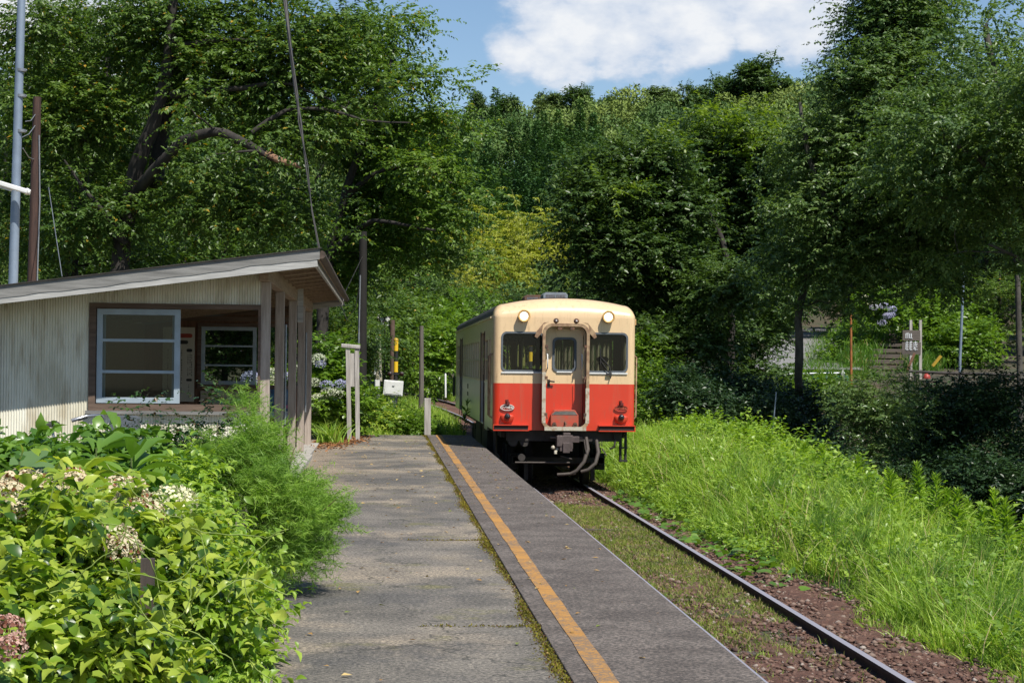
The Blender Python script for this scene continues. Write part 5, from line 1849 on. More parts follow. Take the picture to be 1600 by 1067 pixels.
b0 = Vector(P(1165, 620, Y))
b0.z = .2
limbs = [([b0, P(1168, 500, Y), P(1165, 400, Y), P(1160, 320, Y), P(1150, 240, Y), P(1140, 200, Y)], .15, .05),
         ([P(1165, 420, Y), P(1200, 350, Y), P(1220, 280, Y)], .1, .03)]
L_ = [lobe(1135, 222, Y, 80, 40), lobe(1175, 290, Y, 80, 62), lobe(1115, 300, Y, 62, 52), lobe(1150, 380, Y, 85, 52), lobe(1205, 400, Y, 55, 62), lobe(1110, 450, Y, 60, 42), lobe(1180, 470, Y, 55, 38), lobe(1195, 220, Y, 40, 40), lobe(1160, 530, Y - 2.5, 56, 50), lobe(1200, 470, Y - 2, 46, 40), lobe(1190, 580, Y - 3, 50, 34), lobe(1120, 590, Y - 3, 60, 34)]
make_tree('broadleaf_tree', 'dark tree topped with yellow green new shoots left of the tall grey green one', 'tree', 'tall trees right of the track', b0, limbs, L_, M['oak'], M['bark'], 24,
          n=260, S=20, K=18, leaf=.15, L=.8, cr=.9, cflat=.4, droop=.25, second=([lobe(1170, 192, Y - 2, 40, 22), lobe(1115, 175, Y, 42, 12), lobe(1065, 205, Y, 24, 12), lobe(1180, 235, Y - 2.5, 26, 14), lobe(1215, 215, Y - 2.5, 16, 12)], M['lit'], 8, 'young_leaves'))

# --- standing woods round about: one broadleaf tree per kind, copied
def proto_tree(name, label, group, leafm, seed, rx=2.6, h=8., leaf=.17, n=90, S=16, K=16):
    rg = np.random.default_rng(seed)
    lob = [(np.array((rg.normal(0, .9), rg.normal(0, .9), h * z_)), np.array((rx * q, rx * q, rx * q * .62)), 1.) for z_, q in
           ((.88, .55), (.74, .85), (.62, .95), (.66, .8), (.5, .95), (.4, .9), (.28, .75))]
    limbs = [([(0, 0, 0), (.1, 0, h * .3), (0, .1, h * .55), (.1, 0, h * .85)], .2, .05), ([(0, .05, h * .35), (1., .3, h * .5), (1.6, .4, h * .62)], .1, .04), ([(.05, 0, h * .4), (-1., -.3, h * .55), (-1.5, -.2, h * .7)], .1, .04)]
    return make_tree(name, label, 'tree', group, (0, 0, 0), limbs, lob, leafm, M['bark'], seed, n=n, S=S, K=K, leaf=leaf, L=.9, cr=.9, cflat=.45, droop=.3)


used = {}


def place(key, maker, px, py_top, Y, label, wpx=None, group=None, rz=None, zb=None, hh=8., rx=2.6):
    "put the first of a kind, or a copy of it, so that its top shows at py_top"
    first = key not in used
    if first:
        used[key] = maker()
    o = used[key] if first else copy_tree(used[key])
    top = P(px, py_top, Y)
    z0 = float(height(top.x, Y)) - .15 if zb is None else zb
    k = max(.25, (top.z - z0) / hh)
    kx = k if wpx is None else wpx / (FPX / Y) / (2 * rx)
    o.location = (top.x, Y, z0)
    o.scale = (kx, kx, k)
    o.rotation_euler = (0, 0, random.uniform(0, 6.28) if rz is None else rz)
    o['label'] = label
    if group:
        o['group'] = group
    return o


mk_oak = lambda: proto_tree('forest_tree', 'x', 'trees closing in behind the cherry trees', M['oak'], 31)
mk_mid = lambda: proto_tree('forest_tree', 'x', 'trees closing in behind the cherry trees', M['cherry'], 32)
gl = 'trees closing in behind the cherry trees'
lab_l = 'forest tree in the dense green wall behind the cherry trees at the left'
for i, (px, py, Y, wp, kind) in enumerate(((-20, 40, 62, 260, 0), (90, -30, 66, 280, 1), (230, -60, 70, 280, 0), (340, -20, 66, 280, 1), (440, 30, 72, 280, 0), (30, 230, 56, 200, 1), (150, 300, 57, 180, 0), (290, 260, 58, 230, 1), (400, 300, 60, 230, 0), (500, 250, 68, 240, 1),
                                           (60, 420, 52, 170, 0), (350, 390, 55, 180, 0), (470, 420, 60, 170, 1), (250, 420, 54, 160, 1))):
    place('oak' if kind == 0 else 'mid', mk_oak if kind == 0 else mk_mid, px, py, Y, lab_l, wp, gl)
gr = 'woodland trees beyond the stream at the right'
lab_r = 'woodland tree in the shaded wall of trees beyond the stream at the right'
for i, (px, py, Y, wp, kind) in enumerate(((1030, 330, 92, 190, 0), (1100, 300, 96, 200, 1), (1230, 250, 100, 210, 0), (1330, 200, 104, 220, 0), (1180, 400, 100, 150, 0), (1440, 200, 96, 240, 1), (1540, 220, 90, 240, 0), (1620, 300, 84, 220, 0), (1560, 400, 78, 150, 1), (1480, 400, 90, 170, 0), (1650, 100, 100, 240, 0),
                                           (1320, 380, 118, 150, 1), (1240, 420, 122, 110, 0))):
    place('oak' if kind == 0 else 'mid', mk_oak if kind == 0 else mk_mid, px, py, Y, lab_r, wp, gr)
for px, py, Y, wp, kind, lab in ((645, 385, 98, 190, 0, 'dark layered tree above the crossing signal left of the railcar'), (590, 400, 94, 170, 1, 'leafy tree just right of the dark utility pole'),
                                 (715, 425, 96, 110, 1, 'small leafy tree left of the bamboo grove'), (845, 425, 98, 130, 0, 'dark rounded tree directly above the railcar roof'), (905, 415, 92, 130, 0, 'dark tree right of the roof vents of the railcar'),
                                 (965, 420, 88, 130, 0, 'dark tree behind the right headlamp side of the railcar'), (745, 440, 90, 70, 0, 'grey green shrubby tree behind the railcar roof corner'), (530, 440, 64, 130, 0, 'dark tree behind the far end of the shelter')):
    place('oak' if kind == 0 else 'mid', mk_oak if kind == 0 else mk_mid, px, py, Y, lab, wp, 'trees beyond the platform end')

# --- bamboo grove
def mk_bamboo():
    rg = np.random.default_rng(41)
    t = thing('bamboo_clump', (0, 0, 0), 'x', 'bamboo', 'bamboo clumps')
    b = MB()
    P0, D0 = [], []
    for k in range(16):
        x, y = rg.normal(0, .9, 2)
        h = rg.uniform(6.5, 9.2)
        lx, ly = rg.normal(0, 1.0, 2)
        pts = [Vector((x + lx * u ** 2.4, y + ly * u ** 2.4, h * u * (1 - .05 * u))) for u in np.linspace(0, 1, 8)]
        b.tube(pts, [.05 * (1 - .8 * i / 7) for i in range(8)], 6)
        for j in range(46):
            u = rg.uniform(.3, 1.) ** .8
            q = np.array((x + lx * u ** 2.4, y + ly * u ** 2.4, h * u * (1 - .05 * u)))
            a = rg.uniform(0, 6.28)
            r_ = rg.uniform(.05, .9) * (1.1 - u * .6)
            P0.append(q + np.array((math.cos(a) * r_, math.sin(a) * r_, rg.normal(0, .15))))
            D0.append((math.cos(a), math.sin(a), .25))
    v, f = sprays(rg, np.array(P0), np.array(D0), .8, 26, .24, .7, .8, T_LEAF, .5)
    link('foliage', npmesh('bamboo_foliage', v, f), M['bamboo'], t)
    b.build('culms', m_plain('bamboo_culm', (.30, .30, .08), .5), t, recalc=False)
    return t


for px, py, Y, wp, lab in ((800, 300, 122, 110, 'tallest yellow green bamboo clump in the middle of the grove'), (765, 330, 118, 90, 'yellow green bamboo clump at the left of the grove'), (845, 318, 120, 100, 'yellow green bamboo clump at the right of the grove'),
                           (805, 365, 112, 90, 'lower yellow green bamboo clump in front of the grove'), (735, 395, 106, 44, 'narrow yellow bamboo clump beside the green tree left of the grove'), (870, 345, 124, 60, 'bamboo clump showing through the dark tree right of the grove')):
    place('bamboo', mk_bamboo, px, py, Y, lab, wp, 'bamboo clumps', hh=8.6, rx=2.1)

# --- hill: a wood that reads as one mass, with the crest trees one can tell apart
def hill_unit(rg, kind):
    if kind == 'cedar':
        n = 620
        z = rg.random(n) ** .75
        r_ = (1 - z) * 1.0 + .06
        a = rg.uniform(0, 6.28, n)
        o = np.stack([np.cos(a) * r_ * .55, np.sin(a) * r_ * .55, 1.2 + z * 6.3], 1)
        x = np.stack([np.cos(a), np.sin(a), np.full(n, -.30) + .5 * z], 1) + rg.normal(0, .25, (n, 3))
        zz = UP + x * .6 + rg.normal(0, .3, (n, 3))
        s = (.34 + .36 * (1 - z)) * rg.uniform(.7, 1.25, n)
        return leafset(T_LEAF, o, x, zz, np.stack([s, s * .8, s], 1))
    n = 2200
    lb = [(np.array((0, 0, 4.6)), np.array((1.9, 1.9, 1.5)))] + [(np.array((rg.normal(0, 1.25), rg.normal(0, 1.25), rg.uniform(2.8, 5.6))), np.array((1.0, 1.0, .8)) * rg.uniform(.7, 1.2)) for _ in range(7)]
    ps, ds = [], []
    for c, r_ in lb:
        q = sphere_pts(rg, n // len(lb), .05)
        ps.append(c + q * r_)
        ds.append(q)
    p, d = np.concatenate(ps), np.concatenate(ds)
    x = rg.normal(0, 1, p.shape) + d * .5
    return leafset(T_LEAF, p, x, d + UP * .1 + rg.normal(0, .16, p.shape), rg.uniform(.17, .34, len(p)))


rg = np.random.default_rng(51)
units = {'hill': [hill_unit(rg, 'hill') for _ in range(5)], 'cedar': [hill_unit(rg, 'cedar') for _ in range(3)]}


def scatter(pts, kind, smin, smax):
    sets, tints = [], []
    for x, y in pts:
        v, f = units[kind][rg.integers(len(units[kind]))]
        a, s = rg.uniform(0, 6.28), rg.uniform(smin, smax)
        ca, sa = math.cos(a), math.sin(a)
        q = np.stack([v[:, 0] * ca - v[:, 1] * sa, v[:, 0] * sa + v[:, 1] * ca, v[:, 2] * rg.uniform(.85, 1.2)], 1) * s
        sets.append((q + np.array((x, y, float(height(x, y)) - .4)), f))
        tints.append(np.full(len(v), rg.random(), np.float32))
    v, f = cat(sets)
    return v, f, np.concatenate(tints)


def wood_mesh(name, vft):
    me = npmesh(name, vft[0], vft[1])
    at = me.attributes.new('tree_tint', 'FLOAT', 'POINT')
    at.data.foreach_set('value', vft[2])
    return me


def jgrid(x0, x1, y0, y1, st):
    g = [(x + rg.uniform(-.45, .45) * st, y + rg.uniform(-.45, .45) * st) for x in np.arange(x0, x1, st) for y in np.arange(y0, y1, st)]
    return g


def is_cedar(x, y):
    u = x / y
    edge = .044 + .010 * math.sin(y * .13)
    return 118 < y < 196 + 8 * math.sin(x * .4) and -.02 < u < .112


def seen(x, y):
    u = 600 + FPX * x / y
    return -80 < u < 1700


g1 = [(x, y) for x, y in jgrid(-50, 96, 112, 262, 5.9) if seen(x, y) and not is_cedar(x, y)]
tag(link('hillside_forest', wood_mesh('hillside_forest', scatter(g1, 'hill', .85, 1.5)), M['hill']), 'mixed green forest covering the hillside behind the trees', 'forest', kind='stuff')
g2 = [(x, y) for x, y in jgrid(-4, 24, 116, 206, 2.3) if is_cedar(x, y)]
tag(link('cedar_plantation', wood_mesh('cedar_plantation', scatter(g2, 'cedar', .75, 1.2)), M['cedar']), 'dense dark green cedar plantation on the slope above the bamboo', 'cedar forest', kind='stuff')
mk_ctree = lambda: proto_tree('crest_tree', 'x', 'trees along the hill crest', M['crestleaf'], 55, leaf=.42, n=110, S=12, K=10)
mk_ctree2 = lambda: proto_tree('crest_tree', 'x', 'trees along the hill crest', M['oak'], 56, leaf=.42, n=110, S=12, K=10)
for px, py, Y, wp, hh, kd, lab in ((1202, 82, 235, 76, 9, 1, 'big round dark tree standing highest on the crest beside the tall trees'), (1120, 114, 240, 66, 8, 1, 'dark umbrella shaped tree on the crest left of the highest one'), (1165, 118, 246, 60, 7, 0, 'pale green tree on the crest between two dark ones'),
                                   (1040, 128, 244, 56, 6, 0, 'light green tree on the crest right of the sky dip'), (905, 132, 240, 52, 6, 1, 'dark pointed tree on the crest above the cedar slope'), (862, 138, 244, 46, 6, 0, 'light tree on the crest left of the dark pointed one'),
                                   (780, 143, 238, 46, 6, 1, 'dark bushy tree on the crest near the cherry branches'), (740, 138, 238, 30, 6, 1, 'narrow dark tree on the crest touching the cherry branches'), (970, 142, 242, 50, 6, 1, 'low dark tree on the crest at the sky dip'), (1085, 128, 242, 44, 6, 1, 'small dark tree on the crest left of the umbrella shaped one')):
    place('ct%d' % kd, mk_ctree if kd == 0 else mk_ctree2, px, py, Y, lab, wp, 'trees along the hill crest', zb=P(px, py, Y).z - hh)
for px, py, Y, lab in ((774, 142, 205, 'tall dark cedar pointing above the top edge of the plantation'), (842, 225, 185, 'pale tipped cedar in the middle of the slope')):
    me = units['cedar'][0]
    o = thing('cedar_tree', P(px, 300, Y), lab, 'tree', 'single cedars on the slope')
    top = P(px, py, Y)
    zg = float(height(top.x, Y))
    o.location = (top.x, Y, zg)
    k = (top.z - zg) / 7.4
    link('crown', wood_mesh('cedar_crown', (me[0] * np.array((k * .8, k * .8, k)), me[1], np.full(len(me[0]), .4, np.float32))), M['cedar'], o)
    MB().tube([(0, 0, 0), (0, 0, 6.5 * k)], [.14, .03], 7).build('trunk', M['bark'], o)

# --- shrubs
def shrub(name, label, cat_, base, lobes, leafm, seed, group=None, n=30, S=14, K=12, leaf=.08, L=.4, cr=.3, cflat=.7, stemm=None, rmin=.006, **kw):
    base = Vector(base)
    limbs = [([base, base + Vector((.05, .02, .25)), base + Vector((.02, 0, .5))], rmin * 3, rmin * 2)]
    return make_tree(name, label, cat_, group, base, limbs, lobes, leafm, stemm or M['stem'], seed, marg=kw.pop('marg', .45), n=n, S=S, K=K, leaf=leaf, L=L, cr=cr, cflat=cflat, trunk='stems', crown='foliage', bk=dict(rmin=rmin, sides=3, wob=.12), **kw)


def gbase(px, Y, dz=0.):
    q = P(px, 600, Y)
    return (q.x, Y, float(height(q.x, Y)) + dz)


FL = {}


def flower(parent, c, r_, mat, seed, name='flower_head'):
    rg = np.random.default_rng(seed)
    n = 300
    d = unit(rg.normal(size=(n, 3)) + UP * .55)
    o = np.array(c) + d * r_ * np.array((1.1, 1.1, .75)) * rg.uniform(.8, 1.05, (n, 1)) - np.array(parent.location)
    v, f = leafset(T_PETALS, o, rg.normal(size=(n, 3)), d + rg.normal(0, .25, (n, 3)), rg.uniform(.085, .15, n) * r_ * (1 + .25 * (r_ < .1)))
    return link(name, npmesh('flower_head', v, f), M[mat], parent)


# bushes beyond the shelter and at the platform end
hy = shrub('hydrangea_bush', 'hydrangea bush with creamy and lilac heads beside the far posts of the shelter', 'hydrangea', gbase(515, 42.5), [lobe(512, 560, 42.5, 30, 40), lobe(530, 620, 42, 42, 45), lobe(500, 640, 41.5, 26, 40), lobe(560, 640, 43, 34, 40), lobe(430, 610, 43.5, 50, 34)], M['vine'], 61,
           'hydrangeas', n=80, S=13, K=10, leaf=.14, L=.4, wide=1.25)
for i, (px, py, r_, m_) in enumerate(((497, 561, .16, 'florets2'), (501, 569, .11, 'florets3'), (491, 597, .12, 'florets2'), (510, 602, .14, 'florets3'), (524, 615, .17, 'florets2'), (512, 615, .16, 'florets2'), (497, 625, .18, 'florets2'), (494, 640, .15, 'florets2'), (532, 600, .13, 'florets3'),
                                      (427, 583, .15, 'florets2'), (428, 594, .13, 'florets2'), (449, 588, .12, 'florets3'), (392, 591, .2, 'florets3'), (408, 594, .12, 'florets2'), (467, 575, .1, 'florets2'))):
    flower(hy, P(px, py, 41.2), r_, m_, 600 + i)
lr = thing('lily_turf', (P(515, 690, 38.8).x, 38.8, 0), 'arching tuft of pale edged strap leaves at the far corner of the shelter', 'plant')
rg = np.random.default_rng(62)
n = 150
bs_ = np.stack([rg.normal(0, .12, n), rg.normal(0, .12, n), np.zeros(n)], 1)
a = rg.uniform(0, 6.28, n)
v, f = blades(rg, bs_, rg.uniform(.35, .62, n), rg.uniform(.02, .032, n), np.stack([np.cos(a), np.sin(a), 0 * a], 1) * rg.uniform(.3, 1.1, (n, 1)), 4)
link('leaves', npmesh('lily_turf', v, f), M['grass'], lr)
sh_list = [
    ('leafy_bush', 'bright leafy bush behind the empty sign frame', 556, 46, [lobe(548, 655, 46, 36, 28), lobe(580, 655, 46, 28, 22)], 'bushleaf', .11),
    ('leafy_bush', 'dark green bush under the white equipment cabinet', 600, 50, [lobe(592, 660, 50, 36, 20), lobe(630, 668, 50, 34, 14)], 'vine', .11),
    ('leafy_bush', 'low bush beside the short grey post at the platform end', 645, 46.5, [lobe(640, 668, 46.5, 22, 12), lobe(655, 672, 46.2, 14, 8)], 'vine', .08),
    ('vine_thicket', 'sunlit tangle of vines covering the bank left of the railcar', 690, 84, [lobe(690, 535, 86, 36, 48), lobe(655, 550, 85, 44, 40), lobe(715, 515, 88, 28, 42), lobe(620, 560, 84, 44, 34), lobe(580, 570, 80, 40, 30), lobe(690, 580, 84, 30, 16), lobe(665, 585, 82, 34, 14), lobe(712, 575, 87, 24, 20)], 'vine', .24),
    ('leafy_bush', 'round bright bush above the vines behind the railcar corner', 735, 92, [lobe(737, 492, 92, 30, 26), lobe(730, 520, 92, 30, 24)], 'vine', .22),
    ('vine_thicket', 'dark vine covered thicket behind the raised crossing barrier', 575, 76, [lobe(590, 540, 78, 50, 50), lobe(545, 520, 76, 40, 60), lobe(620, 500, 80, 40, 40)], 'cherry', .2),
    ('leafy_bush', 'sunlit climbing plants right beside the railcar', 1030, 50, [lobe(1030, 610, 50, 36, 42), lobe(1015, 660, 48, 26, 30), lobe(1060, 640, 50, 30, 30), lobe(1010, 560, 54, 30, 40)], 'vine', .13),
    ('pinnate_shrub', 'pale blue green shrub with feathered leaves in the dark hollow below the painted sign', 1370, 40, [lobe(1380, 612, 40, 75, 30), lobe(1345, 640, 40, 60, 34), lobe(1395, 655, 39.5, 66, 38), lobe(1360, 700, 39.5, 46, 36), lobe(1430, 592, 40.5, 36, 20)], 'pinnate', .085),
    ('leafy_bush', 'shaded bush at the right edge of the hollow', 1540, 42, [lobe(1530, 660, 42, 80, 50), lobe(1590, 720, 41, 60, 50), lobe(1480, 700, 43, 50, 50), lobe(1560, 610, 43, 60, 30)], 'evergreen', .11),  # evergreen: bush leaf darkened, with the hollow's shade in its colour
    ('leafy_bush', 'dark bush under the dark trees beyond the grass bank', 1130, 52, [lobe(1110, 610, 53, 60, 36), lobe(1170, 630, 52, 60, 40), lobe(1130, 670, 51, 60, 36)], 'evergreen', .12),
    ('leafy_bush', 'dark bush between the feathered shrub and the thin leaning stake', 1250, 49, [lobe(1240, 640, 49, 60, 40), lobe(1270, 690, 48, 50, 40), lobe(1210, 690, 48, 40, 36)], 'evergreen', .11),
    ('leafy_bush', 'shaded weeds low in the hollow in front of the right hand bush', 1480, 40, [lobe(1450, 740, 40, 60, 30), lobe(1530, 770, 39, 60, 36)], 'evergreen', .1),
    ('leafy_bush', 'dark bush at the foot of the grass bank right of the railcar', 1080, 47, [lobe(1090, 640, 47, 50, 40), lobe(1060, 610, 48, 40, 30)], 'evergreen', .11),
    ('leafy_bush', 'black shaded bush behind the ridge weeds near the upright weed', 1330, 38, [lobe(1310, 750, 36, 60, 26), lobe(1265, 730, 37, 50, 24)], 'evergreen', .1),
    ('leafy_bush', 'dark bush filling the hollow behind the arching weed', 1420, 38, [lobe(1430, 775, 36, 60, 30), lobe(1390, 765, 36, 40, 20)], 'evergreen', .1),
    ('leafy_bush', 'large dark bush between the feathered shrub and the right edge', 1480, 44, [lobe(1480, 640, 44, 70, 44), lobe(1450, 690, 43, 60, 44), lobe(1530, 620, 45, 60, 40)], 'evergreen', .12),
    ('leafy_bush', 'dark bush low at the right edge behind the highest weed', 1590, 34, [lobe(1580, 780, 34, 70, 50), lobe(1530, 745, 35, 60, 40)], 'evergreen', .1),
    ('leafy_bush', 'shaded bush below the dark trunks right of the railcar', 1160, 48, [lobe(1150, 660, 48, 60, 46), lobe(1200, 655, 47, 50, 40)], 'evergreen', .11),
    ('leafy_bush', 'lit yellow edged hedge under the green netting', 1280, 60, [lobe(1285, 611, 60, 46, 11), lobe(1225, 612, 60, 40, 12)], 'vine', .12),
    ('hillside_bush', 'sunlit green bank bushes right of the log steps', 1480, 74, [lobe(1470, 500, 76, 44, 44), lobe(1500, 540, 74, 50, 36), lobe(1450, 540, 75, 26, 28)], 'vine', .2),
    ('hillside_bush', 'grassy bush on the slope left of the log steps', 1340, 74, [lobe(1335, 548, 76, 26, 16), lobe(1318, 562, 75, 14, 10), lobe(1355, 525, 78, 26, 20)], 'vine', .18),
    ('leafy_bush', 'shaded trailing foliage hanging over the road left of the roadside pole', 1215, 62, [lobe(1215, 470, 62, 44, 36), lobe(1200, 520, 62, 30, 30)], 'zelkova', .13),
]
for i, (nm, lab, px, Y, lb, mt, lf) in enumerate(sh_list):
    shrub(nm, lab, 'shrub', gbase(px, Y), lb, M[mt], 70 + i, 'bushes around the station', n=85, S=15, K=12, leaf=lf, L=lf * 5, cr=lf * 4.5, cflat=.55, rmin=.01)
hb = shrub('hydrangea_bush', 'hydrangea with blue heads above the log steps', 'hydrangea', gbase(1375, 75), [lobe(1370, 475, 75, 30, 24), lobe(1390, 490, 75, 24, 20)], M['vine'], 95, 'hydrangeas', n=30, S=12, K=10, leaf=.2, L=.5, cr=.5, wide=1.2)
for i, (px, py, m_) in enumerate(((1360, 472, 'florets2'), (1381, 478, 'florets3'), (1394, 483, 'florets3'), (1386, 494, 'florets3'), (1378, 504, 'florets3'), (1365, 480, 'florets3'), (1392, 492, 'florets3'), (1350, 465, 'florets2'))):
    flower(hb, P(px, py, 74), .17, m_, 650 + i)

# --- foreground bed at the left
fb = shrub('hydrangea_bush', 'large bright yellow green hydrangea overgrown with vines at the lower left', 'hydrangea', (-1.6, 9.2, -.1),
           [lobe(50, 895, 8.8, 120, 110, .7), lobe(190, 890, 9.4, 110, 95, .7), lobe(20, 830, 10, 60, 50, .5), lobe(100, 850, 10.4, 60, 45, .5), lobe(290, 930, 9.8, 60, 80, .5), lobe(110, 845, 10.4, 120, 60, .7), lobe(250, 860, 10.8, 70, 60, .6), lobe(40, 1010, 7.8, 120, 100, .5), lobe(170, 1020, 8.3, 100, 90, .5), lobe(60, 830, 11, 80, 50, .6)],
           M['bushleaf'], 101, 'hydrangeas', n=210, S=13, K=9, leaf=.080, L=.26, cr=.2, cflat=.8, tmpl=T_BROAD, wide=1.15, droop=.25, rmin=.004, jit=.5)
for i, (px, py, Y, r_, m_) in enumerate(((40, 765, 10., .13, 'florets'), (70, 775, 9.9, .11, 'florets'), (190, 770, 10.6, .12, 'florets'), (205, 790, 10.4, .11, 'florets'), (222, 806, 10.2, .11, 'florets'), (180, 845, 9.6, .10, 'florets'), (192, 858, 9.5, .08, 'florets'), (270, 785, 11.2, .12, 'florets2'),
                                         (110, 752, 10.8, .09, 'florets'), (4, 985, 7.9, .075, 'florets4'), (14, 1012, 7.8, .06, 'florets4'), (10, 770, 9.6, .08, 'florets'), (20, 795, 9.4, .06, 'florets'))):
    flower(fb, P(px, py, Y - .9), r_ * 1.0, m_, 700 + i)
rg = np.random.default_rng(102)
b = MB(fb.location)
for k in range(22):
    px, py, Y = rg.uniform(0, 400), rg.uniform(800, 1040), rg.uniform(8, 10)
    q = P(px, py, Y - .5)
    a = rg.uniform(0, 6.28)
    pts = []
    for j in range(16):
        a += rg.normal(0, .28)
        pts.append(q.copy())
        q = q + Vector((math.cos(a), rg.normal(0, .4), math.sin(a))) * .028
    b.tube(pts, [.0026] * 16, 5)
b.build('vines', m_plain('vine_stem', (.20, .28, .05), .6), fb, recalc=False)
for px, py, Y, h_, lab in ((231, 872, 8.3, .7, 'dark weathered stake standing in the bush at the lower left'), (303, 900, 9.7, .55, 'half hidden dark stake right of the taller one in the bed')):
    a, c = P(px, py + 300, Y), P(px, py, Y)
    a.x, a.z = c.x, -.1
    o = MB().beam(a, c, .055, .05).build('stake', m_wood('dark_stake', (.03, .022, .018), (.09, .068, .058), 3, 'Z'))
    tag(o, lab, 'stake')
wv = shrub('weed_patch', 'tangled green weeds spilling from the bed onto the platform at the lower left', 'weeds', (-.95, 10.8, -.1), [lobe(330, 900, 11, 60, 70, .4), lobe(360, 980, 10.3, 60, 60, .3), lobe(300, 830, 11.8, 50, 60, .4), lobe(270, 980, 9.6, 60, 80, .4), lobe(350, 1040, 9.7, 60, 40, .3), lobe(290, 760, 13, 46, 40, .4)],
           M['weed'], 103, n=90, S=12, K=9, leaf=.065, L=.22, cr=.16, cflat=.8, tmpl=T_BROAD, wide=.9, rmin=.003, jit=.5)
n = 2600
xx = rg.uniform(-1.7, -.72, n)
yy = 8.3 + 5.5 * rg.random(n)
xx = np.minimum(xx, -.66 - .03 * (yy - 9) + rg.normal(0, .05, n))
bs_ = np.stack([xx, yy, np.full(n, -.03)], 1)
a = rg.normal(0, .9, n)
v, f = blades(rg, bs_, rg.uniform(.12, .34, n), rg.uniform(.006, .014, n), np.stack([np.cos(a), np.sin(a), 0 * a], 1) * rg.uniform(.3, 1.1, (n, 1)), 4)
tag(link('bed_grass', npmesh('bed_grass', v, f), M['grassdark']), 'long arching grass along the edge of the bed and platform', 'grass', kind='stuff')


def rosette(name, label, base, nleaf, ln, wd, mat, seed, tmpl=T_BROAD, rise=.5, group=None, h=0.):
    rg = np.random.default_rng(seed)
    t = thing(name, base, label, 'plant', group)
    a = np.arange(nleaf) * 2.4 + rg.normal(0, .3, nleaf)
    el = rg.uniform(.1, 1., nleaf) * rise
    x = np.stack([np.cos(a), np.sin(a), el * 1.6], 1)
    z = UP * 1.2 - np.stack([np.cos(a), np.sin(a), 0 * a], 1) * .5 + rg.normal(0, .15, (nleaf, 3))
    o = np.stack([np.cos(a) * .03, np.sin(a) * .03, h * (.45 + .55 * rg.random(nleaf))], 1)
    s = ln * rg.uniform(.7, 1.15, nleaf)
    v, f = leafset(tmpl, o, x, z, np.stack([s, s * wd, s], 1))
    me = npmesh(name, v, f)
    link('leaves', me, M[mat], t)
    MB().tube([(0, 0, 0), (.01, 0, h * .5), (0, .01, h)], [.012, .01, .006], 6).build('stem', M['stem'], t)
    return t


gp = 'broad leaved plants in the bed'
for i, (px, pyt, Y, nl_, ln, wd, mt, lab, tm, h) in enumerate((
        (205, 715, 12.5, 14, .34, .62, 'broad', 'broad leaved plant with large pointed leaves right of the middle of the bed', T_BROAD, .9),
        (150, 700, 13.2, 13, .32, .6, 'broad', 'broad leaved plant with upright bright leaves left of the bicycle bar', T_BROAD, .95),
        (245, 745, 11.8, 12, .26, .7, 'broad', 'lower broad leaved plant with drooping leaves beside the dark shrub', T_BROAD, .75),
        (120, 730, 11.8, 12, .24, .7, 'bushleaf', 'yellow green broad leaved plant between the lobed leaves and the tall one', T_BROAD, .7),
        (180, 665, 14.5, 9, .34, .42, 'broad', 'narrow upright leaved plant right below the handlebar', T_BROAD, .9),
        (30, 720, 11.2, 13, .30, 1., 'grey_broad', 'plant with big rounded blue green leaves at the left edge', T_HEART, .8),
        (75, 735, 11.4, 10, .26, 1., 'grey_broad', 'second plant with rounded blue green leaves next to the pale flower heads', T_HEART, .72),
        (300, 770, 13, 12, .2, .7, 'broad', 'leafy plant in front of the feathery plant', T_BROAD, .6),
        (320, 850, 12, 12, .15, .75, 'weed', 'small broad weed at the foot of the feathery plant', T_BROAD, .45))):
    q = P(px, pyt, Y)
    rosette('broadleaf_plant', lab, (q.x, Y, -.08), nl_ * 2, ln, wd, mt, 110 + i, tm, .45, gp, max(.3, q.z + .08))
shrub('weed_patch', 'mixed broad leaved weeds filling the back of the bed below the shelter window', 'weeds', (P(90, 760, 14).x, 14., -.05),
      [lobe(40, 750, 13.5, 60, 44, .5), lobe(110, 745, 14, 60, 40, .5), lobe(170, 735, 14.5, 50, 44, .5), lobe(230, 760, 14, 60, 50, .5), lobe(60, 712, 15, 30, 18, .3), lobe(30, 715, 14.5, 40, 26, .4)],
      M['broad'], 118, n=70, S=10, K=8, leaf=.12, L=.28, cr=.2, cflat=.8, tmpl=T_BROAD, wide=1.05, rmin=.004, jit=.5)
for i, (px, py, Y, lab) in enumerate(((350, 985, 10.2, 'narrow leaved weed hanging over the platform edge at the bottom'), (385, 1010, 10.0, 'narrow leaved weed nearest the bare platform at the bottom left'), (330, 1030, 9.6, 'narrow leaved weed low beside the tall dark stake'), (395, 950, 11.2, 'narrow leaved weed at the edge below the feathery plant'), (300, 960, 10, 'narrow leaved weed right of the tall dark stake'), (360, 900, 11.8, 'narrow leaved weed in front of the feathery plant stems'))):
    q = P(px, py, Y)
    rosette('strap_weed', lab, (q.x, Y, -.04), 26, .21, .30, 'weed' if i % 2 else 'grassdark', 140 + i, T_BROAD, .55, 'narrow leaved weeds at the platform edge', max(.12, q.z + .04))
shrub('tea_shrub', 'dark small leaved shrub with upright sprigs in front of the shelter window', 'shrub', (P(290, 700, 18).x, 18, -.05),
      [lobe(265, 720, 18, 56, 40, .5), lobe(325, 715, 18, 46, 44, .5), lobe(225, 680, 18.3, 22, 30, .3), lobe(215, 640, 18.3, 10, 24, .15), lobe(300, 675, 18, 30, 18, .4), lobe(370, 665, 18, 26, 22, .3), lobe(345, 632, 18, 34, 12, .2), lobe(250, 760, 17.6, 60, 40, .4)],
      M['shrubdark'], 121, n=90, S=13, K=11, leaf=.055, L=.2, cr=.17, cflat=.9, rmin=.004, stemm=M['bark'], wide=1.1)
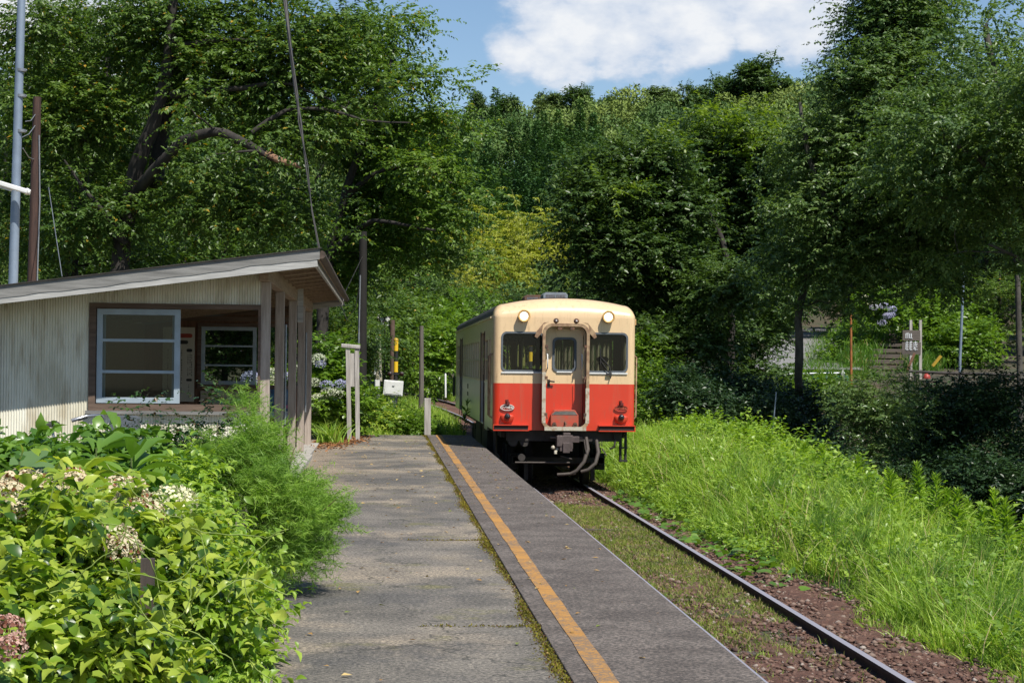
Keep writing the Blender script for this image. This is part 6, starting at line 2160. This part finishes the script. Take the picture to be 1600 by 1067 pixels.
# feathery plant
ft = make_tree('feathery_plant', 'tall feathery fine leaved plant leaning over the platform', 'plant', None, (P(400, 900, 14).x, 14., -.05),
               [([Vector((P(400, 900, 14).x, 14., -.05)), P(395, 850, 14), P(392, 760, 14.2), P(388, 690, 14.5), P(390, 630, 14.6)], .012, .004),
                ([P(405, 905, 14), P(440, 860, 13.8), P(490, 810, 13.6), P(525, 780, 13.5)], .010, .003), ([P(400, 900, 14), P(430, 800, 14), P(450, 740, 14), P(460, 700, 14)], .010, .003),
                ([P(395, 890, 14), P(360, 800, 14.3), P(345, 720, 14.6), P(340, 660, 14.8)], .010, .003), ([P(410, 905, 13.9), P(450, 895, 13.7), P(490, 880, 13.5)], .008, .003)],
               [lobe(440, 800, 14, 80, 95, .45), lobe(398, 715, 14.4, 60, 72, .4), lobe(350, 760, 14.5, 42, 82, .3), lobe(390, 645, 14.6, 20, 40, .2), lobe(500, 805, 13.7, 52, 52, .35), lobe(480, 865, 13.6, 52, 44, .35), lobe(420, 880, 13.8, 46, 40, .3), lobe(350, 860, 13.8, 40, 40, .3), lobe(425, 700, 14.3, 28, 40, .25), lobe(335, 690, 14.8, 16, 30, .2)],
               M['feather'], m_plain('reddish_stem', (.16, .13, .05), .6, 0, .2, 9), 131, n=150, S=27, K=26, leaf=.060, L=.17, cr=.12, cflat=1., droop=.1, tmpl=T_NEEDLE, wide=.8, trunk='stems', crown='foliage', jit=.8, flat=.4, bk=dict(rmin=.003, sides=3, wob=.1, lift=.1))

# bicycle behind the bed
bx = P(138, 660, 21.)
bc = thing('bicycle', (bx.x - .05, 21., 0), 'bicycle with silver handlebar parked against the shelter wall behind the plants', 'bicycle')
bo = MB()
HB = bx.z - .0
for wx, nm in ((.35, 'wheel'), (-.72, 'wheel')):
    wm = MB().lathe([(.325 + .016 * math.cos(t), .016 * math.sin(t)) for t in np.linspace(0, 6.283, 9)], 'Y', (wx, .5, .33), 30)
    wo_ = wm.build(nm, M['black'], bc)
    sp_ = MB()
    for k in range(14):
        a = k * math.pi / 7
        sp_.tube([(wx, .5, .33), (wx + .31 * math.cos(a), .5, .33 + .31 * math.sin(a))], .0025, 4)
    sp_.build('spokes', M['steel'], wo_)
fr = MB().tube([(.35, .5, .33), (.22, .5, .75), (.15, .5, .93)], .016, 8).tube([(.2, .5, .78), (-.25, .5, .45), (-.35, .5, .33)], .016, 8).tube([(.18, .5, .86), (-.1, .5, .5)], .014, 8).tube([(-.42, .5, .88), (-.28, .5, .33)], .015, 8).tube([(-.28, .5, .33), (-.72, .5, .33)], .012, 8)
fr.build('frame', m_plain('silver_frame', (.4, .42, .45), .35, .6), bc)
MB().tube([(.15, .5, .90), (.14, .5, HB + .03), (.12, .42, HB + .07), (-.02, .30, HB + .06), (-.14, .27, HB + .02)], .013, 10).tube([(.14, .5, HB + .03), (.12, .58, HB + .07), (-.02, .70, HB + .06), (-.14, .73, HB + .02)], .013, 10).build('handlebar', m_plain('silver_bar', (.55, .57, .6), .25, .8), bc)
for yy_ in (.27, .73):
    MB().tube([(-.06, .3 if yy_ < .5 else .7, HB + .045), (-.17, yy_, HB + .01)], .021, 10).build('grip', m_plain('grey_grip', (.16, .17, .19), .6), bc)
MB().box((-.45, .5, .92), (.26, .15, .06), taper=.8).build('saddle', M['black'], bc, bevel=.02)
MB().plate(rrect(.22, .78, .52, 1.02, .04), (), .36, .64).build('basket', M['rubber'], bc)

# --- grass bank right of the track
rg = np.random.default_rng(201)


def bankpts(n, u0, u1, y0, y1, yp=1.5, up=1.):
    y = y0 + (y1 - y0) * rg.random(n) ** yp
    u = u0 + (u1 - u0) * rg.random(n) ** up
    x = track_x(y) + u
    return x, y, u


n = 100000
x, y, u = bankpts(n, .98, 4.2, 9.5, 47, 1.5)
edge = 1.22 + .16 * np.sin(y * 1.3) + .14 * np.sin(y * .57 + 1) - .35 * sstep(y, 24, 36) + rg.normal(0, .07, n)
pat = .5 + .5 * np.sin(x * 2.1 + y * .6) * np.sin(y * .9 - x)
k = (u > edge)
x, y, u, pat, edge = x[k], y[k], u[k], pat[k], edge[k]
tu = rg.random(len(x)) < .68
cx_, cy_, cu_ = bankpts(2600, 1.1, 4.0, 9.5, 46, 1.45)
ii = rg.integers(0, 2600, len(x))
oa, orr = rg.uniform(0, 6.28, len(x)), np.abs(rg.normal(0, .07, len(x)))
x = np.where(tu, cx_[ii] + np.cos(oa) * orr, x)
y = np.where(tu, cy_[ii] + np.sin(oa) * orr, y)
u = x - track_x(y)
edge = 1.22 + .16 * np.sin(y * 1.3) + .14 * np.sin(y * .57 + 1) - .35 * sstep(y, 24, 36)
k = u > edge - .03
x, y, u, edge, pat, tu, ii, oa = x[k], y[k], u[k], edge[k], pat[k], tu[k], ii[k], oa[k]
th = rg.uniform(.55, 1.35, 2600)[ii]
h = (.07 + .50 * sstep(u - edge, 0, .8)) * np.where(tu, th, .5 + .5 * pat) * rg.uniform(.55, 1.2, len(x))
base = np.stack([x, y, height(x, y) - .02], 1)
a = np.where(tu, oa + rg.normal(0, .5, len(x)), rg.normal(math.pi * .75, 1.3, len(x)))
v, f = blades(rg, base, h, rg.uniform(.006, .015, len(x)) * (1 + .02 * y), np.stack([np.cos(a), np.sin(a), 0 * a], 1) * rg.uniform(.1, 1.15, (len(x), 1)), 4)
tag(link('bank_grass', npmesh('bank_grass', v, f), M['grass']), 'tall bright green grass on the bank right of the track', 'grass', kind='stuff')
n = 9000
cx_, cy_, cu_ = bankpts(60, 1.6, 3.6, 10, 34, 1.3)
ii = rg.integers(0, 60, n)
x, y = cx_[ii] + rg.normal(0, .10, n), cy_[ii] + rg.normal(0, .12, n)
base = np.stack([x, y, height(x, y) - .02], 1)
a = rg.normal(.5, .5, n)
v, f = blades(rg, base, rg.uniform(.45, .80, n), rg.uniform(.008, .015, n), np.stack([np.cos(a), np.sin(a), 0 * a], 1) * rg.uniform(.1, .6, (n, 1)), 4)
tag(link('sedge_tufts', npmesh('sedge_tufts', v, f), M['grassdark']), 'darker stiff grass tufts rising out of the bank grass', 'grass', kind='stuff')
n = 1500
x, y, u = bankpts(n, 1.5, 4.0, 10, 42, 1.3)
base = np.stack([x, y, height(x, y)], 1)
a = rg.uniform(0, 6.28, n)
v, f = blades(rg, base, rg.uniform(.35, .8, n), rg.uniform(.004, .008, n) * (1 + .03 * y), np.stack([np.cos(a), np.sin(a), 0 * a], 1) * rg.uniform(.1, .8, (n, 1)), 3)
M['straw'] = m_leaf('straw', (.42, .36, .18), (.58, .52, .30), (.22, .13, .06), .2, .2, .6, .2, tcol=(1, 1, .8))
tag(link('dry_stalks', npmesh('dry_stalks', v, f), M['straw']), 'thin straw coloured dead stalks among the bank grass', 'dry grass', kind='stuff')
# leafy weeds: low cover by the rail and taller cover along the ridge
sets = []
x, y, u = bankpts(9000, 1.1, 3.4, 9.3, 46, 1.9)
k = (y > 33) | ((u > 1.6) & (y < 14.5)) | ((y > 24) & (u < 1.6))
x, y, u = x[k], y[k], u[k]
base = np.stack([x, y, height(x, y) + rg.uniform(.02, .22, len(x)) + .18 * sstep(y, 28, 38)], 1)
d = rg.normal(size=base.shape) * np.array((1, 1, .3)) + UP * .5
sets.append(sprays(rg, base, d, .16, 8, .068, .2, 1.3, T_LEAF, 1.3, .5))
x, y, u = bankpts(2200, 1.7, 3.0, 10, 40, 1.3)
base = np.stack([x, y, height(x, y) + rg.uniform(.05, .4, len(x))], 1)
d = rg.normal(size=base.shape) * np.array((1, 1, .3)) + UP * .9
sets.append(sprays(rg, base, d, .26, 9, .085, .2, 1.2, T_LEAF, 1.1, .5))
x, y, u = bankpts(8000, 2.9, 4.7, 10, 50, 1.3)
hh = .16 + .18 * sstep(u, 2.9, 3.5) - .25 * sstep(u, 3.9, 4.7)
hh = hh + .30 * sstep(y, 22, 36)
base = np.stack([x, y, height(x, y) + hh * rg.uniform(.25, 1.1, len(x)) * (.7 + .45 * np.sin(x * 3 + y * 1.7) * np.sin(y * 1.1))], 1)
d = rg.normal(size=base.shape) * np.array((1, 1, .3)) + UP * .9
sets.append(sprays(rg, base, d, .28, 10, .105, .2, 1.2, T_LEAF, 1.15, .5))
x, y, u = bankpts(260, 2.6, 4.2, 11, 44, 1.2)
base = np.stack([x, y, height(x, y) + rg.uniform(.1, .3, len(x)) + .25 * sstep(y, 22, 36)], 1)
d = rg.normal(size=base.shape) * np.array((.5, .5, .1)) + UP * 1.
sets.append(sprays(rg, base, d, .62, 19, .09, .25, 1.2, T_LEAF, 1.2, .3))
v, f = cat(sets)
tag(link('bank_weeds', npmesh('bank_weeds', v, f), M['weed']), 'leafy green weeds along the top and foot of the grass bank', 'weeds', kind='stuff')
x, y, u = bankpts(420, .72, 1.45, 21, 36, .8)
base = np.stack([x, y, height(x, y) + rg.uniform(.03, .14, len(x))], 1)
v, f = leafset(T_HEART, base, rg.normal(size=base.shape) * np.array((1, 1, .2)), UP + rg.normal(0, .35, base.shape), rg.uniform(.09, .17, len(x)))
tag(link('creeping_vine', npmesh('creeping_vine', v, f), M['broad']), 'broad leaved vine creeping along the right rail near the railcar', 'vine', kind='stuff')
# tall weeds with whorled narrow leaves, each its own plant
gd = 'tall weeds on the bank'
tips = [(1560, 786, 'tall leafy weed standing highest near the right edge of the bank'), (1578, 800, 'tall leafy weed at the right edge just behind the highest one'), (1535, 812, 'shorter leafy weed left of the highest one'), (1497, 782, 'slender leafy weed among the ridge plants right of centre of the bank'),
        (1464, 760, 'bushy topped weed against the dark hollow'), (1440, 742, 'weed with an arching tip against the dark hollow'), (1395, 752, 'leafy weed on the ridge below the feathered shrub'), (1337, 728, 'upright weed standing alone on the ridge under the feathered shrub'), (1283, 745, 'low weed on the ridge left of the upright one'),
        (1252, 735, 'small pointed weed on the ridge in the middle of the bank'), (1205, 708, 'leafy weed beside the thin leaning stake'), (1160, 690, 'weed with a pale tip left of the thin leaning stake'), (1085, 672, 'weed on the ridge near the railcar'), (1595, 845, 'leafy weed cut by the right edge of the photo'), (1515, 800, 'leafy weed between the bushy one and the highest one'), (1478, 790, 'short weed in front of the bushy topped one')]
for i, (px, py, lab) in enumerate(tips):
    rg = np.random.default_rng(300 + i)
    uu_ = 3.5 + rg.uniform(-.3, .35)
    X = TXC + uu_
    Yv = FPX * X / (px - 600)
    tip = P(px, py, Yv)
    z0 = float(height(tip.x, Yv)) - .02
    hgt = max(.75, tip.z - z0 + .14)
    t = thing('tall_weed', (tip.x, Yv, z0), lab, 'weed', gd)
    lean = rg.normal(0, .06, 2)
    pts = [Vector((lean[0] * k_ * k_, lean[1] * k_ * k_, hgt * k_)) for k_ in np.linspace(0, 1, 6)]
    MB().tube(pts, [.008, .008, .007, .006, .005, .003], 6).build('stem', M['stem'], t)
    n = int(150 * hgt)
    k_ = .12 + .88 * np.sort(rg.random(n)) ** .8
    a = np.arange(n) * 2.4
    o = np.stack([lean[0] * k_ ** 2, lean[1] * k_ ** 2, hgt * k_], 1)
    xx = np.stack([np.cos(a), np.sin(a), .35 + .9 * k_ ** 3], 1) + rg.normal(0, .12, (n, 3))
    s = (.15 + .05 * np.sin(k_ * 3)) * (1.15 - .55 * k_ ** 2) * rg.uniform(.8, 1.15, n)
    v, f = leafset(T_LEAF, o, xx, UP * 1. + rg.normal(0, .2, (n, 3)), np.stack([s, s * .5, s], 1))
    link('leaves', npmesh('tall_weed_leaves', v, f), M['weed'], t)

# --- short dry grass in the track, weeds beyond the platform
rg = np.random.default_rng(401)
n = 90000
y = 13.5 + 24 * rg.random(n) ** .9
u = rg.uniform(-1.45, .52, n)
x = track_x(y) + u
pat = np.sin(x * 2.3 + 1) * np.sin(y * .8) + .6 * np.sin(y * .35 + 2) + .5 * np.sin(x * 5 + y * 2)
cov = sstep(y, 16.5, 23.5) * 1.5 - .75 + pat * .55 - 1.6 * sstep(y, 33.0, 34.5)
k = cov + rg.normal(0, .3, n) > 0
x, y = x[k], y[k]
base = np.stack([x, y, height(x, y) + .01], 1)
a = rg.uniform(0, 6.28, len(x))
v, f = blades(rg, base, rg.uniform(.02, .095, len(x)), rg.uniform(.005, .010, len(x)) * (1 + .02 * y), np.stack([np.cos(a), np.sin(a), 0 * a], 1) * rg.uniform(.2, .9, (len(x), 1)), 2)
tag(link('track_grass', npmesh('track_grass', v, f), M['dry']), 'short dry yellowish grass growing between platform edge and right rail', 'grass', kind='stuff')
n = 900
cx_, cy_ = rg.uniform(-1.2, 1.5, 40), 9.5 + 14 * rg.random(40)
ii = rg.integers(0, 40, n)
x, y = TXC + cx_[ii] + rg.normal(0, .035, n), cy_[ii] + rg.normal(0, .04, n)
base = np.stack([x, y, height(x, y) + .01], 1)
a = rg.uniform(0, 6.28, n)
v, f = blades(rg, base, rg.uniform(.04, .12, n), rg.uniform(.004, .008, n), np.stack([np.cos(a), np.sin(a), 0 * a], 1) * rg.uniform(.4, 1.1, (n, 1)), 3)
tag(link('ballast_weeds', npmesh('ballast_weeds', v, f), M['grass']), 'scattered small green grass sprigs in the red ballast', 'weeds', kind='stuff')
n = 70000
y = 44.3 + 52 * rg.random(n) ** 1.3
x = rg.uniform(-5.5, 7.5, n)
ok = (np.abs(x - track_x(y)) > 1.15) & ((x < track_x(y) + .5) | (y > 58))
x, y = x[ok], y[ok]
base = np.stack([x, y, height(x, y) - .02], 1)
a = rg.uniform(0, 6.28, len(x))
v, f = blades(rg, base, rg.uniform(.18, .5, len(x)), rg.uniform(.010, .022, len(x)) * (1 + .008 * y), np.stack([np.cos(a), np.sin(a), 0 * a], 1) * rg.uniform(.1, .7, (len(x), 1)))
tag(link('far_grass', npmesh('far_grass', v, f), M['grass']), 'sunlit rough grass beyond the end of the platform', 'grass', kind='stuff')
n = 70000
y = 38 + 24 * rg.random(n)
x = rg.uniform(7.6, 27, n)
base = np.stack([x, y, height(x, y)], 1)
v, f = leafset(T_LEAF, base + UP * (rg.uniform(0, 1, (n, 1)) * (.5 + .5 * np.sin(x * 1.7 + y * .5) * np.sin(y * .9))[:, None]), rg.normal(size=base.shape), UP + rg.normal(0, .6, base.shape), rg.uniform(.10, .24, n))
tag(link('undergrowth', npmesh('undergrowth', v, f), M['evergreen']), 'dark low undergrowth covering the shaded hollow and far bank', 'undergrowth', kind='stuff')  # evergreen: bush leaf darkened, with the hollow's shade in its colour
n = 14000
x, y = rg.uniform(-12, -4.7, n), rg.uniform(20, 60, n)
base = np.stack([x, y, height(x, y) + rg.uniform(0, .5, n)], 1)
v, f = leafset(T_LEAF, base, rg.normal(size=base.shape), UP + rg.normal(0, .5, base.shape), rg.uniform(.08, .2, n))
tag(link('undergrowth', npmesh('undergrowth_left', v, f), M['cherry']), 'dark undergrowth on the ground behind the shelter', 'undergrowth', kind='stuff')
# rough grass along the side road and among the log steps
n = 16000
t_ = rg.random(n)
sel = rg.integers(0, 4, n)
A_ = [(P(1272, 578, 70), P(1296, 522, 108)), (P(1240, 590, 66.5), P(1350, 590, 66.5)), (STEP0 + Vector((-1.4, 0, 0)), STEP1 + Vector((-1.1, 0, 0))), (STEP0 + Vector((1.4, 0, 0)), STEP1 + Vector((1.1, 0, 0)))]
p0 = np.array([tuple(a_[0]) for a_ in A_])[sel]
p1 = np.array([tuple(a_[1]) for a_ in A_])[sel]
base = p0 + (p1 - p0) * t_[:, None] + rg.normal(0, 1, (n, 3)) * np.array((.38, .3, .05))
base[:, 2] -= .15
a = rg.uniform(0, 6.28, n)
v, f = blades(rg, base, rg.uniform(.2, .55, n), rg.uniform(.02, .045, n), np.stack([np.cos(a), np.sin(a), 0 * a], 1) * rg.uniform(.1, .9, (n, 1)), 3)
tag(link('verge_grass', npmesh('verge_grass', v, f), M['grassdark']), 'rough grass along the side road and the log steps beyond the stream', 'grass', kind='stuff')
w1 = thing('tall_grass_stalk', gbase(722, 47), 'single tall green stalk standing in the grass between platform end and railcar', 'plant')
rg = np.random.default_rng(402)
n = 60
zz = rg.random(n)
a = np.arange(n) * 2.4
hgt = P(724, 628, 47).z - w1.location.z
o = np.stack([.15 * zz ** 2, 0 * zz, hgt * zz], 1)
v, f = leafset(T_LEAF, o, np.stack([np.cos(a), np.sin(a), 0 * a + .8], 1), UP + rg.normal(0, .3, (n, 3)), np.stack([np.full(n, .22), np.full(n, .08), np.full(n, .22)], 1))
link('leaves', npmesh('stalk_leaves', v, f), M['vine'], w1)
MB().tube([(0, 0, 0), (.04, 0, hgt * .5), (.15, 0, hgt)], [.012, .01, .005], 6).build('stem', M['stem'], w1)
bpy.context.view_layer.update()
print('BUILT objects', len(bpy.data.objects), 'faces', sum(len(m.polygons) for m in bpy.data.meshes), 'train', TXC, TYF)
